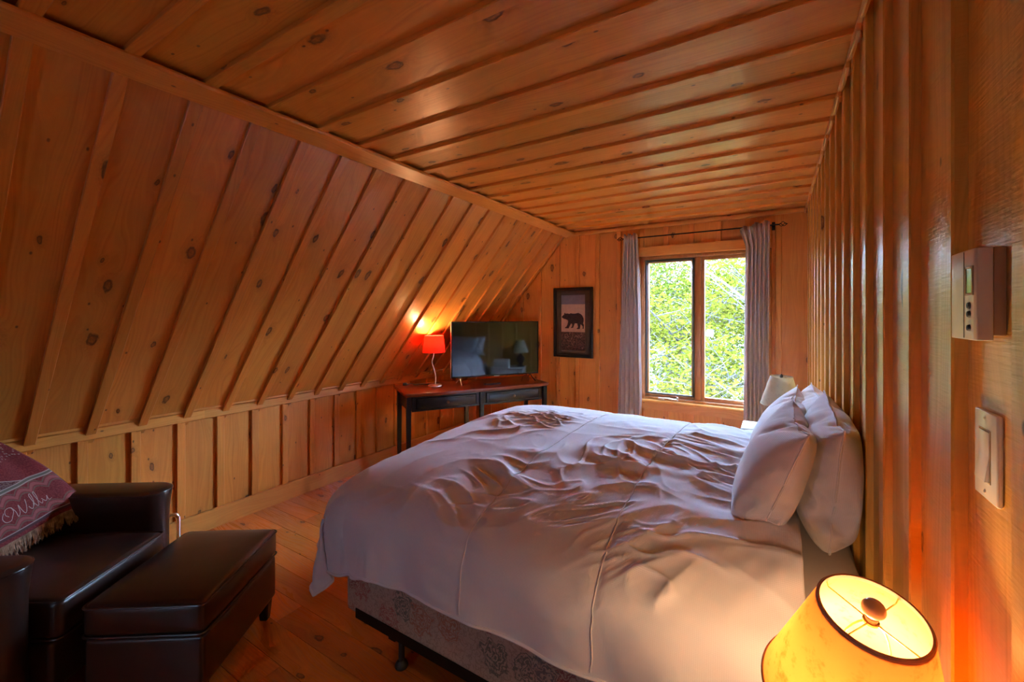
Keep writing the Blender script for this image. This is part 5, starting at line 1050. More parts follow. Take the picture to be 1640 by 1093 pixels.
c_, b_ = simple_cols(0.524, 0.2372, YB, YD, -2.0, XR)
planked('ceiling', lambda u, v, h: (v, u, ZC - h), c_, b_, M['ceiling'])
c_, b_ = simple_cols(0.500, 0.2347, YB, YD, 0.0, 0.80)
planked('wall_left', lambda u, v, h: (XK + h, u, v), c_, b_, M['wall'])
SL = math.hypot(S0[0] - S1[0], 2.44 - S1[1])
sd = Vector((1, 0, SG)).normalized()
sn = Vector((sd.z, 0, -sd.x))
s_org = Vector((-3.372, 0, 2.362 + (-3.372 + 1.998) * SG))
c_, b_ = simple_cols(0.527, 0.2330, YB, YD, 0.0, (-1.955 + 3.372) / sd.x)
planked('wall_slope', lambda u, v, h: tuple(s_org + Vector((0, u, 0)) + sd * v + sn * h), c_, b_, M['wall'])
c_, b_ = simple_cols(0.877, 0.2345, YB, YD, 0.0, ZC)
planked('wall_right', lambda u, v, h: (XR - h, u, v), c_, b_, M['right'], thick=0.0175)

# far wall with the window opening
OX0, OX1, OZ0, OZ1 = -1.150, -0.100, 0.645, 2.065
xs_b = [-3.365]
e = -3.27
bat_x = []
while e < XR - 0.05:
    bat_x.append(e)
    e += 0.2335
bat_x = [x + 0.0 for x in bat_x]
cuts = sorted(set([XK] + [x + 0.02 for x in bat_x] + [OX0, OX1, -1.965, XR]))
cols = []
for a, b in zip(cuts, cuts[1:]):
    ta, tb = zslope(a) + 0.005, zslope(b) + 0.005
    if a >= OX0 - 1e-4 and b <= OX1 + 1e-4:
        cols.append((a, b, [(0, 0, OZ0, OZ0), (OZ1, OZ1, ta, tb)]))
    else:
        cols.append((a, b, [(0, 0, ta, tb)]))
bats = []
for x in bat_x:
    a, b = x, x + 0.045
    if b > XR - 0.01: continue
    ta, tb = zslope(a) - 0.005, zslope(b) - 0.005
    if b > OX0 - 0.03 and a < OX1 + 0.03:
        bats.append((a, b, [(0, 0, 0.56, 0.56), (2.165, 2.165, ta, tb)]))
    else:
        bats.append((a, b, [(0, 0, ta, tb)]))
planked('wall_far', lambda u, v, h: (u, YD - h, v), cols, bats, M['wall'], thick=0.016)

# back wall (behind the camera) with a small unseen window added for cool fill light
RX0, RX1, RZ0, RZ1 = -1.39, -1.21, 0.96, 1.14
cols, bats = [], []
cutb = sorted([XK + 0.235 * k for k in range(15)] + [-1.965, RX0, RX1, XR])
for a, b in zip(cutb, cutb[1:]):
    ta, tb = zslope(a) + 0.005, zslope(b) + 0.005
    if a >= RX0 - 1e-4 and b <= RX1 + 1e-4:
        cols.append((a, b, [(0, 0, RZ0, RZ0), (RZ1, RZ1, ta, tb)]))
    else:
        cols.append((a, b, [(0, 0, ta, tb)]))
planked('wall_back', lambda u, v, h: (u, YB + h, v), cols, bats, M['wall'])
bm = B()
for (x0, x1, z0, z1) in ((RX0 - 0.05, RX0 + 0.005, RZ0 - 0.05, RZ1 + 0.05), (RX1 - 0.005, RX1 + 0.05, RZ0 - 0.05, RZ1 + 0.05), (RX0 + 0.005, RX1 - 0.005, RZ1 - 0.005, RZ1 + 0.05), (RX0 + 0.005, RX1 - 0.005, RZ0 - 0.05, RZ0 + 0.005)):
    add_box(bm, x0, x1, YB - 0.08, YB + 0.02, z0, z1, 0.003)
o = obj('added_fill_window', bm, M['sash'])
tag(o, kind='structure')
obj('pane', box(RX0, RX1, YB - 0.06, YB - 0.055, RZ0, RZ1), M['glass'], o, smooth=False)

# floor planks running along x
mb = MB()
y = YB
pw = 0.133
while y < YD:
    y1 = min(y + pw - 0.0022, YD)
    x = XK
    x -= rnd.uniform(0, 2.0)
    while x < XR:
        L = rnd.uniform(1.1, 2.9)
        a, b = max(x, XK), min(x + L - 0.002, XR)
        if b > a + 0.02:
            r, ou, ov = rnd.random(), rnd.uniform(0, 60), rnd.uniform(0, 60)
            for (za, zb) in ((0, 0),):
                pts = [(a, y, 0), (b, y, 0), (b, y1, 0), (a, y1, 0)]
                mb.face(pts, [(p[1] + ou, p[0] + ov) for p in pts], r)
            pts = [(a, y, -0.006), (b, y, -0.006), (b, y, 0), (a, y, 0)]
            mb.face(pts, [(p[1] + ou, p[0] + ov) for p in pts], r)
            pts = [(b, y1, -0.006), (a, y1, -0.006), (a, y1, 0), (b, y1, 0)]
            mb.face(pts, [(p[1] + ou, p[0] + ov) for p in pts], r)
        x += L
    y += pw
pts = [(XK, YB, -0.006), (XR, YB, -0.006), (XR, YD, -0.006), (XK, YD, -0.006)]
mb.face(pts, [(0, 0)] * 4, 0.0)
o = link('floor', mb.mesh('floor'), M['floor'])
tag(o, kind='structure')


def board_run(name, prof, y0, y1, mat, along='y', seg=2.6):
    """profile (a, z) extruded along y (or x), uv in metres"""
    mb = MB()
    n = len(prof)
    y = y0
    while y < y1 - 0.01:
        ye = min(y + seg, y1)
        r, ou, ov = rnd.random(), rnd.uniform(0, 60), rnd.uniform(0, 60)
        acc = 0
        for k in range(n):
            p, q = prof[k], prof[(k + 1) % n]
            dl = math.hypot(q[0] - p[0], q[1] - p[1])
            if along == 'y':
                pts = [(p[0], y, p[1]), (p[0], ye, p[1]), (q[0], ye, q[1]), (q[0], y, q[1])]
            else:
                pts = [(y, p[0], p[1]), (ye, p[0], p[1]), (ye, q[0], q[1]), (y, q[0], q[1])]
            mb.face(pts, [(acc + ou, y + ov), (acc + ou, ye + ov), (acc + dl + ou, ye + ov), (acc + dl + ou, y + ov)], r)
            acc += dl
        if along == 'y':
            for yy in (y, ye): mb.face([(p[0], yy, p[1]) for p in prof], [(p[0] + ou, p[1] + ov) for p in prof], r)
        else:
            for yy in (y, ye): mb.face([(yy, p[0], p[1]) for p in prof], [(p[0] + ou, p[1] + ov) for p in prof], r)
        y = ye
    o = link(name, mb.mesh(name), mat)
    tag(o, kind='structure')
    return o


# trim where the slope meets the ceiling, rail on the knee wall, baseboard
board_run('trim_1', [(-1.862, 2.381), (-1.862, 2.374), (-1.870, 2.366), (-1.985, 2.345), (-2.000, 2.352), (-1.985, 2.375)], YB, YD - 0.002, M['trim'], seg=3.1)
board_run('trim_2', [(XK + 0.0195, 0.776), (XK + 0.048, 0.776), (XK + 0.052, 0.780), (XK + 0.052, 0.838), (XK + 0.048, 0.842), (XK + 0.0195, 0.842)], YB, YD - 0.002, M['trim'], seg=3.4)
board_run('trim_3', [(XK + 0.0195, 0.8425), (XK + 0.070, 0.8425), (XK + 0.074, 0.847), (XK + 0.074, 0.858), (XK + 0.064, 0.862), (XK + 0.047, 0.862)], YB, YD - 0.002, M['trim'], seg=2.9)
board_run('baseboard_left', [(XK + 0.0195, 0.0), (XK + 0.038, 0.0), (XK + 0.038, 0.128), (XK + 0.034, 0.132), (XK + 0.0195, 0.132)], YB, YD - 0.002, M['trim'], seg=3.0)
board_run('baseboard_far', [(YD - 0.034, 0.0), (YD - 0.034, 0.128), (YD - 0.017, 0.132), (YD - 0.017, 0.0)], XK + 0.04, XR - 0.02, M['trim'], along='x')

# scribed trim between ceiling and right wall with a wavy lower edge
mb = MB()
ys = np.linspace(YB, YD - 0.003, 700)
rr = rnd.random()
prev = None
for y in ys:
    ph = ((y - 0.877) / 0.2345) % 1.0
    wv = 0.012 if ph < 0.21 else 0.028 + 0.010 * math.sin((ph - 0.21) / 0.79 * PI)
    wv += 0.0025 * noise.noise(Vector((y * 9, 0, 0)))
    zt = 2.3805
    x0 = 0.2195 - 0.012
    cur = [(x0 + 0.004, y, zt), (x0, y, zt - 0.004), (x0, y, zt - wv), (x0 + 0.004, y, zt - wv - 0.003), (0.2185, y, zt - wv - 0.003)]
    if prev:
        for k in range(4):
            mb.face([prev[k], cur[k], cur[k + 1], prev[k + 1]], [(0.006 * k + 3, prev[k][1]), (0.006 * k + 3, y), (0.006 * k + 3.006, y), (0.006 * k + 3.006, prev[k][1])], rr)
    prev = cur
o = link('trim_4', mb.mesh('trim_4'), M['trim'])
tag(o, kind='structure')
board_run('trim_5', [(YD - 0.017, 2.3805), (YD - 0.030, 2.3805), (YD - 0.030, 2.352), (YD - 0.017, 2.348)], -1.95, 0.205, M['trim'], along='x')

# ---------------------------------------------------------------- window
win = B()
WY = YD
for (x0, x1, z0, z1, ya, yb) in (
        (OX0 - 0.002, OX0 + 0.032, OZ0, OZ1, WY - 0.012, WY + 0.14),
        (OX1 - 0.032, OX1 + 0.002, OZ0, OZ1, WY - 0.012, WY + 0.14),
        (OX0 + 0.032, OX1 - 0.032, OZ1 - 0.03, OZ1, WY - 0.012, WY + 0.14),
        (OX0 + 0.032, OX1 - 0.032, OZ0, OZ0 + 0.022, WY - 0.012, WY + 0.14),
        (-0.652, -0.600, OZ0 + 0.022, OZ1 - 0.03, WY + 0.012, WY + 0.14)):
    add_box(win, x0, x1, ya, yb, z0, z1, 0.003)
w1 = obj('window_1', win, M['sash'])
tag(w1, kind='structure')


def sash(x0, x1, z0, z1, s, name='sash'):
    bm = B()
    ya, yb = WY + 0.025, WY + 0.065
    for (a, b, c, d) in ((x0, x0 + s, z0, z1), (x1 - s, x1, z0, z1), (x0 + s, x1 - s, z1 - s, z1), (x0 + s, x1 - s, z0, z0 + s * 1.15)):
        add_box(bm, a, b, ya, yb, c, d, 0.004)
    o = obj(name, bm, M['sash'], w1)
    obj('pane', box(x0 + s - 0.005, x1 - s + 0.005, WY + 0.045, WY + 0.049, z0 + s, z1 - s), M['glass'], o, smooth=False)
    return o


sL = sash(OX0 + 0.034, -0.654, OZ0 + 0.024, OZ1 - 0.032, 0.030)
sR = sash(-0.598, OX1 - 0.034, OZ0 + 0.024, OZ1 - 0.032, 0.030)
# insect screen frame on the left sash
bm = B()
x0, x1, z0, z1, s = OX0 + 0.036, -0.656, OZ0 + 0.052, OZ1 - 0.036, 0.016
for (a, b, c, d) in ((x0, x0 + s, z0, z1), (x1 - s, x1, z0, z1), (x0 + s, x1 - s, z1 - s, z1), (x0 + s, x1 - s, z0, z0 + s)):
    add_box(bm, a, b, WY + 0.006, WY + 0.018, c, d, 0.002)
scf = obj('screen_frame', bm, M['grey_frame'], w1)
scf['label'] = 'thin grey-green insect screen frame'
# crank handle
bm = B()
add_box(bm, -0.985, -0.925, WY - 0.028, WY - 0.010, OZ0 + 0.006, OZ0 + 0.026, 0.005, 3)
add_tube(bm, bez([(-0.93, WY - 0.03, OZ0 + 0.022), (-0.90, WY - 0.04, OZ0 + 0.028), (-0.85, WY - 0.042, OZ0 + 0.022), (-0.80, WY - 0.04, OZ0 + 0.020)], 5), 0.006, 8)
add_tube(bm, [(-0.80, WY - 0.04, OZ0 + 0.012), (-0.80, WY - 0.04, OZ0 + 0.045)], 0.009, 10)
ch = obj('crank_handle', bm, M['nickel'], w1)
ch['label'] = 'silver folding crank handle'
board_run('trim_6', [(WY - 0.017, 2.068), (WY - 0.036, 2.068), (WY - 0.040, 2.072), (WY - 0.040, 2.160), (WY - 0.017, 2.164)], -1.225, -0.03, M['trim'], along='x')
for nm, a, b in (('trim_7', -1.222, -1.153), ('trim_8', -0.097, -0.03)):
    bm = box(a, b, WY - 0.036, WY - 0.0005, 0.645, 2.067, 0.003)
    o = obj(nm, bm, M['sash'])
    tag(o, kind='structure')
board_run('trim_9', [(WY, 0.618), (WY - 0.052, 0.618), (WY - 0.058, 0.624), (WY - 0.058, 0.638), (WY - 0.052, 0.6445), (WY, 0.6445)], -1.24, -0.01, M['trim'], along='x')
board_run('trim_10', [(WY - 0.017, 0.545), (WY - 0.036, 0.545), (WY - 0.036, 0.6175), (WY - 0.017, 0.6175)], -1.222, -0.03, M['trim'], along='x')
for nm, zz in (('trim_11', 0),):
    # outside reveal closes the wall thickness round the window
    bm = B()
    for (x0, x1, z0, z1) in ((OX0 - 0.10, OX0 - 0.002, OZ0 - 0.1, OZ1 + 0.1), (OX1 + 0.002, OX1 + 0.10, OZ0 - 0.1, OZ1 + 0.1), (OX0 - 0.002, OX1 + 0.002, OZ1 + 0.001, OZ1 + 0.1), (OX0 - 0.002, OX1 + 0.002, OZ0 - 0.1, OZ0 - 0.001)):
        add_box(bm, x0, x1, WY + 0.002, WY + 0.15, z0, z1)
    o = obj(nm, bm, M['sash'])
    tag(o, kind='structure')

# ---------------------------------------------------------------- curtain rod and curtains
RZ, RY = 2.253, YD - 0.085
rod = empty('curtain_rod', (-0.66, RY, RZ), 0, 'thin dark metal curtain rod with scrolled ends above the window', 'curtain rod')
bm = B()
add_tube(bm, [(-0.655, 0, 0), (0.685, 0, 0)], 0.006, 10)
obj('pole', bm, M['dark_metal'], rod)
for sx, x in ((-1, -0.655), (1, 0.685)):
    bm = B()
    for ph in range(3):
        pts = []
        for k in range(14):
            t = k / 13
            a = ph * 2 * PI / 3 + t * PI * 1.1
            r = 0.018 * math.sin(PI * t) + 0.002
            pts.append((x + sx * t * 0.055, r * math.cos(a), r * math.sin(a)))
        add_tube(bm, pts, 0.0028, 6)
    add_tube(bm, [(x + sx * 0.052, 0, 0), (x + sx * 0.062, 0, 0)], [0.006, 0.003], 8)
    obj('finial', bm, M['dark_metal'], rod)
for x in (-0.615, 0.645):
    bm = B()
    add_box(bm, x - 0.012, x + 0.012, 0.055, 0.0665, -0.035, 0.035, 0.003)
    add_tube(bm, bez([(x, 0.058, -0.015), (x, 0.03, -0.022), (x, 0.004, -0.012)], 5), 0.004, 8)
    obj('bracket', bm, M['dark_metal'], rod)


def curtain(xa_t, xb_t, xa_b, xb_b, label, folds, ztop=2.29, zbot=0.03, flare=0.0, seed=1):
    nx, nz = 150, 44
    mb = MB()
    g = []
    L = (xb_t - xa_t)
    for j in range(nz + 1):
        row = []
        t = j / nz
        z = ztop + (zbot - ztop) * t
        tt = t ** 0.7
        a = xa_t + (xa_b - xa_t) * tt
        b = xb_t + (xb_b - xb_t) * tt
        for i in range(nx + 1):
            s = i / nx
            amp = 0.030 + 0.010 * t
            ph = s * folds * 2 * PI + 0.8 * noise.noise(Vector((s * 3 + seed, t * 1.2, 0)))
            y = amp * math.sin(ph) * (0.75 + 0.35 * noise.noise(Vector((s * 4, t * 2, seed))))
            x = a + (b - a) * s + 0.010 * math.sin(ph * 2) + 0.006 * noise.noise(Vector((s * 5, t * 5, seed + 7)))
            if flare and t < 0.09:
                k = (1 - t / 0.09)
                x -= flare * k * (1 - s) ** 2
            pinch = math.exp(-((z - RZ) / 0.016) ** 2)
            y *= (1 - 0.45 * pinch)
            zz = z + (0.010 * math.sin(ph * 0.5 + seed) * max(0, 1 - t * 10)) - (flare * 0.9 * max(0, 1 - t / 0.09) * (1 - s) ** 2)
            row.append((x, y - 0.012, zz - RZ))
        g.append(row)
    for j in range(nz):
        for i in range(nx):
            u0, u1 = i * 0.008, (i + 1) * 0.008
            v0, v1 = -j * 0.051, -(j + 1) * 0.051
            mb.face([g[j][i], g[j][i + 1], g[j + 1][i + 1], g[j + 1][i]], [(u0, v0), (u1, v0), (u1, v1), (u0, v1)])
    me = mb.mesh('curtain')
    bm = bmesh.new()
    bm.from_mesh(me)
    bmesh.ops.remove_doubles(bm, verts=bm.verts, dist=1e-5)
    bm.to_mesh(me)
    bm.free()
    o = link('curtain', me, M['curtain'], smooth=True, loc=(0, RY, RZ))
    md = o.modifiers.new('thick', 'SOLIDIFY')
    md.thickness = 0.002
    tag(o, label, 'curtain', 'curtains at the window')
    return o


curtain(-1.300, -1.165, -1.375, -1.120, 'pale grey curtain gathered at the left side of the window', 5, seed=2)
curtain(-0.215, -0.040, -0.245, -0.050, 'pale grey curtain gathered at the right side of the window behind the bedside lamp', 6, flare=0.055, seed=5)

# ---------------------------------------------------------------- picture
pic = empty('framed_picture', (-1.889, YD - 0.017, 1.40), 0, 'black framed print of a standing bear hung between the television and the window', 'picture')
PW, PH = 0.232, 0.384
bm = B()
fw = 0.034
for (x0, x1, z0, z1) in ((-PW, -PW + fw, -PH, PH), (PW - fw, PW, -PH, PH), (-PW + fw, PW - fw, PH - fw, PH), (-PW + fw, PW - fw, -PH, -PH + fw)):
    add_box(bm, x0, x1, -0.026, 0.0, z0, z1, 0.006, 3)
obj('frame', bm, M['black_frame'], pic)
bm = B()
iw, ih = 0.142, 0.302
for (x0, x1, z0, z1) in ((-PW + fw, -iw, -PH + fw, PH - fw), (iw, PW - fw, -PH + fw, PH - fw), (-iw, iw, ih, PH - fw), (-iw, iw, -PH + fw, -ih)):
    add_box(bm, x0, x1, -0.014, -0.002, z0, z1, 0.002)
obj('mat_board', bm, M['mat_board'], pic)
pr = obj('print', box(-iw, iw, -0.006, -0.001, -ih, ih), M['paper_beige'], pic, smooth=False)
obj('sky_band', box(-iw, iw, -0.0075, -0.006, 0.20, ih), M['paper_grey'], pr, smooth=False)
lo_ = obj('carved_band', box(-iw, iw, -0.0085, -0.006, -ih, -0.105), M['bark_print'], pr, smooth=False)
bm = B()
for k in range(26):
    r_ = random.Random(k)
    x = r_.uniform(-iw + 0.01, iw - 0.03)
    z = r_.uniform(-ih + 0.01, -0.12)
    a = r_.uniform(-1, 1)
    l = r_.uniform(0.015, 0.045)
    pts = [(x + l * t * math.cos(a) * 0.6, -0.0088, z + l * t * math.sin(a) + 0.01 * math.sin(t * 3)) for t in np.linspace(0, 1, 5)]
    pts = [p for p in pts if -iw < p[0] < iw and -ih < p[2] < -0.105]
    if len(pts) > 2: add_tube(bm, pts, 0.0012, 4)
cl_ = obj('carved_lines', bm, M['paper_beige'], pr)
cl_['kind'] = 'stuff'
# bear silhouette from the print, facing left
bear = [(-0.132, 0.038), (-0.140, 0.050), (-0.128, 0.062), (-0.110, 0.074), (-0.108, 0.090), (-0.099, 0.096), (-0.092, 0.084), (-0.070, 0.088), (-0.045, 0.082), (-0.030, 0.090), (0.0, 0.084), (0.03, 0.086), (0.06, 0.093), (0.09, 0.082), (0.112, 0.062), (0.126, 0.032), (0.126, 0.000), (0.120, -0.020), (0.130, -0.040), (0.127, -0.078), (0.112, -0.080), (0.116, -0.058), (0.104, -0.040), (0.090, -0.030), (0.086, -0.055), (0.080, -0.082), (0.046, -0.084), (0.044, -0.074), (0.060, -0.064), (0.054, -0.036), (0.050, -0.022), (0.020, -0.022), (0.010, -0.045), (0.002, -0.070), (-0.026, -0.074), (-0.024, -0.064), (-0.012, -0.054), (-0.012, -0.028), (-0.026, -0.024), (-0.040, -0.050), (-0.056, -0.078), (-0.098, -0.076), (-0.100, -0.068), (-0.080, -0.058), (-0.066, -0.030), (-0.058, 0.000), (-0.066, 0.016), (-0.090, 0.024), (-0.112, 0.028)]
bear = [(x * 0.98, z + 0.012) for x, z in bear]
bm = B()
vs = [bm.verts.new((x, -0.0075, z)) for x, z in bear]
f_ = bm.faces.new(vs)
ex = bmesh.ops.extrude_face_region(bm, geom=[f_])
for v in [g_ for g_ in ex['geom'] if isinstance(g_, bmesh.types.BMVert)]: v.co.y = -0.006
bmesh.ops.triangulate(bm, faces=[f for f in bm.faces if len(f.verts) > 4])
obj('bear_silhouette', bm, M['bear_ink'], pr, smooth=False)
# ---------------------------------------------------------------- desk
DE = math.atan2(1.22, 0.764)      # direction of the desk front in plan
desk = empty('writing_desk', (-2.328, 3.227, 0), DE, 'black desk with a cherry top set across the far left corner under the television', 'desk')
# local x along the front (0 = middle), local y into the corner, z up
DW, DD, DH = 0.72, 0.53, 0.80


def bow(x, amt=0.022):
    return -amt * (1 - (x / DW) ** 2)


def top_poly(off, y1):
    pts = [(x, bow(x) - off) for x in np.linspace(-DW - off * 0.4, DW + off * 0.4, 25)]
    return pts + [(DW + off * 0.4, y1), (-DW - off * 0.4, y1)]


bm = B()
add_prism(bm, top_poly(0.0, DD), DH - 0.020, DH, bev=0.004)
add_prism(bm, top_poly(-0.014, DD - 0.01), DH - 0.034, DH - 0.0195, bev=0.003)
obj('desk_top', bm, M['cherry'], desk)
bm = B()
XI = 0.685
for x in (-XI + 0.012, XI - 0.012): add_box(bm, x - 0.010, x + 0.010, 0.045, DD - 0.11, DH - 0.16, DH - 0.0345, 0.002)
add_box(bm, -XI + 0.03, XI - 0.03, DD - 0.097, DD - 0.079, DH - 0.16, DH - 0.0345, 0.002)
# front rails
add_box(bm, -XI + 0.03, XI - 0.03, 0.028, 0.046, DH - 0.052, DH - 0.0345, 0.002)
add_box(bm, -XI + 0.03, XI - 0.03, 0.028, 0.046, DH - 0.168, DH - 0.148, 0.002)
add_box(bm, -XI + 0.03, -XI + 0.07, 0.028, 0.046, DH - 0.148, DH - 0.052, 0.002)
add_box(bm, XI - 0.07, XI - 0.03, 0.028, 0.046, DH - 0.148, DH - 0.052, 0.002)
add_box(bm, -0.055, 0.045, 0.028, 0.046, DH - 0.148, DH - 0.052, 0.002)
add_box(bm, -XI + 0.03, XI - 0.03, 0.05, DD - 0.11, DH - 0.160, DH - 0.150, 0.0)
obj('apron', bm, M['black_paint'], desk)
for (x, y) in ((-XI, 0.03), (-XI, DD - 0.10), (-0.005, 0.020), (-0.005, DD - 0.10), (XI, 0.03), (XI, DD - 0.10)):
    bm = B()
    w = 0.021
    t = bmesh.new()
    bmesh.ops.create_cube(t, size=1)
    for v in t.verts:
        k = 1.0 if v.co.z > 0 else 0.72
        v.co = Vector((v.co.x * 2 * w * k, v.co.y * 2 * w * k, (DH - 0.035) * (v.co.z + 0.5)))
    bmesh.ops.bevel(t, geom=list(t.edges), offset=0.003, segments=2, affect='EDGES')
    join(bm, t)
    obj('leg', bm, M['black_paint'], desk, loc=(x, y, 0))
for x0, x1 in ((-XI + 0.075, -0.060), (0.050, XI - 0.075)):
    bm = B()
    add_box(bm, x0, x1, 0.020, 0.040, DH - 0.145, DH - 0.055, 0.003)
    add_box(bm, x0 + 0.022, x1 - 0.022, 0.014, 0.022, DH - 0.132, DH - 0.068, 0.004)
    dr = obj('drawer', bm, M['black_paint'], desk)
    bm = B()
    add_lathe(bm, [(0.0005, 0.026), (0.008, 0.025), (0.013, 0.020), (0.013, 0.015), (0.007, 0.009), (0.006, 0.0), (0.0005, 0.0)], 20)
    kn = obj("knob", bm, M["bronze"], dr, loc=((x0 + x1) / 2, 0.016, DH - 0.100), rot=(PI / 2, 0, 0))

# ---------------------------------------------------------------- television
tvx = Vector((-2.672, 3.185, 0)); tvx2 = Vector((-2.133, 3.958, 0))
ta_ = math.atan2(tvx2.y - tvx.y, tvx2.x - tvx.x)
mid = (tvx + tvx2) / 2
tv = empty('television', (mid.x, mid.y, DH), ta_, 'flat black television reflecting the pillows, standing on the corner desk', 'television')
TW, TH, TB = 0.472, 0.552, 0.066
bm = B()
add_box(bm, -TW, TW, 0.004, 0.030, TB, TB + TH, 0.004)
add_box(bm, -TW * 0.72, TW * 0.72, 0.028, 0.075, TB + 0.03, TB + TH * 0.6, 0.012, 3)
obj('housing', bm, M['tv_body'], tv)
bm = B()
for (x0, x1, z0, z1) in ((-TW, -TW + 0.009, TB, TB + TH), (TW - 0.009, TW, TB, TB + TH), (-TW + 0.009, TW - 0.009, TB + TH - 0.009, TB + TH), (-TW + 0.009, TW - 0.009, TB, TB + 0.014)):
    add_box(bm, x0, x1, -0.002, 0.0035, z0, z1, 0.001)
obj('bezel', bm, M['tv_body'], tv)
obj('screen', box(-TW + 0.009, TW - 0.009, 0.0005, 0.0038, TB + 0.014, TB + TH - 0.009), M['tv_screen'], tv, smooth=False)
o = obj('edge_strip', box(-TW - 0.002, -TW, -0.002, 0.028, TB, TB + TH, 0.0005), M['silver'], tv)
o['label'] = 'silver left edge of the television'
for sx in (-1, 1):
    bm = B()
    x = sx * TW * 0.80
    add_tube(bm, bez([(x, 0.012, TB + 0.006), (x + sx * 0.008, -0.03, 0.035), (x + sx * 0.016, -0.085, 0.005)], 5), 0.0055, 8)
    add_tube(bm, bez([(x, 0.014, TB + 0.006), (x + sx * 0.008, 0.06, 0.035), (x + sx * 0.016, 0.105, 0.005)], 5), 0.0055, 8)
    f = obj('foot', bm, M['silver'] if sx < 0 else M['tv_body'], tv)
    f['label'] = 'silver splayed foot' if sx < 0 else 'black splayed foot'
bm = B()
add_box(bm, -0.03, 0.03, -0.0035, -0.002, TB - 0.004, TB + 0.005, 0.001)
obj('power_light_bar', bm, M['silver'], tv)
# small black remote lying under the television
bm = B()
add_box(bm, -0.085, 0.085, -0.022, 0.022, 0.0, 0.016, 0.006, 3)
rem = obj('remote_control', bm, M['charcoal'], loc=(-2.36, 3.43, DH + 0.0005), rot=(0, 0, ta_ + 0.05))
tag(rem, 'small black remote control lying on the desk under the television', 'remote')
bm = B()
for i in range(6):
    for j in range(3):
        add_lathe(bm, [(0.0001, 0.0178), (0.0035, 0.0178), (0.004, 0.0155)], 8, cx=-0.055 + i * 0.02, cy=-0.012 + j * 0.012)
obj('buttons', bm, M['tan_plastic'], rem)
# reddish loop of cable by the right foot
bm = B()
pts = []
for k in range(15):
    a = PI * k / 14
    pts.append((-0.040 * math.cos(a), 0.006 * math.sin(3 * a), 0.066 * math.sin(a) + 0.006))
add_tube(bm, pts, 0.0045, 8)
cb = obj('cable_loop', bm, plain('dark_red_cable', (0.10, 0.02, 0.012), 0.4), loc=(-2.165, 3.745, DH - 0.001), rot=(0, 0, math.radians(50)))
tag(cb, 'dark reddish cable loop standing by the right foot of the television', 'cable')
bm = B()
add_tube(bm, bez([(-0.05, 0.0, 0.006), (-0.01, 0.02, 0.014), (0.03, 0.0, 0.006), (0.08, 0.015, 0.006), (0.14, 0.01, 0.006), (0.20, 0.03, 0.006)], 6), 0.005, 8)
add_box(bm, -0.085, -0.045, -0.014, 0.014, 0.0, 0.024, 0.005, 3)
cd_ = obj('power_cord', bm, M['charcoal'], loc=(-3.00, 2.985, DH), rot=(0, 0, math.radians(40)))
tag(cd_, 'dark power cord with a plug on the left back corner of the desk', 'cord')

# ---------------------------------------------------------------- red lamp
rl = empty('table_lamp', (-2.771, 3.063, DH), 0, 'lit lamp with a red drum shade and wavy silver stem on the desk', 'lamp')
bm = B()
add_lathe(bm, [(0.0005, 0.0), (0.062, 0.0), (0.066, 0.004), (0.066, 0.010), (0.062, 0.016), (0.020, 0.021), (0.008, 0.026), (0.0005, 0.027)], 40)
obj('base', bm, M['nickel'], rl)
bm = B()
add_tube(bm, bez([(0, 0, 0.02), (0.004, 0.002, 0.07), (0.000, 0, 0.12), (-0.016, -0.008, 0.18), (-0.026, -0.014, 0.24), (-0.014, -0.007, 0.29), (-0.010, -0.005, 0.345)], 8), 0.0052, 10)
obj('stem', bm, M['nickel'], rl)
bx, by = -0.010, -0.005
bm = B()
add_lathe(bm, [(0.0005, 0.335), (0.013, 0.335), (0.013, 0.375), (0.009, 0.38), (0.0005, 0.38)], 20, cx=bx, cy=by)
obj('socket', bm, M['nickel'], rl)
bm = B()
add_lathe(bm, [(0.008, 0.380), (0.012, 0.392), (0.024, 0.412), (0.024, 0.424), (0.014, 0.438), (0.0005, 0.442)], 20, cx=bx, cy=by)
obj('bulb', bm, M['bulb_dim'], rl)
bm = B()
add_lathe(bm, [(0.107, 0.325), (0.090, 0.487), (0.0885, 0.487), (0.1055, 0.325), (0.107, 0.325)], 48, cx=bx, cy=by)
rs = obj('shade', bm, M['red_shade'], rl)
bm = B()
for a in (0, 2.094, 4.189):
    add_tube(bm, [(bx, by, 0.462), (bx + 0.089 * math.cos(a), by + 0.089 * math.sin(a), 0.478)], 0.0015, 6)
add_tube(bm, [(bx + 0.014 * math.cos(a), by + 0.014 * math.sin(a), 0.462) for a in np.linspace(0, 2 * PI, 17)[:-1]], 0.0018, 6, closed=True)
obj('shade_ring', bm, M['nickel'], rs)
pl = bpy.data.lights.new('lamp_light', 'POINT')
pl.energy = 5
pl.color = (1.0, 0.62, 0.28)
pl.shadow_soft_size = 0.02
plo = bpy.data.objects.new('lamp_light', pl)
C.objects.link(plo)
plo.parent = rl
plo.location = (bx, by, 0.452)


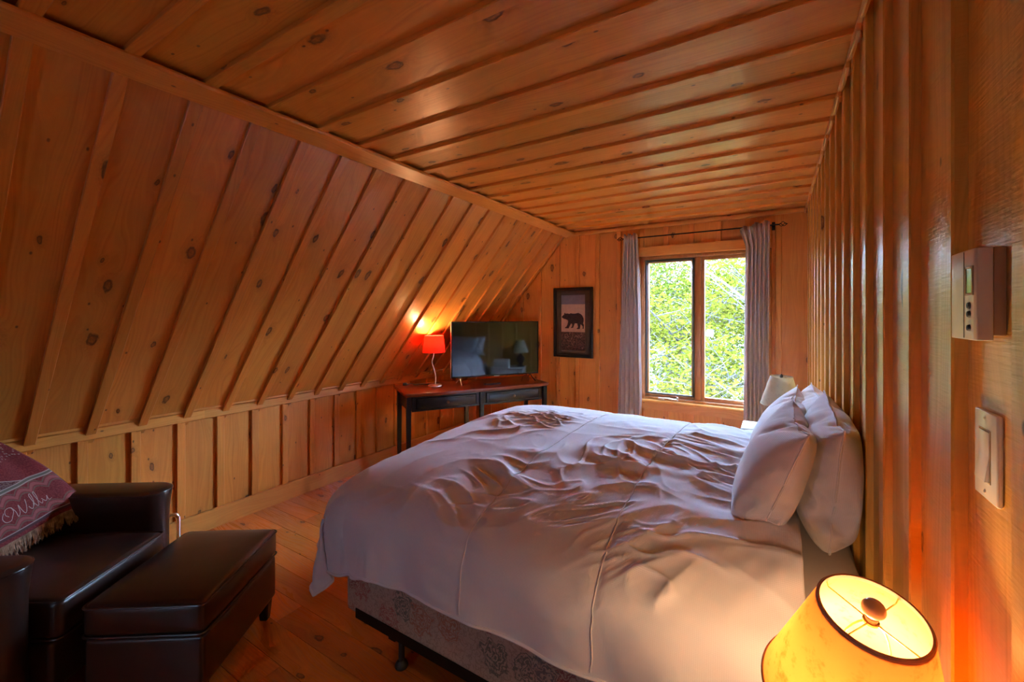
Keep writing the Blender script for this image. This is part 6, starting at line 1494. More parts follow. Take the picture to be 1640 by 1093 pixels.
# ---------------------------------------------------------------- bedside lamps and stands
def bedside_lamp(loc, tilt, z_shade_bottom, shade_mat_, lit, label, body_h, scale=1.0, finial='ball'):
    """lamp standing at loc; shade frustum r .065 -> .12 high .19"""
    root = empty('bedside_lamp', loc, 0, label, 'lamp')
    h = body_h
    bm = B()
    add_lathe(bm, [(0.0005, 0), (0.058, 0), (0.062, 0.004), (0.062, 0.012), (0.050, 0.020), (0.030, 0.028), (0.034, 0.05), (0.060, 0.09), (0.066, 0.12), (0.055, 0.16), (0.028, 0.19), (0.018, 0.20), (0.016, h), (0.0005, h)], 40)
    obj('body', bm, M['ceramic'], root)
    n = Vector(tilt).normalized()
    q = Vector((0, 0, 1)).rotation_difference(n).to_matrix().to_4x4()
    T = Matrix.Translation((0, 0, z_shade_bottom)) @ q
    bm = B()
    add_lathe(bm, [(0.0005, h), (0.015, h), (0.017, h + 0.01), (0.017, h + 0.04), (0.012, h + 0.045), (0.0005, h + 0.045)], 24)
    obj('socket', bm, M['brass'], root)
    bm = B()
    z0 = h + 0.04
    add_lathe(bm, [(0.010, z0), (0.013, z0 + 0.012), (0.026, z0 + 0.038), (0.029, z0 + 0.055), (0.024, z0 + 0.073), (0.010, z0 + 0.083), (0.0005, z0 + 0.085)], 28)
    obj('bulb', bm, M['bulb'] if lit else M['white_plastic'], root)
    r0, r1, hh = 0.120, 0.065, 0.19
    bm = B()
    prof = [(r0, 0.0)] + [(r0 + (r1 - r0) * t, hh * t) for t in (0.25, 0.5, 0.75, 1.0)]
    prof += [(p[0] - 0.0012, p[1]) for p in reversed(prof)]
    add_lathe(bm, prof + [prof[0]], 72)
    sh = obj('shade', bm, shade_mat_, root)
    sh.matrix_local = T
    bm = B()
    add_lathe(bm, [(r1 + 0.001, hh - 0.006), (r1 + 0.0016, hh - 0.001), (r1, hh + 0.0012), (r1 - 0.0030, hh + 0.0008), (r1 - 0.0034, hh - 0.005), (r1 - 0.0022, hh - 0.006), (r1 + 0.001, hh - 0.006)], 72)
    binding = plain('brown_binding', (0.55, 0.30, 0.19), 0.7) if lit else M['linen']
    rim = obj('rim_binding', bm, binding, sh)
    bm = B()
    add_lathe(bm, [(r0 + 0.0012, -0.001), (r0 + 0.0020, 0.0015), (r0 + 0.0008, 0.0050), (r0 - 0.002, 0.0045), (r0 - 0.002, -0.001), (r0 + 0.0012, -0.001)], 72)
    rim2 = obj('rim_binding', bm, binding, sh)
    if lit:
        rim['label'] = 'brown binding round the top rim'
        rim2['label'] = 'brown binding round the bottom rim'
    bm = B()
    for k in range(4):
        a = PI / 4 + k * PI / 2 + 0.15
        add_tube(bm, [(0.008 * math.cos(a), 0.008 * math.sin(a), hh - 0.014), ((r1 - 0.006) * math.cos(a), (r1 - 0.006) * math.sin(a), hh - 0.012), ((r1 - 0.002) * math.cos(a), (r1 - 0.002) * math.sin(a), hh - 0.003)], 0.0011, 6)
    add_lathe(bm, [(0.0005, hh - 0.016), (0.010, hh - 0.016), (0.010, hh - 0.013), (0.0005, hh - 0.013)], 20)
    obj('spider', bm, M['brass'], sh)
    bm = B()
    if finial == 'ball':
        add_lathe(bm, [(0.007, hh - 0.013), (0.0085, hh - 0.006), (0.006, hh - 0.003)] + [(0.0145 * math.sin(t), hh + 0.008 - 0.0135 * math.cos(t)) for t in np.linspace(0.5, PI - 0.02, 12)], 28)
    else:
        add_lathe(bm, [(0.004, hh - 0.013), (0.008, hh - 0.006), (0.010, hh + 0.002), (0.006, hh + 0.012), (0.0005, hh + 0.016)], 20)
    obj('finial', bm, M['wood_ball'] if finial == 'ball' else M['dark_metal'], sh)
    # harp round the bulb
    bm = B()
    top = T @ Vector((0, 0, hh - 0.014))
    pts = []
    for k in range(21):
        a = PI * k / 20
        t = math.sin(a)
        pts.append((-0.040 * math.cos(a) * (1 if 0.15 < a < PI - 0.15 else 0.6) + top.x * t, top.y * t, h + 0.02 + (top.z - h - 0.02) * (t ** 0.6)))
    add_tube(bm, pts, 0.0014, 6)
    obj('harp', bm, M['brass'], root)
    if lit:
        l = bpy.data.lights.new('bedside_lamp_light', 'POINT')
        l.energy = lit
        l.color = (1.0, 0.62, 0.30)
        l.shadow_soft_size = 0.028
        lo = bpy.data.objects.new('bedside_lamp_light', l)
        C.objects.link(lo)
        lo.parent = root
        lo.location = (0, 0, h + 0.135)
    return root


def nightstand(loc, rz, w, d, h, label, cat='nightstand'):
    root = empty('nightstand', loc, rz, label, cat)
    obj('top', box(-w / 2 - 0.012, w / 2 + 0.012, -d / 2 - 0.012, d / 2 + 0.0, h - 0.022, h, 0.005, 3), M['white_paint'], root)
    bm = B()
    add_box(bm, -w / 2, w / 2, -d / 2 + 0.012, d / 2 - 0.005, h - 0.20, h - 0.0225, 0.002)
    obj('case', bm, M['white_paint'], root)
    obj('shelf', box(-w / 2 + 0.02, w / 2 - 0.02, -d / 2 + 0.03, d / 2 - 0.02, 0.16, 0.178, 0.002), M['white_paint'], root)
    dr = obj('drawer', box(-w / 2 + 0.025, w / 2 - 0.025, -d / 2, -d / 2 + 0.011, h - 0.18, h - 0.05, 0.003), M['white_paint'], root)
    bm = B()
    add_lathe(bm, [(0.0005, 0.024), (0.010, 0.022), (0.013, 0.016), (0.006, 0.008), (0.006, 0.0), (0.0005, 0.0)], 18)
    obj('knob', bm, M['nickel'], dr, loc=(0, -d / 2 - 0.0, h - 0.115), rot=(PI / 2, 0, 0))
    for sx in (-1, 1):
        for sy in (-1, 1):
            x, y = sx * (w / 2 - 0.02), sy * (d / 2 - 0.025)
            obj('leg', box(x - 0.019, x + 0.019, y - 0.019, y + 0.019, 0, h - 0.023, 0.003), M['white_paint'], root)
    return root


# near lamp: shade top ring centre (.118,.787,1.064), axis (.098,-.277,1)
LN = Vector((0.098, -0.277, 1)).normalized()
LB = Vector((0.118, 0.787, 1.064)) - LN * 0.19
NSH = 0.575
nightstand((-0.02, 0.90, 0), -PI / 2, 0.42, 0.40, NSH, 'white nightstand at the near head corner of the bed')
bedside_lamp((LB.x, LB.y, NSH), LN, LB.z - NSH, M['kraft'], 2.5, 'lit lamp with a glowing orange paper shade beside the near side of the bed', 0.225)
FSH = 0.785
nightstand((0.015, 3.18, 0), -PI / 2, 0.50, 0.38, 0.66, 'white nightstand beyond the far side of the bed under the unlit lamp')
bm = B()
add_box(bm, -0.06, 0.06, -0.115, 0.115, 0, 0.124, 0.006, 3)
tb = obj('tissue_box', bm, plain('tissue_card', (0.5, 0.5, 0.5), 0.7), loc=(-0.125, 3.10, 0.6605))
tag(tb, 'white box on the far nightstand, its corner showing behind the duvet', 'box')
bedside_lamp((0.030, 3.37, 0.6605), (0.02, -0.04, 1), 0.885 - 0.6605, M['linen'], 0, 'unlit lamp with a pale linen shade behind the far pillows', 0.225, finial='cap')

# ---------------------------------------------------------------- bed
Y0, Y1, XF = 1.215, 2.735, -1.640
bf = empty('bed_frame', (-0.7, 1.97, 0), 0, 'dark metal bed frame with short legs under the box spring', 'bed frame')
for y in (Y0, Y1):
    s = 1 if y == Y0 else -1
    bm = B()
    add_box(bm, XF + 0.08 + 0.7, 0.19 + 0.7, y - 1.97 - 0.002 * s if s > 0 else y - 1.97 - 0.002, y - 1.97 + 0.002 if s > 0 else y - 1.97 + 0.002, 0.165, 0.205)
    a, b = sorted((y - 1.97, y - 1.97 + s * 0.035))
    add_box(bm, XF + 0.08 + 0.7, 0.19 + 0.7, a, b, 0.162, 0.166)
    obj('side_rail', bm, M['dark_metal'], bf)
for x in (XF + 0.30, -0.75, 0.05):
    obj('cross_bar', box(x + 0.7 - 0.018, x + 0.7 + 0.018, Y0 - 1.97 + 0.003, Y1 - 1.97 - 0.003, 0.150, 0.1615), M['dark_metal'], bf)
bm = B()
add_box(bm, XF + 0.7 - 0.0, XF + 0.7 + 0.03, Y0 - 1.97 + 0.02, Y0 - 1.97 + 0.10, 0.165, 0.225, 0.004)
obj('corner_guard', bm, M['charcoal'], bf)
bm = B()
add_box(bm, XF + 0.7 - 0.0, XF + 0.7 + 0.03, Y1 - 1.97 - 0.10, Y1 - 1.97 - 0.02, 0.165, 0.225, 0.004)
obj('corner_guard', bm, M['charcoal'], bf)
for x in (-1.344, -0.75, 0.05):
    for y in (1.277, 1.97, Y1 - 0.06):
        bm = B()
        add_lathe(bm, [(0.0005, 0), (0.026, 0), (0.028, 0.006), (0.024, 0.018), (0.013, 0.030), (0.012, 0.13), (0.018, 0.135), (0.018, 0.150), (0.0005, 0.1502)], 24)
        obj('leg', bm, M['charcoal'], bf, loc=(x + 0.7, y - 1.97, 0))
bm = B()
add_box(bm, XF, 0.205, Y0 + 0.004, Y1 - 0.004, 0.2055 - 0.039, 0.400, 0.028, 4)
bs = obj('box_spring', bm, M['floral'])
tag(bs, 'faded floral box spring showing below the duvet hem', 'box spring')
bm = B()
for z in (0.395,):
    pth = []
    for (x, y) in ((XF, Y0), (0.205, Y0), (0.205, Y1), (XF, Y1)): pth.append((x, y, z))
    pts = [(XF + 0.03, Y0 + 0.003, z), (0.18, Y0 + 0.003, z)]
    add_tube(bm, pts, 0.004, 6)
obj('edge_piping', bm, M['floral'], bs)
bm = B()
add_box(bm, XF, 0.212, Y0 + 0.01, Y1 - 0.01, 0.4005, 0.762, 0.06, 6)
mt = obj('mattress', bm, M['sheet'])
tag(mt, 'mattress in a white fitted sheet, bare only at the head beneath the pillows', 'mattress')

# duvet: relaxed cloth grid
NX, NY = 100, 110


e = np.moveaxis(np.array(DUVET).reshape(3, NX // 2 + 1, NY // 2 + 1), 0, 2)
G = np.cumsum(np.cumsum(e, axis=1), axis=0) * 0.001


def up2(A):
    n0, n1 = A.shape[:2]
    Bq = np.zeros((2 * n0 - 1, n1, 3))
    Bq[::2] = A
    Bq[1::2] = (A[:-1] + A[1:]) / 2
    Bq[3:-3:2] = (-A[:-3] + 9 * A[1:-2] + 9 * A[2:-1] - A[3:]) / 16
    Cq = np.zeros((2 * n0 - 1, 2 * n1 - 1, 3))
    Cq[:, ::2] = Bq
    Cq[:, 1::2] = (Bq[:, :-1] + Bq[:, 1:]) / 2
    Cq[:, 3:-3:2] = (-Bq[:, :-3] + 9 * Bq[:, 1:-2] + 9 * Bq[:, 2:-1] - Bq[:, 3:]) / 16
    return Cq


G = up2(up2(up2(G)))
# soften the millimetre steps
for _ in range(6):
    G[1:-1, 1:-1] = 0.5 * G[1:-1, 1:-1] + 0.125 * (G[:-2, 1:-1] + G[2:, 1:-1] + G[1:-1, :-2] + G[1:-1, 2:])
n0, n1 = G.shape[:2]


def sst(a, b, x):
    t = np.clip((x - a) / (b - a), 0, 1)
    return t * t * (3 - 2 * t)


# plump filling: raise the crown, shorten the drop, push the foot outward
Z0 = G[..., 2].copy()
k_ = 0.875 - 0.06 * sst(0.40, 0.17, Z0) - 0.125 * sst(-1.62, -1.25, G[..., 0]) * sst(1.25, 1.12, G[..., 1])
low = Z0 < 0.80
G[..., 2] = np.where(low, 0.80 - (0.80 - Z0) * k_, Z0)
G[..., 2] += 0.062 * sst(1.25, 2.3, G[..., 1]) * sst(0.60, 0.84, Z0) * sst(2.95, 2.75, G[..., 1]) * sst(0.15, -0.25, G[..., 0])
G[..., 0] -= 0.055 * sst(-1.35, -1.65, G[..., 0]) * sst(0.84, 0.55, Z0)
du = np.gradient(G, axis=0)
dv = np.gradient(G, axis=1)
Nn = np.cross(dv, du)
Nn /= np.linalg.norm(Nn, axis=2, keepdims=True) + 1e-9
if Nn[n0 // 2, n1 // 2, 2] < 0: Nn = -Nn
D = np.zeros((n0, n1))
SEAMS = (-0.87, -0.42)


def sm(a, b, x):
    t = min(1, max(0, (x - a) / (b - a)))
    return t * t * (3 - 2 * t)


for i in range(n0):
    for j in range(n1):
        x, y, z = G[i, j]
        up = Nn[i, j, 2]
        p = i / (n0 - 1) * 1.98
        qv = j / (n1 - 1) * 2.28
        wx = noise.noise(Vector((p * 2.2, qv * 2.2, 1))) * 0.20
        wy = noise.noise(Vector((p * 2.2, qv * 2.2, 9))) * 0.20
        # crumples on the top
        a = noise.noise(Vector(((p + wx) * 3.0 + (qv + wy) * 1.2, (qv + wy) * 4.6, 4)))
        b = noise.noise(Vector(((p + wy) * 4.2, (qv + wx) * 9.5 - p * 3, 8)))
        c2 = noise.noise(Vector(((p * 0.8 + qv * 0.6 + wx) * 13, (qv - p + wy) * 4.0, 2)))
        m1 = sm(-0.05, 0.40, noise.noise(Vector((p * 2.1 + 5, qv * 2.3, 3))) + 0.38 * math.exp(-((x + 0.80) / 0.55) ** 2 - ((y - 1.60) / 0.40) ** 2))
        m2 = sm(0.0, 0.45, noise.noise(Vector((p * 2.6, qv * 2.6 + 9, 6))) + 0.30 * math.exp(-((x + 0.55) / 0.5) ** 2 - ((y - 1.60) / 0.40) ** 2))
        rg = (1 - min(1, abs(a) * 2.6)) ** 2.4 * 0.017 * (0.22 + 0.78 * m1) + (1 - min(1, abs(b) * 2.8)) ** 2.4 * 0.011 * m1 + (1 - min(1, abs(c2) * 3)) ** 2.4 * 0.009 * m2
        zone = sm(0.55, 0.95, up) * (1 - 0.55 * sm(2.15, 2.45, y)) * (1 - 0.3 * sm(-1.1, -1.4, x))
        v = rg * zone
        # hanging folds on the sides
        side = sm(0.75, 0.15, up) if False else (1 - sm(0.15, 0.8, up))
        fold = math.sin((x * 17 + z * 9 + 2.2 * noise.noise(Vector((x * 2.5, z * 2, 0))))) * 0.5 + 0.5 * noise.noise(Vector((x * 9 + z * 4, z * 2.5, 5)))
        if x > -1.5: v += side * 0.017 * fold * sm(0.85, 0.45, z) if z < 0.85 else 0
        # soft quilting beside the seams
        for s in SEAMS:
            v -= 0.006 * math.exp(-((x - s - 0.02 * math.sin(y * 3)) / 0.018) ** 2) * sm(0.1, 0.5, up)
        D[i, j] = v
G2 = G + Nn * (D[..., None] + 0.004)
mb_v = [tuple(p) for p in G2.reshape(-1, 3)]
me = bpy.data.meshes.new('duvet')
fs = [(i * n1 + j, i * n1 + j + 1, (i + 1) * n1 + j + 1, (i + 1) * n1 + j) for i in range(n0 - 1) for j in range(n1 - 1)]
me.from_pydata(mb_v, [], fs)
ul = me.uv_layers.new(name='UVMap')
vi = np.zeros(len(me.loops), dtype=np.int32)
me.loops.foreach_get('vertex_index', vi)
uvv = np.stack([(vi // n1) / (n0 - 1) * 1.98, (vi % n1) / (n1 - 1) * 2.28], axis=1)
ul.data.foreach_set('uv', uvv.astype(np.float32).ravel())
dv_o = link('duvet', me, M['duvet'], smooth=True)
md = dv_o.modifiers.new('thick', 'SOLIDIFY')
md.thickness = 0.012
md.offset = -1
tag(dv_o, 'rumpled white duvet spread over the bed and hanging at the foot', 'duvet')
bm = B()
for s in SEAMS:
    pts = []
    for j in range(4, n1 - 4, 3):
        yy = G[:, j, 1].mean()
        i = int(np.argmin(np.abs(G[:, j, 0] - s - 0.02 * math.sin(G[n0 // 2, j, 1] * 3)) + 10 * (np.arange(n0) < 3)))
        pts.append(Vector(G2[i, j]) + Vector(Nn[i, j]) * 0.001)
    sm_ = [pts[0]] + [(pts[k - 1] + pts[k] * 2 + pts[k + 1]) / 4 for k in range(1, len(pts) - 1)] + [pts[-1]]
    add_tube(bm, sm_, 0.0022, 6)
obj('seam_stitching', bm, M['piping'], dv_o)
bm = B()
loop = [G2[i, 0] for i in range(0, n0, 3)] + [G2[n0 - 1, j] for j in range(0, n1, 3)] + [G2[i, n1 - 1] for i in range(n0 - 1, -1, -3)]
add_tube(bm, [Vector(p) for p in loop], 0.006, 6)
obj('hem', bm, M['duvet'], dv_o)

# pillows: relaxed cushions
nu, nv = 30, 22
d = np.moveaxis(np.array(PILLOWS).reshape(3, 2, -1), 0, 2)
two = np.cumsum(d, axis=1) * 0.001


def mirrored(A, dy, dx=0.0):
    Bq = A.copy()
    Bq[:, 1] = -(A[:, 1] - A[:, 1].mean()) + A[:, 1].mean() + dy
    Bq[:, 0] += dx
    return Bq




def settle(A, zs, xs, dx, lean, dz=0.0):
    Bq = A.copy()
    z0 = A[:, 2].min()
    Bq[:, 2] = z0 + (A[:, 2] - z0) * zs + dz
    Bq[:, 0] = A[:, 0].mean() + (A[:, 0] - A[:, 0].mean()) * xs + dx + lean * (Bq[:, 2] - z0 - 0.18)
    return Bq


two = [settle(two[0], 0.86, 0.90, 0.008, 0.08), settle(two[1], 0.86, 0.86, 0.040, 0.30, -0.012)]
two[1][:, 1] -= 0.045
PP = [two[0], settle(mirrored(two[0], 0.645), 0.88, 1.0, 0.0, 0.0), two[1], settle(mirrored(two[1], 0.640), 0.88, 1.0, 0.020, 0.0)]
idx = {}
pf = []
puv = {}


def pidx(i, j, s):
    e_ = i in (0, nu) or j in (0, nv)
    k = (i, j, 0 if e_ else s)
    if k not in idx:
        idx[k] = len(idx)
        puv[idx[k]] = (i * 0.022, j * 0.022)
    return idx[k]


for s in (1, -1):
    for i in range(nu):
        for j in range(nv):
            q = [pidx(i, j, s), pidx(i + 1, j, s), pidx(i + 1, j + 1, s), pidx(i, j + 1, s)]
            pf.append(q if s == 1 else q[::-1])
plabels = ['white pillow against the batten wall, nearer of the two in the back row',
           'white pillow against the batten wall at the far end of the back row',
           'white pillow nearest the near edge of the bed in the front row',
           'white pillow farther along in the front row, toward the window lamp']
for k in range(4):
    A = PP[k]
    base = Vector((A[:, 0].mean(), A[:, 1].mean(), A[:, 2].min()))
    me = bpy.data.meshes.new('pillow')
    me.from_pydata([tuple(Vector(p) - base) for p in A], [], pf)
    bm = bmesh.new()
    bm.from_mesh(me)
    bmesh.ops.recalc_face_normals(bm, faces=bm.faces)
    bm.to_mesh(me)
    bm.free()
    ul = me.uv_layers.new(name='UVMap')
    for lp in me.loops: ul.data[lp.index].uv = puv[lp.vertex_index]
    o = link('pillow', me, M['pillow'], smooth=True, loc=base)
    md = o.modifiers.new('sub', 'SUBSURF')
    md.levels = 2
    md.render_levels = 2
    tex = None
    tag(o, plabels[k], 'pillow', 'pillows on the bed')
    bm = B()
    rim = [(i, 0) for i in range(nu)] + [(nu, j) for j in range(nv)] + [(i, nv) for i in range(nu, 0, -1)] + [(0, j) for j in range(nv, 0, -1)]
    add_tube(bm, [Vector(A[idx[(i, j, 0)]]) - base for i, j in rim], 0.0028, 6, closed=True)
    obj('piping', bm, M['pillow'], o)
# ---------------------------------------------------------------- armchair
CA = math.atan2(0.572, 0.82)
# local x = forward, local y = to the sitter's left (the knee-wall side), z up
chair = empty('armchair', (-2.37, 0.65, 0), CA, 'dark brown leather armchair at the lower left, a woven throw over its back', 'armchair')


def soft_box(x0, x1, y0, y1, z0, z1, bev, puff=0.0, seg=4, n=10, crease=0.0):
    """box with a gently domed top and bulging sides"""
    bm = bmesh.new()
    bmesh.ops.create_cube(bm, size=1)
    for v in bm.verts:
        v.co = Vector(((x0 + x1) / 2 + v.co.x * (x1 - x0), (y0 + y1) / 2 + v.co.y * (y1 - y0), (z0 + z1) / 2 + v.co.z * (z1 - z0)))
    bmesh.ops.bevel(bm, geom=list(bm.edges), offset=bev, segments=seg, affect='EDGES', profile=0.5)
    bmesh.ops.subdivide_edges(bm, edges=[e for e in bm.edges if e.calc_length() > (x1 - x0) * 0.3 or e.calc_length() > (z1 - z0) * 0.45], cuts=n, use_grid_fill=True)
    cx, cy, cz = (x0 + x1) / 2, (y0 + y1) / 2, (z0 + z1) / 2
    for v in bm.verts:
        u = (v.co.x - cx) / ((x1 - x0) / 2)
        w = (v.co.y - cy) / ((y1 - y0) / 2)
        t = (v.co.z - cz) / ((z1 - z0) / 2)
        u, w, t = (max(-1, min(1, q)) for q in (u, w, t))
        if t > 0: v.co.z += puff * (1 - u ** 4) * (1 - w ** 4) * t
        v.co.x += math.copysign(puff * 0.45 * (1 - t * t) * (1 - w ** 4), u) * (abs(u) > 0.9)
        v.co.y += math.copysign(puff * 0.45 * (1 - t * t) * (1 - u ** 4), w) * (abs(w) > 0.9)
        v.co.z += 0.0018 * noise.noise(Vector((v.co.x * 14, v.co.y * 14, v.co.z * 5))) * (puff > 0)
    return bm


def pipe_rect(bm, x0, x1, y0, y1, z, r=0.0045, c=0.03, zf=None):
    pts = []
    for (cx, cy, a0) in ((x1 - c, y1 - c, 0), (x0 + c, y1 - c, 90), (x0 + c, y0 + c, 180), (x1 - c, y0 + c, 270)):
        for k in range(5):
            a = math.radians(a0 + 90 * k / 4)
            pts.append((cx + c * math.cos(a), cy + c * math.sin(a), z))
    dense = []
    for k in range(len(pts)):
        p, q = Vector(pts[k]), Vector(pts[(k + 1) % len(pts)])
        m = max(1, int((q - p).length / 0.04))
        for i in range(m): dense.append(p.lerp(q, i / m))
    add_tube(bm, dense, r, 8, closed=True)


obj('seat_cushion', soft_box(-0.60, 0.00, -0.252, 0.252, 0.295, 0.440, 0.022, 0.018), M['leather'], chair)
bm = B()
pipe_rect(bm, -0.60, 0.002, -0.254, 0.254, 0.436, 0.0045, 0.022)
pipe_rect(bm, -0.60, 0.002, -0.254, 0.254, 0.300, 0.0045, 0.022)
obj('cushion_piping', bm, M['leather'], chair)
obj('seat_base', soft_box(-0.72, -0.02, -0.26, 0.26, 0.10, 0.290, 0.018, 0.006), M['leather'], chair)


def arm_poly(off=0.0, xf=-0.050, xb=-0.80, w0=0.262, w1=0.405, side=1):
    """plan outline: inner edge, rounded front, outer edge"""
    pts = [(xb, (w0 + off) * 1.0)]
    cy = (w0 + w1) / 2
    r = (w1 - w0) / 2 - off
    for k in range(13):
        a = -PI / 2 + PI * k / 12
        pts.append((xf - (w1 - w0) / 2 + r * math.cos(a) * 1.0, cy + r * math.sin(a)))
    pts.append((xb, w1 - off))
    return [(p[0], p[1] * side) for p in pts]


for side in (1, -1):
    bm = B()
    # body flares slightly towards the top
    levels = [(0.08, 0.010), (0.095, 0.002), (0.30, 0.004), (0.50, 0.002), (0.575, -0.006), (0.600, -0.010), (0.612, -0.008), (0.620, 0.002), (0.624, 0.012)]
    rings = [[bm.verts.new((x, y, z)) for x, y in arm_poly(off, side=side)] for z, off in levels]
    m = len(rings[0])
    for a, b in zip(rings, rings[1:]):
        for k in range(m): bm.faces.new((a[k], a[(k + 1) % m], b[(k + 1) % m], b[k]))
    bm.faces.new(rings[0][::-1])
    bm.faces.new(rings[-1])
    arm = obj('arm', bm, M['leather'], chair)
    bm = B()
    pl_ = arm_poly(-0.008, side=side)
    add_tube(bm, [(x, y, 0.608) for x, y in pl_], 0.0048, 8)
    obj('arm_piping', bm, M['leather'], arm)
# arched back
bm = B()
prof = []
for k in range(25):
    t = -1 + 2 * k / 24
    prof.append((t * 0.345, 0.60 + 0.345 * (1 - abs(t) ** 2.4)))
prof = [(-0.345, 0.10)] + prof + [(0.345, 0.10)]
rings = []
for f, sc_ in ((-0.585, 0.93), (-0.560, 0.985), (-0.575, 1.0), (-0.70, 1.0), (-0.735, 0.985), (-0.745, 0.93)):
    pass
levels = [(-0.560, 0.955), (-0.553, 0.975), (-0.565, 0.997), (-0.60, 1.0), (-0.72, 1.0), (-0.755, 0.985), (-0.762, 0.95)]
for f, s_ in levels:
    rings.append([bm.verts.new((f - 0.14 * max(0, z - 0.45), y * s_, 0.1 + (z - 0.1) * s_)) for y, z in prof])
m = len(prof)
for a, b in zip(rings, rings[1:]):
    for k in range(m): bm.faces.new((a[k], a[(k + 1) % m], b[(k + 1) % m], b[k]))
bm.faces.new(rings[0][::-1])
bm.faces.new(rings[-1])
obj('backrest', bm, M['leather'], chair)
for (x, y) in ((-0.06, 0.30), (-0.06, -0.30), (-0.70, 0.30), (-0.70, -0.30)):
    bm = B()
    add_lathe(bm, [(0.0005, 0), (0.016, 0), (0.026, 0.085), (0.026, 0.102), (0.0005, 0.102)], 16)
    obj('leg', bm, M['black_paint'], chair, loc=(x - (0.06 if x > -0.2 else 0), y, 0))

# ---------------------------------------------------------------- throw blanket
# hangs over the arched back; right (far) edge falls on a diagonal to the arm
th = empty('throw_blanket', (-2.37, 0.65, 0), CA, 'maroon woven throw with tan fringe draped over the back of the armchair', 'throw')


def back_face(w, z):
    """forward coordinate of the chair back at height z (local)"""
    return -0.556 - 0.14 * max(0, z - 0.45)


def throw_pt(a, v):
    """a 0..1 across (0 = far edge), v metres up from the hem"""
    hem0 = Vector((-0.455, 0.335, 0.560))
    hem1 = Vector((-0.500, -0.30, 0.470))
    top0 = Vector((back_face(0, 0.98) + 0.004, 0.060, 0.972))
    top1 = Vector((back_face(0, 0.96) + 0.004, -0.26, 0.93))
    L = 0.47
    t = v / L
    lo = hem0.lerp(hem1, a)
    hi = top0.lerp(top1, a)
    if t <= 1:
        p = lo.lerp(hi, t)
        p.x = p.x + 0.022 * math.sin(PI * t)
        p.z += 0.012 * math.sin(PI * t) * (1 - a)
    else:
        ang = min((t - 1) * L / 0.10, PI)
        rest = max(0, (t - 1) * L - 0.10 * PI)
        p = hi.copy()
        p.x -= 0.10 * (1 - math.cos(ang))
        p.z += 0.05 * math.sin(ang) - rest
    wr = 0.010 * math.sin(a * 22 + v * 6) * math.exp(-((a - 0.1) / 0.16) ** 2) + 0.006 * noise.noise(Vector((a * 5, v * 6, 0)))
    p.x += wr + 0.016
    return p


mb = MB()
na, nvv = 60, 80
W_ = 0.64
for i in range(na):
    for j in range(nvv):
        q = [(i / na, j / nvv * 0.90), ((i + 1) / na, j / nvv * 0.90), ((i + 1) / na, (j + 1) / nvv * 0.90), (i / na, (j + 1) / nvv * 0.90)]
        mb.face([throw_pt(*p) for p in q], [(p[0] * W_, p[1]) for p in q])
me = mb.mesh('cloth')
bm = bmesh.new()
bm.from_mesh(me)
bmesh.ops.remove_doubles(bm, verts=bm.verts, dist=1e-5)
bm.to_mesh(me)
bm.free()
cl = link('cloth', me, M['throw'], th, smooth=True)
md = cl.modifiers.new('t', 'SOLIDIFY')
md.thickness = 0.004
bm = B()
fr = random.Random(5)
for k in range(230):
    a = (k + fr.uniform(-0.3, 0.3)) / 230
    a = min(1, max(0, a))
    p = throw_pt(a, 0.0)
    L = fr.uniform(0.045, 0.062)
    dx, dy = fr.uniform(0.0, 0.014), fr.uniform(-0.014, 0.010)
    pts = [p + Vector((0.002, 0, 0.006)), p + Vector((0.006 + dx * 0.4, dy * 0.3, -L * 0.35)), p + Vector((0.008 + dx, dy, -L * 0.7)), p + Vector((0.010 + dx * 1.2 + fr.uniform(-.003, .003), dy * 1.6, -L))]
    add_tube(bm, pts, [0.0030, 0.0028, 0.0022, 0.0012], 5)
for k in range(46):      # fringe down the far edge's last stretch
    v = k / 46 * 0.05
    p = throw_pt(0.0, v)
    pts = [p, p + Vector((0.004, 0.018, -0.008)), p + Vector((0.006, 0.034, -0.022 + fr.uniform(-.008, .008)))]
    add_tube(bm, pts, [0.0028, 0.0022, 0.0012], 5)
fo = obj('fringe', bm, M['fringe'], th)
fo['kind'] = 'stuff'
# white script lettering woven near the hem; s runs to the viewer's right (towards the far edge)
strokes = [
    [(0.00, 0.35), (-0.08, 0.55), (0.02, 0.80), (0.22, 0.80), (0.25, 0.55), (0.12, 0.30), (-0.02, 0.10), (-0.20, 0.15), (-0.24, 0.42), (-0.10, 0.68)],
    [(0.25, 0.78), (0.30, 0.45), (0.28, 0.12), (0.42, 0.30), (0.52, 0.72), (0.52, 0.40), (0.56, 0.10), (0.68, 0.25), (0.80, 0.60), (0.86, 0.85)],
    [(0.80, 0.35), (0.86, 0.12), (0.96, 0.22), (1.04, 0.42)],
    [(1.00, 0.25), (1.12, 0.60), (1.16, 0.98), (1.08, 0.90), (1.06, 0.40), (1.12, 0.10), (1.22, 0.25)],
    [(1.20, 0.25), (1.32, 0.60), (1.36, 0.98), (1.28, 0.90), (1.26, 0.40), (1.32, 0.10), (1.42, 0.25)],
    [(1.42, 0.38), (1.50, 0.12), (1.60, 0.25), (1.66, 0.42), (1.62, 0.12), (1.74, 0.16)],
]
bm = B()
for st in strokes:
    pts = []
    for s_, v_ in bez([(p[0], p[1], 0) for p in st], 6) and [(q.x, q.y) for q in bez([(p[0], p[1], 0) for p in st], 6)]:
        a = 0.43 - s_ * 0.165
        v = 0.082 + v_ * 0.075
        p = throw_pt(a, v)
        pts.append(p + Vector((0.003, 0, 0.0005)))
    add_tube(bm, pts, 0.0017, 6)
lt = obj('lettering', bm, M['thread'], th)
lt['label'] = 'white script lettering near the fringe'

# ---------------------------------------------------------------- ottoman
ott = empty('ottoman', (-2.13, 0.83, 0), CA, 'dark brown leather ottoman in front of the armchair beside the bed', 'ottoman')
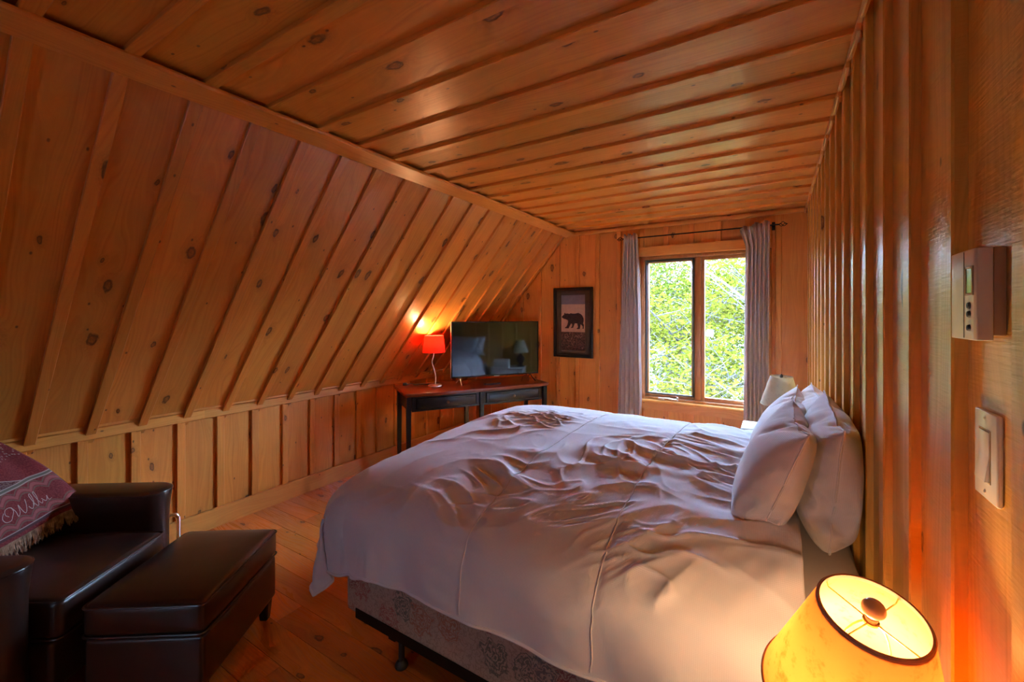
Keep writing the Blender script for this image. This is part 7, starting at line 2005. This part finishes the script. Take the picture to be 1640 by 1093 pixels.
# footprint in local axes from the photographed corners
oc = [(-2.058, 1.160), (-1.790, 0.706), (-2.150, 0.470), (-2.410, 0.925)]
OX = (-0.205, 0.205)
OY = (-0.275, 0.275)
obj('cushion', soft_box(-0.215, 0.215, -0.272, 0.272, 0.305, 0.425, 0.020, 0.022), M['leather'], ott)
bm = B()
pipe_rect(bm, -0.218, 0.218, -0.275, 0.275, 0.414, 0.0042, 0.022)
pipe_rect(bm, -0.218, 0.218, -0.275, 0.275, 0.309, 0.0042, 0.022)
obj('cushion_piping', bm, M['leather'], ott)
obj('base', soft_box(-0.212, 0.212, -0.270, 0.270, 0.095, 0.298, 0.016, 0.006), M['leather'], ott)
for sx in (-1, 1):
    for sy in (-1, 1):
        bm = B()
        t = bmesh.new()
        bmesh.ops.create_cube(t, size=1)
        for v in t.verts:
            k = 1.0 if v.co.z > 0 else 0.7
            v.co = Vector((v.co.x * 0.05 * k, v.co.y * 0.05 * k, 0.1 * (v.co.z + 0.5)))
        bmesh.ops.bevel(t, geom=list(t.edges), offset=0.004, segments=2, affect='EDGES')
        join(bm, t)
        obj('leg', bm, M['black_paint'], ott, loc=(sx * 0.175, sy * 0.235, 0))

# chrome hoop of a folding rack against the knee wall
bm = B()
R_ = 0.012
pts = [(0, -0.19, 0.012), (0, -0.19, 0.20)]
pts += [(0, -0.19 + 0.03 * (1 - math.cos(a)), 0.20 + 0.03 * math.sin(a)) for a in np.linspace(0.2, PI / 2, 6)]
pts += [(0, 0.0, 0.23)]
pts += [(0, 0.03 * math.sin(a) + 0.0, 0.20 + 0.03 * math.cos(a)) for a in np.linspace(0.2, PI / 2, 6)]
pts += [(0, 0.03, 0.012)]
add_tube(bm, pts, R_, 12)
hoop = obj('metal_rack', bm, M['chrome'], loc=(-3.215, 1.135, 0), rot=(0, 0, math.radians(-8)))
tag(hoop, 'shiny metal tube hoop standing at the knee wall behind the armchair arm', 'rack')

# ---------------------------------------------------------------- thermostat
thm = empty('thermostat', (XR, 0.805, 1.517), 0, 'cream wall thermostat with a small display above the light switch', 'thermostat')
# local -x points into the room, y along the wall
obj('back_plate', box(-0.0120, -0.0005, -0.052, 0.050, -0.052, 0.058, 0.002), M['tan_plastic'], thm)
bm = B()
prof = [(-0.0125, -0.055), (-0.0125, 0.050), (-0.019, 0.050), (-0.024, 0.045), (-0.0275, 0.032), (-0.0285, 0.010), (-0.0285, -0.050), (-0.0270, -0.055)]
add_prism(bm, prof, -0.058, 0.058, 'z', bev=0.0015)
hs_ = obj('housing', bm, M['cream_plastic'], thm)
obj('seam', box(-0.0290, -0.0283, -0.0190, -0.0182, -0.056, 0.056), M['charcoal'], hs_, smooth=False)
bm = B()
for (y0, y1, z0, z1) in ((-0.050, -0.047, -0.001, 0.036), (-0.028, -0.025, -0.001, 0.036), (-0.047, -0.028, 0.033, 0.036), (-0.047, -0.028, -0.001, 0.002)):
    add_box(bm, -0.0300, -0.0280, y0, y1, z0, z1, 0.0005)
obj('display_surround', bm, M['tan_plastic'], hs_)
obj('display', box(-0.0292, -0.0282, -0.047, -0.028, 0.002, 0.033), M['lcd'], hs_, smooth=False)
for z in (-0.014, -0.025, -0.0425):
    bm = B()
    add_lathe(bm, [(0.0005, 0.0030), (0.0035, 0.0025), (0.0045, 0.0)], 16)
    obj('button', bm, M['charcoal'], thm, loc=(-0.0284, -0.037, z), rot=(0, -PI / 2, 0))

# ---------------------------------------------------------------- light switch
sw = empty('light_switch', (XR, 0.797, 1.308), 0, 'white rocker light switch plate below the thermostat', 'light switch')
bm = B()
add_box(bm, -0.0065, -0.0002, -0.035, 0.035, -0.0575, 0.0575, 0.0028, 3)
obj('plate', bm, M['white_plastic'], sw)
bm = B()
for (y0, y1, z0, z1) in ((-0.018, -0.0165, -0.034, 0.034), (0.0165, 0.018, -0.034, 0.034), (-0.0165, 0.0165, 0.0325, 0.034), (-0.0165, 0.0165, -0.034, -0.0325)):
    add_box(bm, -0.0072, -0.006, y0, y1, z0, z1)
obj('surround', bm, M['tan_plastic'], sw)
bm = B()
add_prism(bm, [(-0.004, -0.0320), (-0.0120, -0.0320), (-0.0078, 0.0), (-0.0078, 0.032), (-0.004, 0.032)], -0.016, 0.016, 'y', bev=0.0006)
obj('rocker', bm, M['white_plastic'], sw)
for z in (-0.048, 0.048):
    bm = B()
    add_lathe(bm, [(0.0005, 0.0012), (0.002, 0.001), (0.003, 0.0)], 14)
    obj('screw', bm, M['nickel'], sw, loc=(-0.0065, 0, z), rot=(0, -PI / 2, 0))

# ---------------------------------------------------------------- outdoors
mb = MB()
gr = random.Random(3)
GN = 30
gz = lambda x, y: -3.2 + 0.15 * max(0, y - 8) + 0.5 * noise.noise(Vector((x * 0.1, y * 0.1, 0)))
for i in range(GN):
    for j in range(GN):
        xs = [-45 + 90 * (i + a) / GN for a in (0, 1)]
        ys = [4.6 + 70 * (j + a) / GN for a in (0, 1)]
        mb.face([(xs[0], ys[0], gz(xs[0], ys[0])), (xs[1], ys[0], gz(xs[1], ys[0])), (xs[1], ys[1], gz(xs[1], ys[1])), (xs[0], ys[1], gz(xs[0], ys[1]))])
o = link('hillside', mb.mesh('hillside'), M['ground'], smooth=True)
tag(o, kind='structure')


def tree(x, y, h, spread, nleaf, leaf, mat, label, seed, low=0.15, group='trees outside the window'):
    r = random.Random(seed)
    z0 = gz(x, y)
    root = empty('tree', (x, y, z0), 0, label, 'tree', group)
    bmt = B()
    tips = []

    def branch(p, d, L, rad, depth):
        n = 5
        pts = [p.copy()]
        q = p.copy()
        dd = d.copy()
        for k in range(n):
            dd = (dd + Vector((r.uniform(-1, 1), r.uniform(-1, 1), r.uniform(-0.4, 0.8))) * 0.16).normalized()
            q = q + dd * L / n
            pts.append(q.copy())
        add_tube(bmt, pts, [rad * (1 - 0.6 * k / n) for k in range(n + 1)], 5)
        if depth >= 1: tips.extend(pts[1:])
        if depth < 3:
            for k in range(6 if depth == 0 else 5):
                i = r.randint(1 if depth else 2, n)
                a = r.uniform(0, 2 * PI)
                side = Vector((math.cos(a), math.sin(a), r.uniform(-0.05, 0.55))).normalized()
                branch(pts[i], (dd * 0.35 + side).normalized(), L * r.uniform(0.42, 0.62), rad * 0.45, depth + 1)
    for s in range(3):
        a = r.uniform(0, 2 * PI)
        branch(Vector((0.15 * math.cos(a), 0.15 * math.sin(a), 0)), Vector((math.cos(a) * 0.18 * spread, math.sin(a) * 0.18 * spread, 1)).normalized(), h * r.uniform(0.6, 0.8), 0.06 * h / 6, 0)
    obj('trunk', bmt, M['bark'], root)
    V, F, Rr = [], [], []
    for _ in range(nleaf):
        t = r.choice(tips)
        c = t + Vector((r.gauss(0, 1), r.gauss(0, 1), r.gauss(0, 0.8))) * 0.16 * spread
        u = Vector((r.gauss(0, 1), r.gauss(0, 1), r.gauss(0, 0.5))).normalized()
        w = u.cross(Vector((r.gauss(0, 1), r.gauss(0, 1), r.gauss(0, 1)))).normalized()
        nn = u.cross(w)
        s = leaf * r.uniform(0.6, 1.3)
        b = len(V)
        V += [tuple(c - u * s), tuple(c + w * s * 0.42 + nn * s * 0.12), tuple(c + u * s), tuple(c - w * s * 0.42 + nn * s * 0.12)]
        F += [(b, b + 1, b + 2), (b, b + 2, b + 3)]
        k = r.random()
        Rr += [k, k]
    me = bpy.data.meshes.new('foliage')
    me.from_pydata(V, [], F)
    at = me.attributes.new('rnd', 'FLOAT', 'FACE')
    at.data.foreach_set('value', Rr)
    link('foliage', me, mat, root)
    return root


tree(-2.6, 9.2, 6.0, 1.4, 12000, 0.05, M['leaf_a'], 'leafy spring tree filling the left window pane', 1)
tree(-0.7, 8.6, 5.8, 1.3, 12000, 0.048, M['leaf_b'], 'yellow-green spring tree in the right window pane', 2)
tree(0.9, 9.6, 6.2, 1.4, 8000, 0.045, M['leaf_a'], 'spring tree outside, half hidden by the right curtain', 3)
tree(-4.6, 10.8, 5.4, 1.5, 8000, 0.05, M['leaf_b'], 'spring tree seen at the left edge of the left pane', 4)
tree(-1.8, 13.5, 5.2, 1.9, 11000, 0.06, M['leaf_c'], 'darker green tree behind the nearest trees, between the panes', 5)
tree(1.8, 14.0, 6.0, 2.0, 11000, 0.06, M['leaf_a'], 'tall spring tree behind at the right, seen through the right pane', 6)
tree(-6.0, 15.5, 5.6, 2.0, 8000, 0.065, M['leaf_c'], 'distant darker tree behind at the left of the left pane', 7)
tree(-3.6, 20.0, 6, 2.4, 12000, 0.085, M['leaf_a'], 'distant pale green tree on the slope behind the left pane', 8)
tree(0.2, 21.0, 6.5, 2.4, 13000, 0.085, M['leaf_b'], 'distant yellow-green tree on the slope behind the middle of the window', 9)
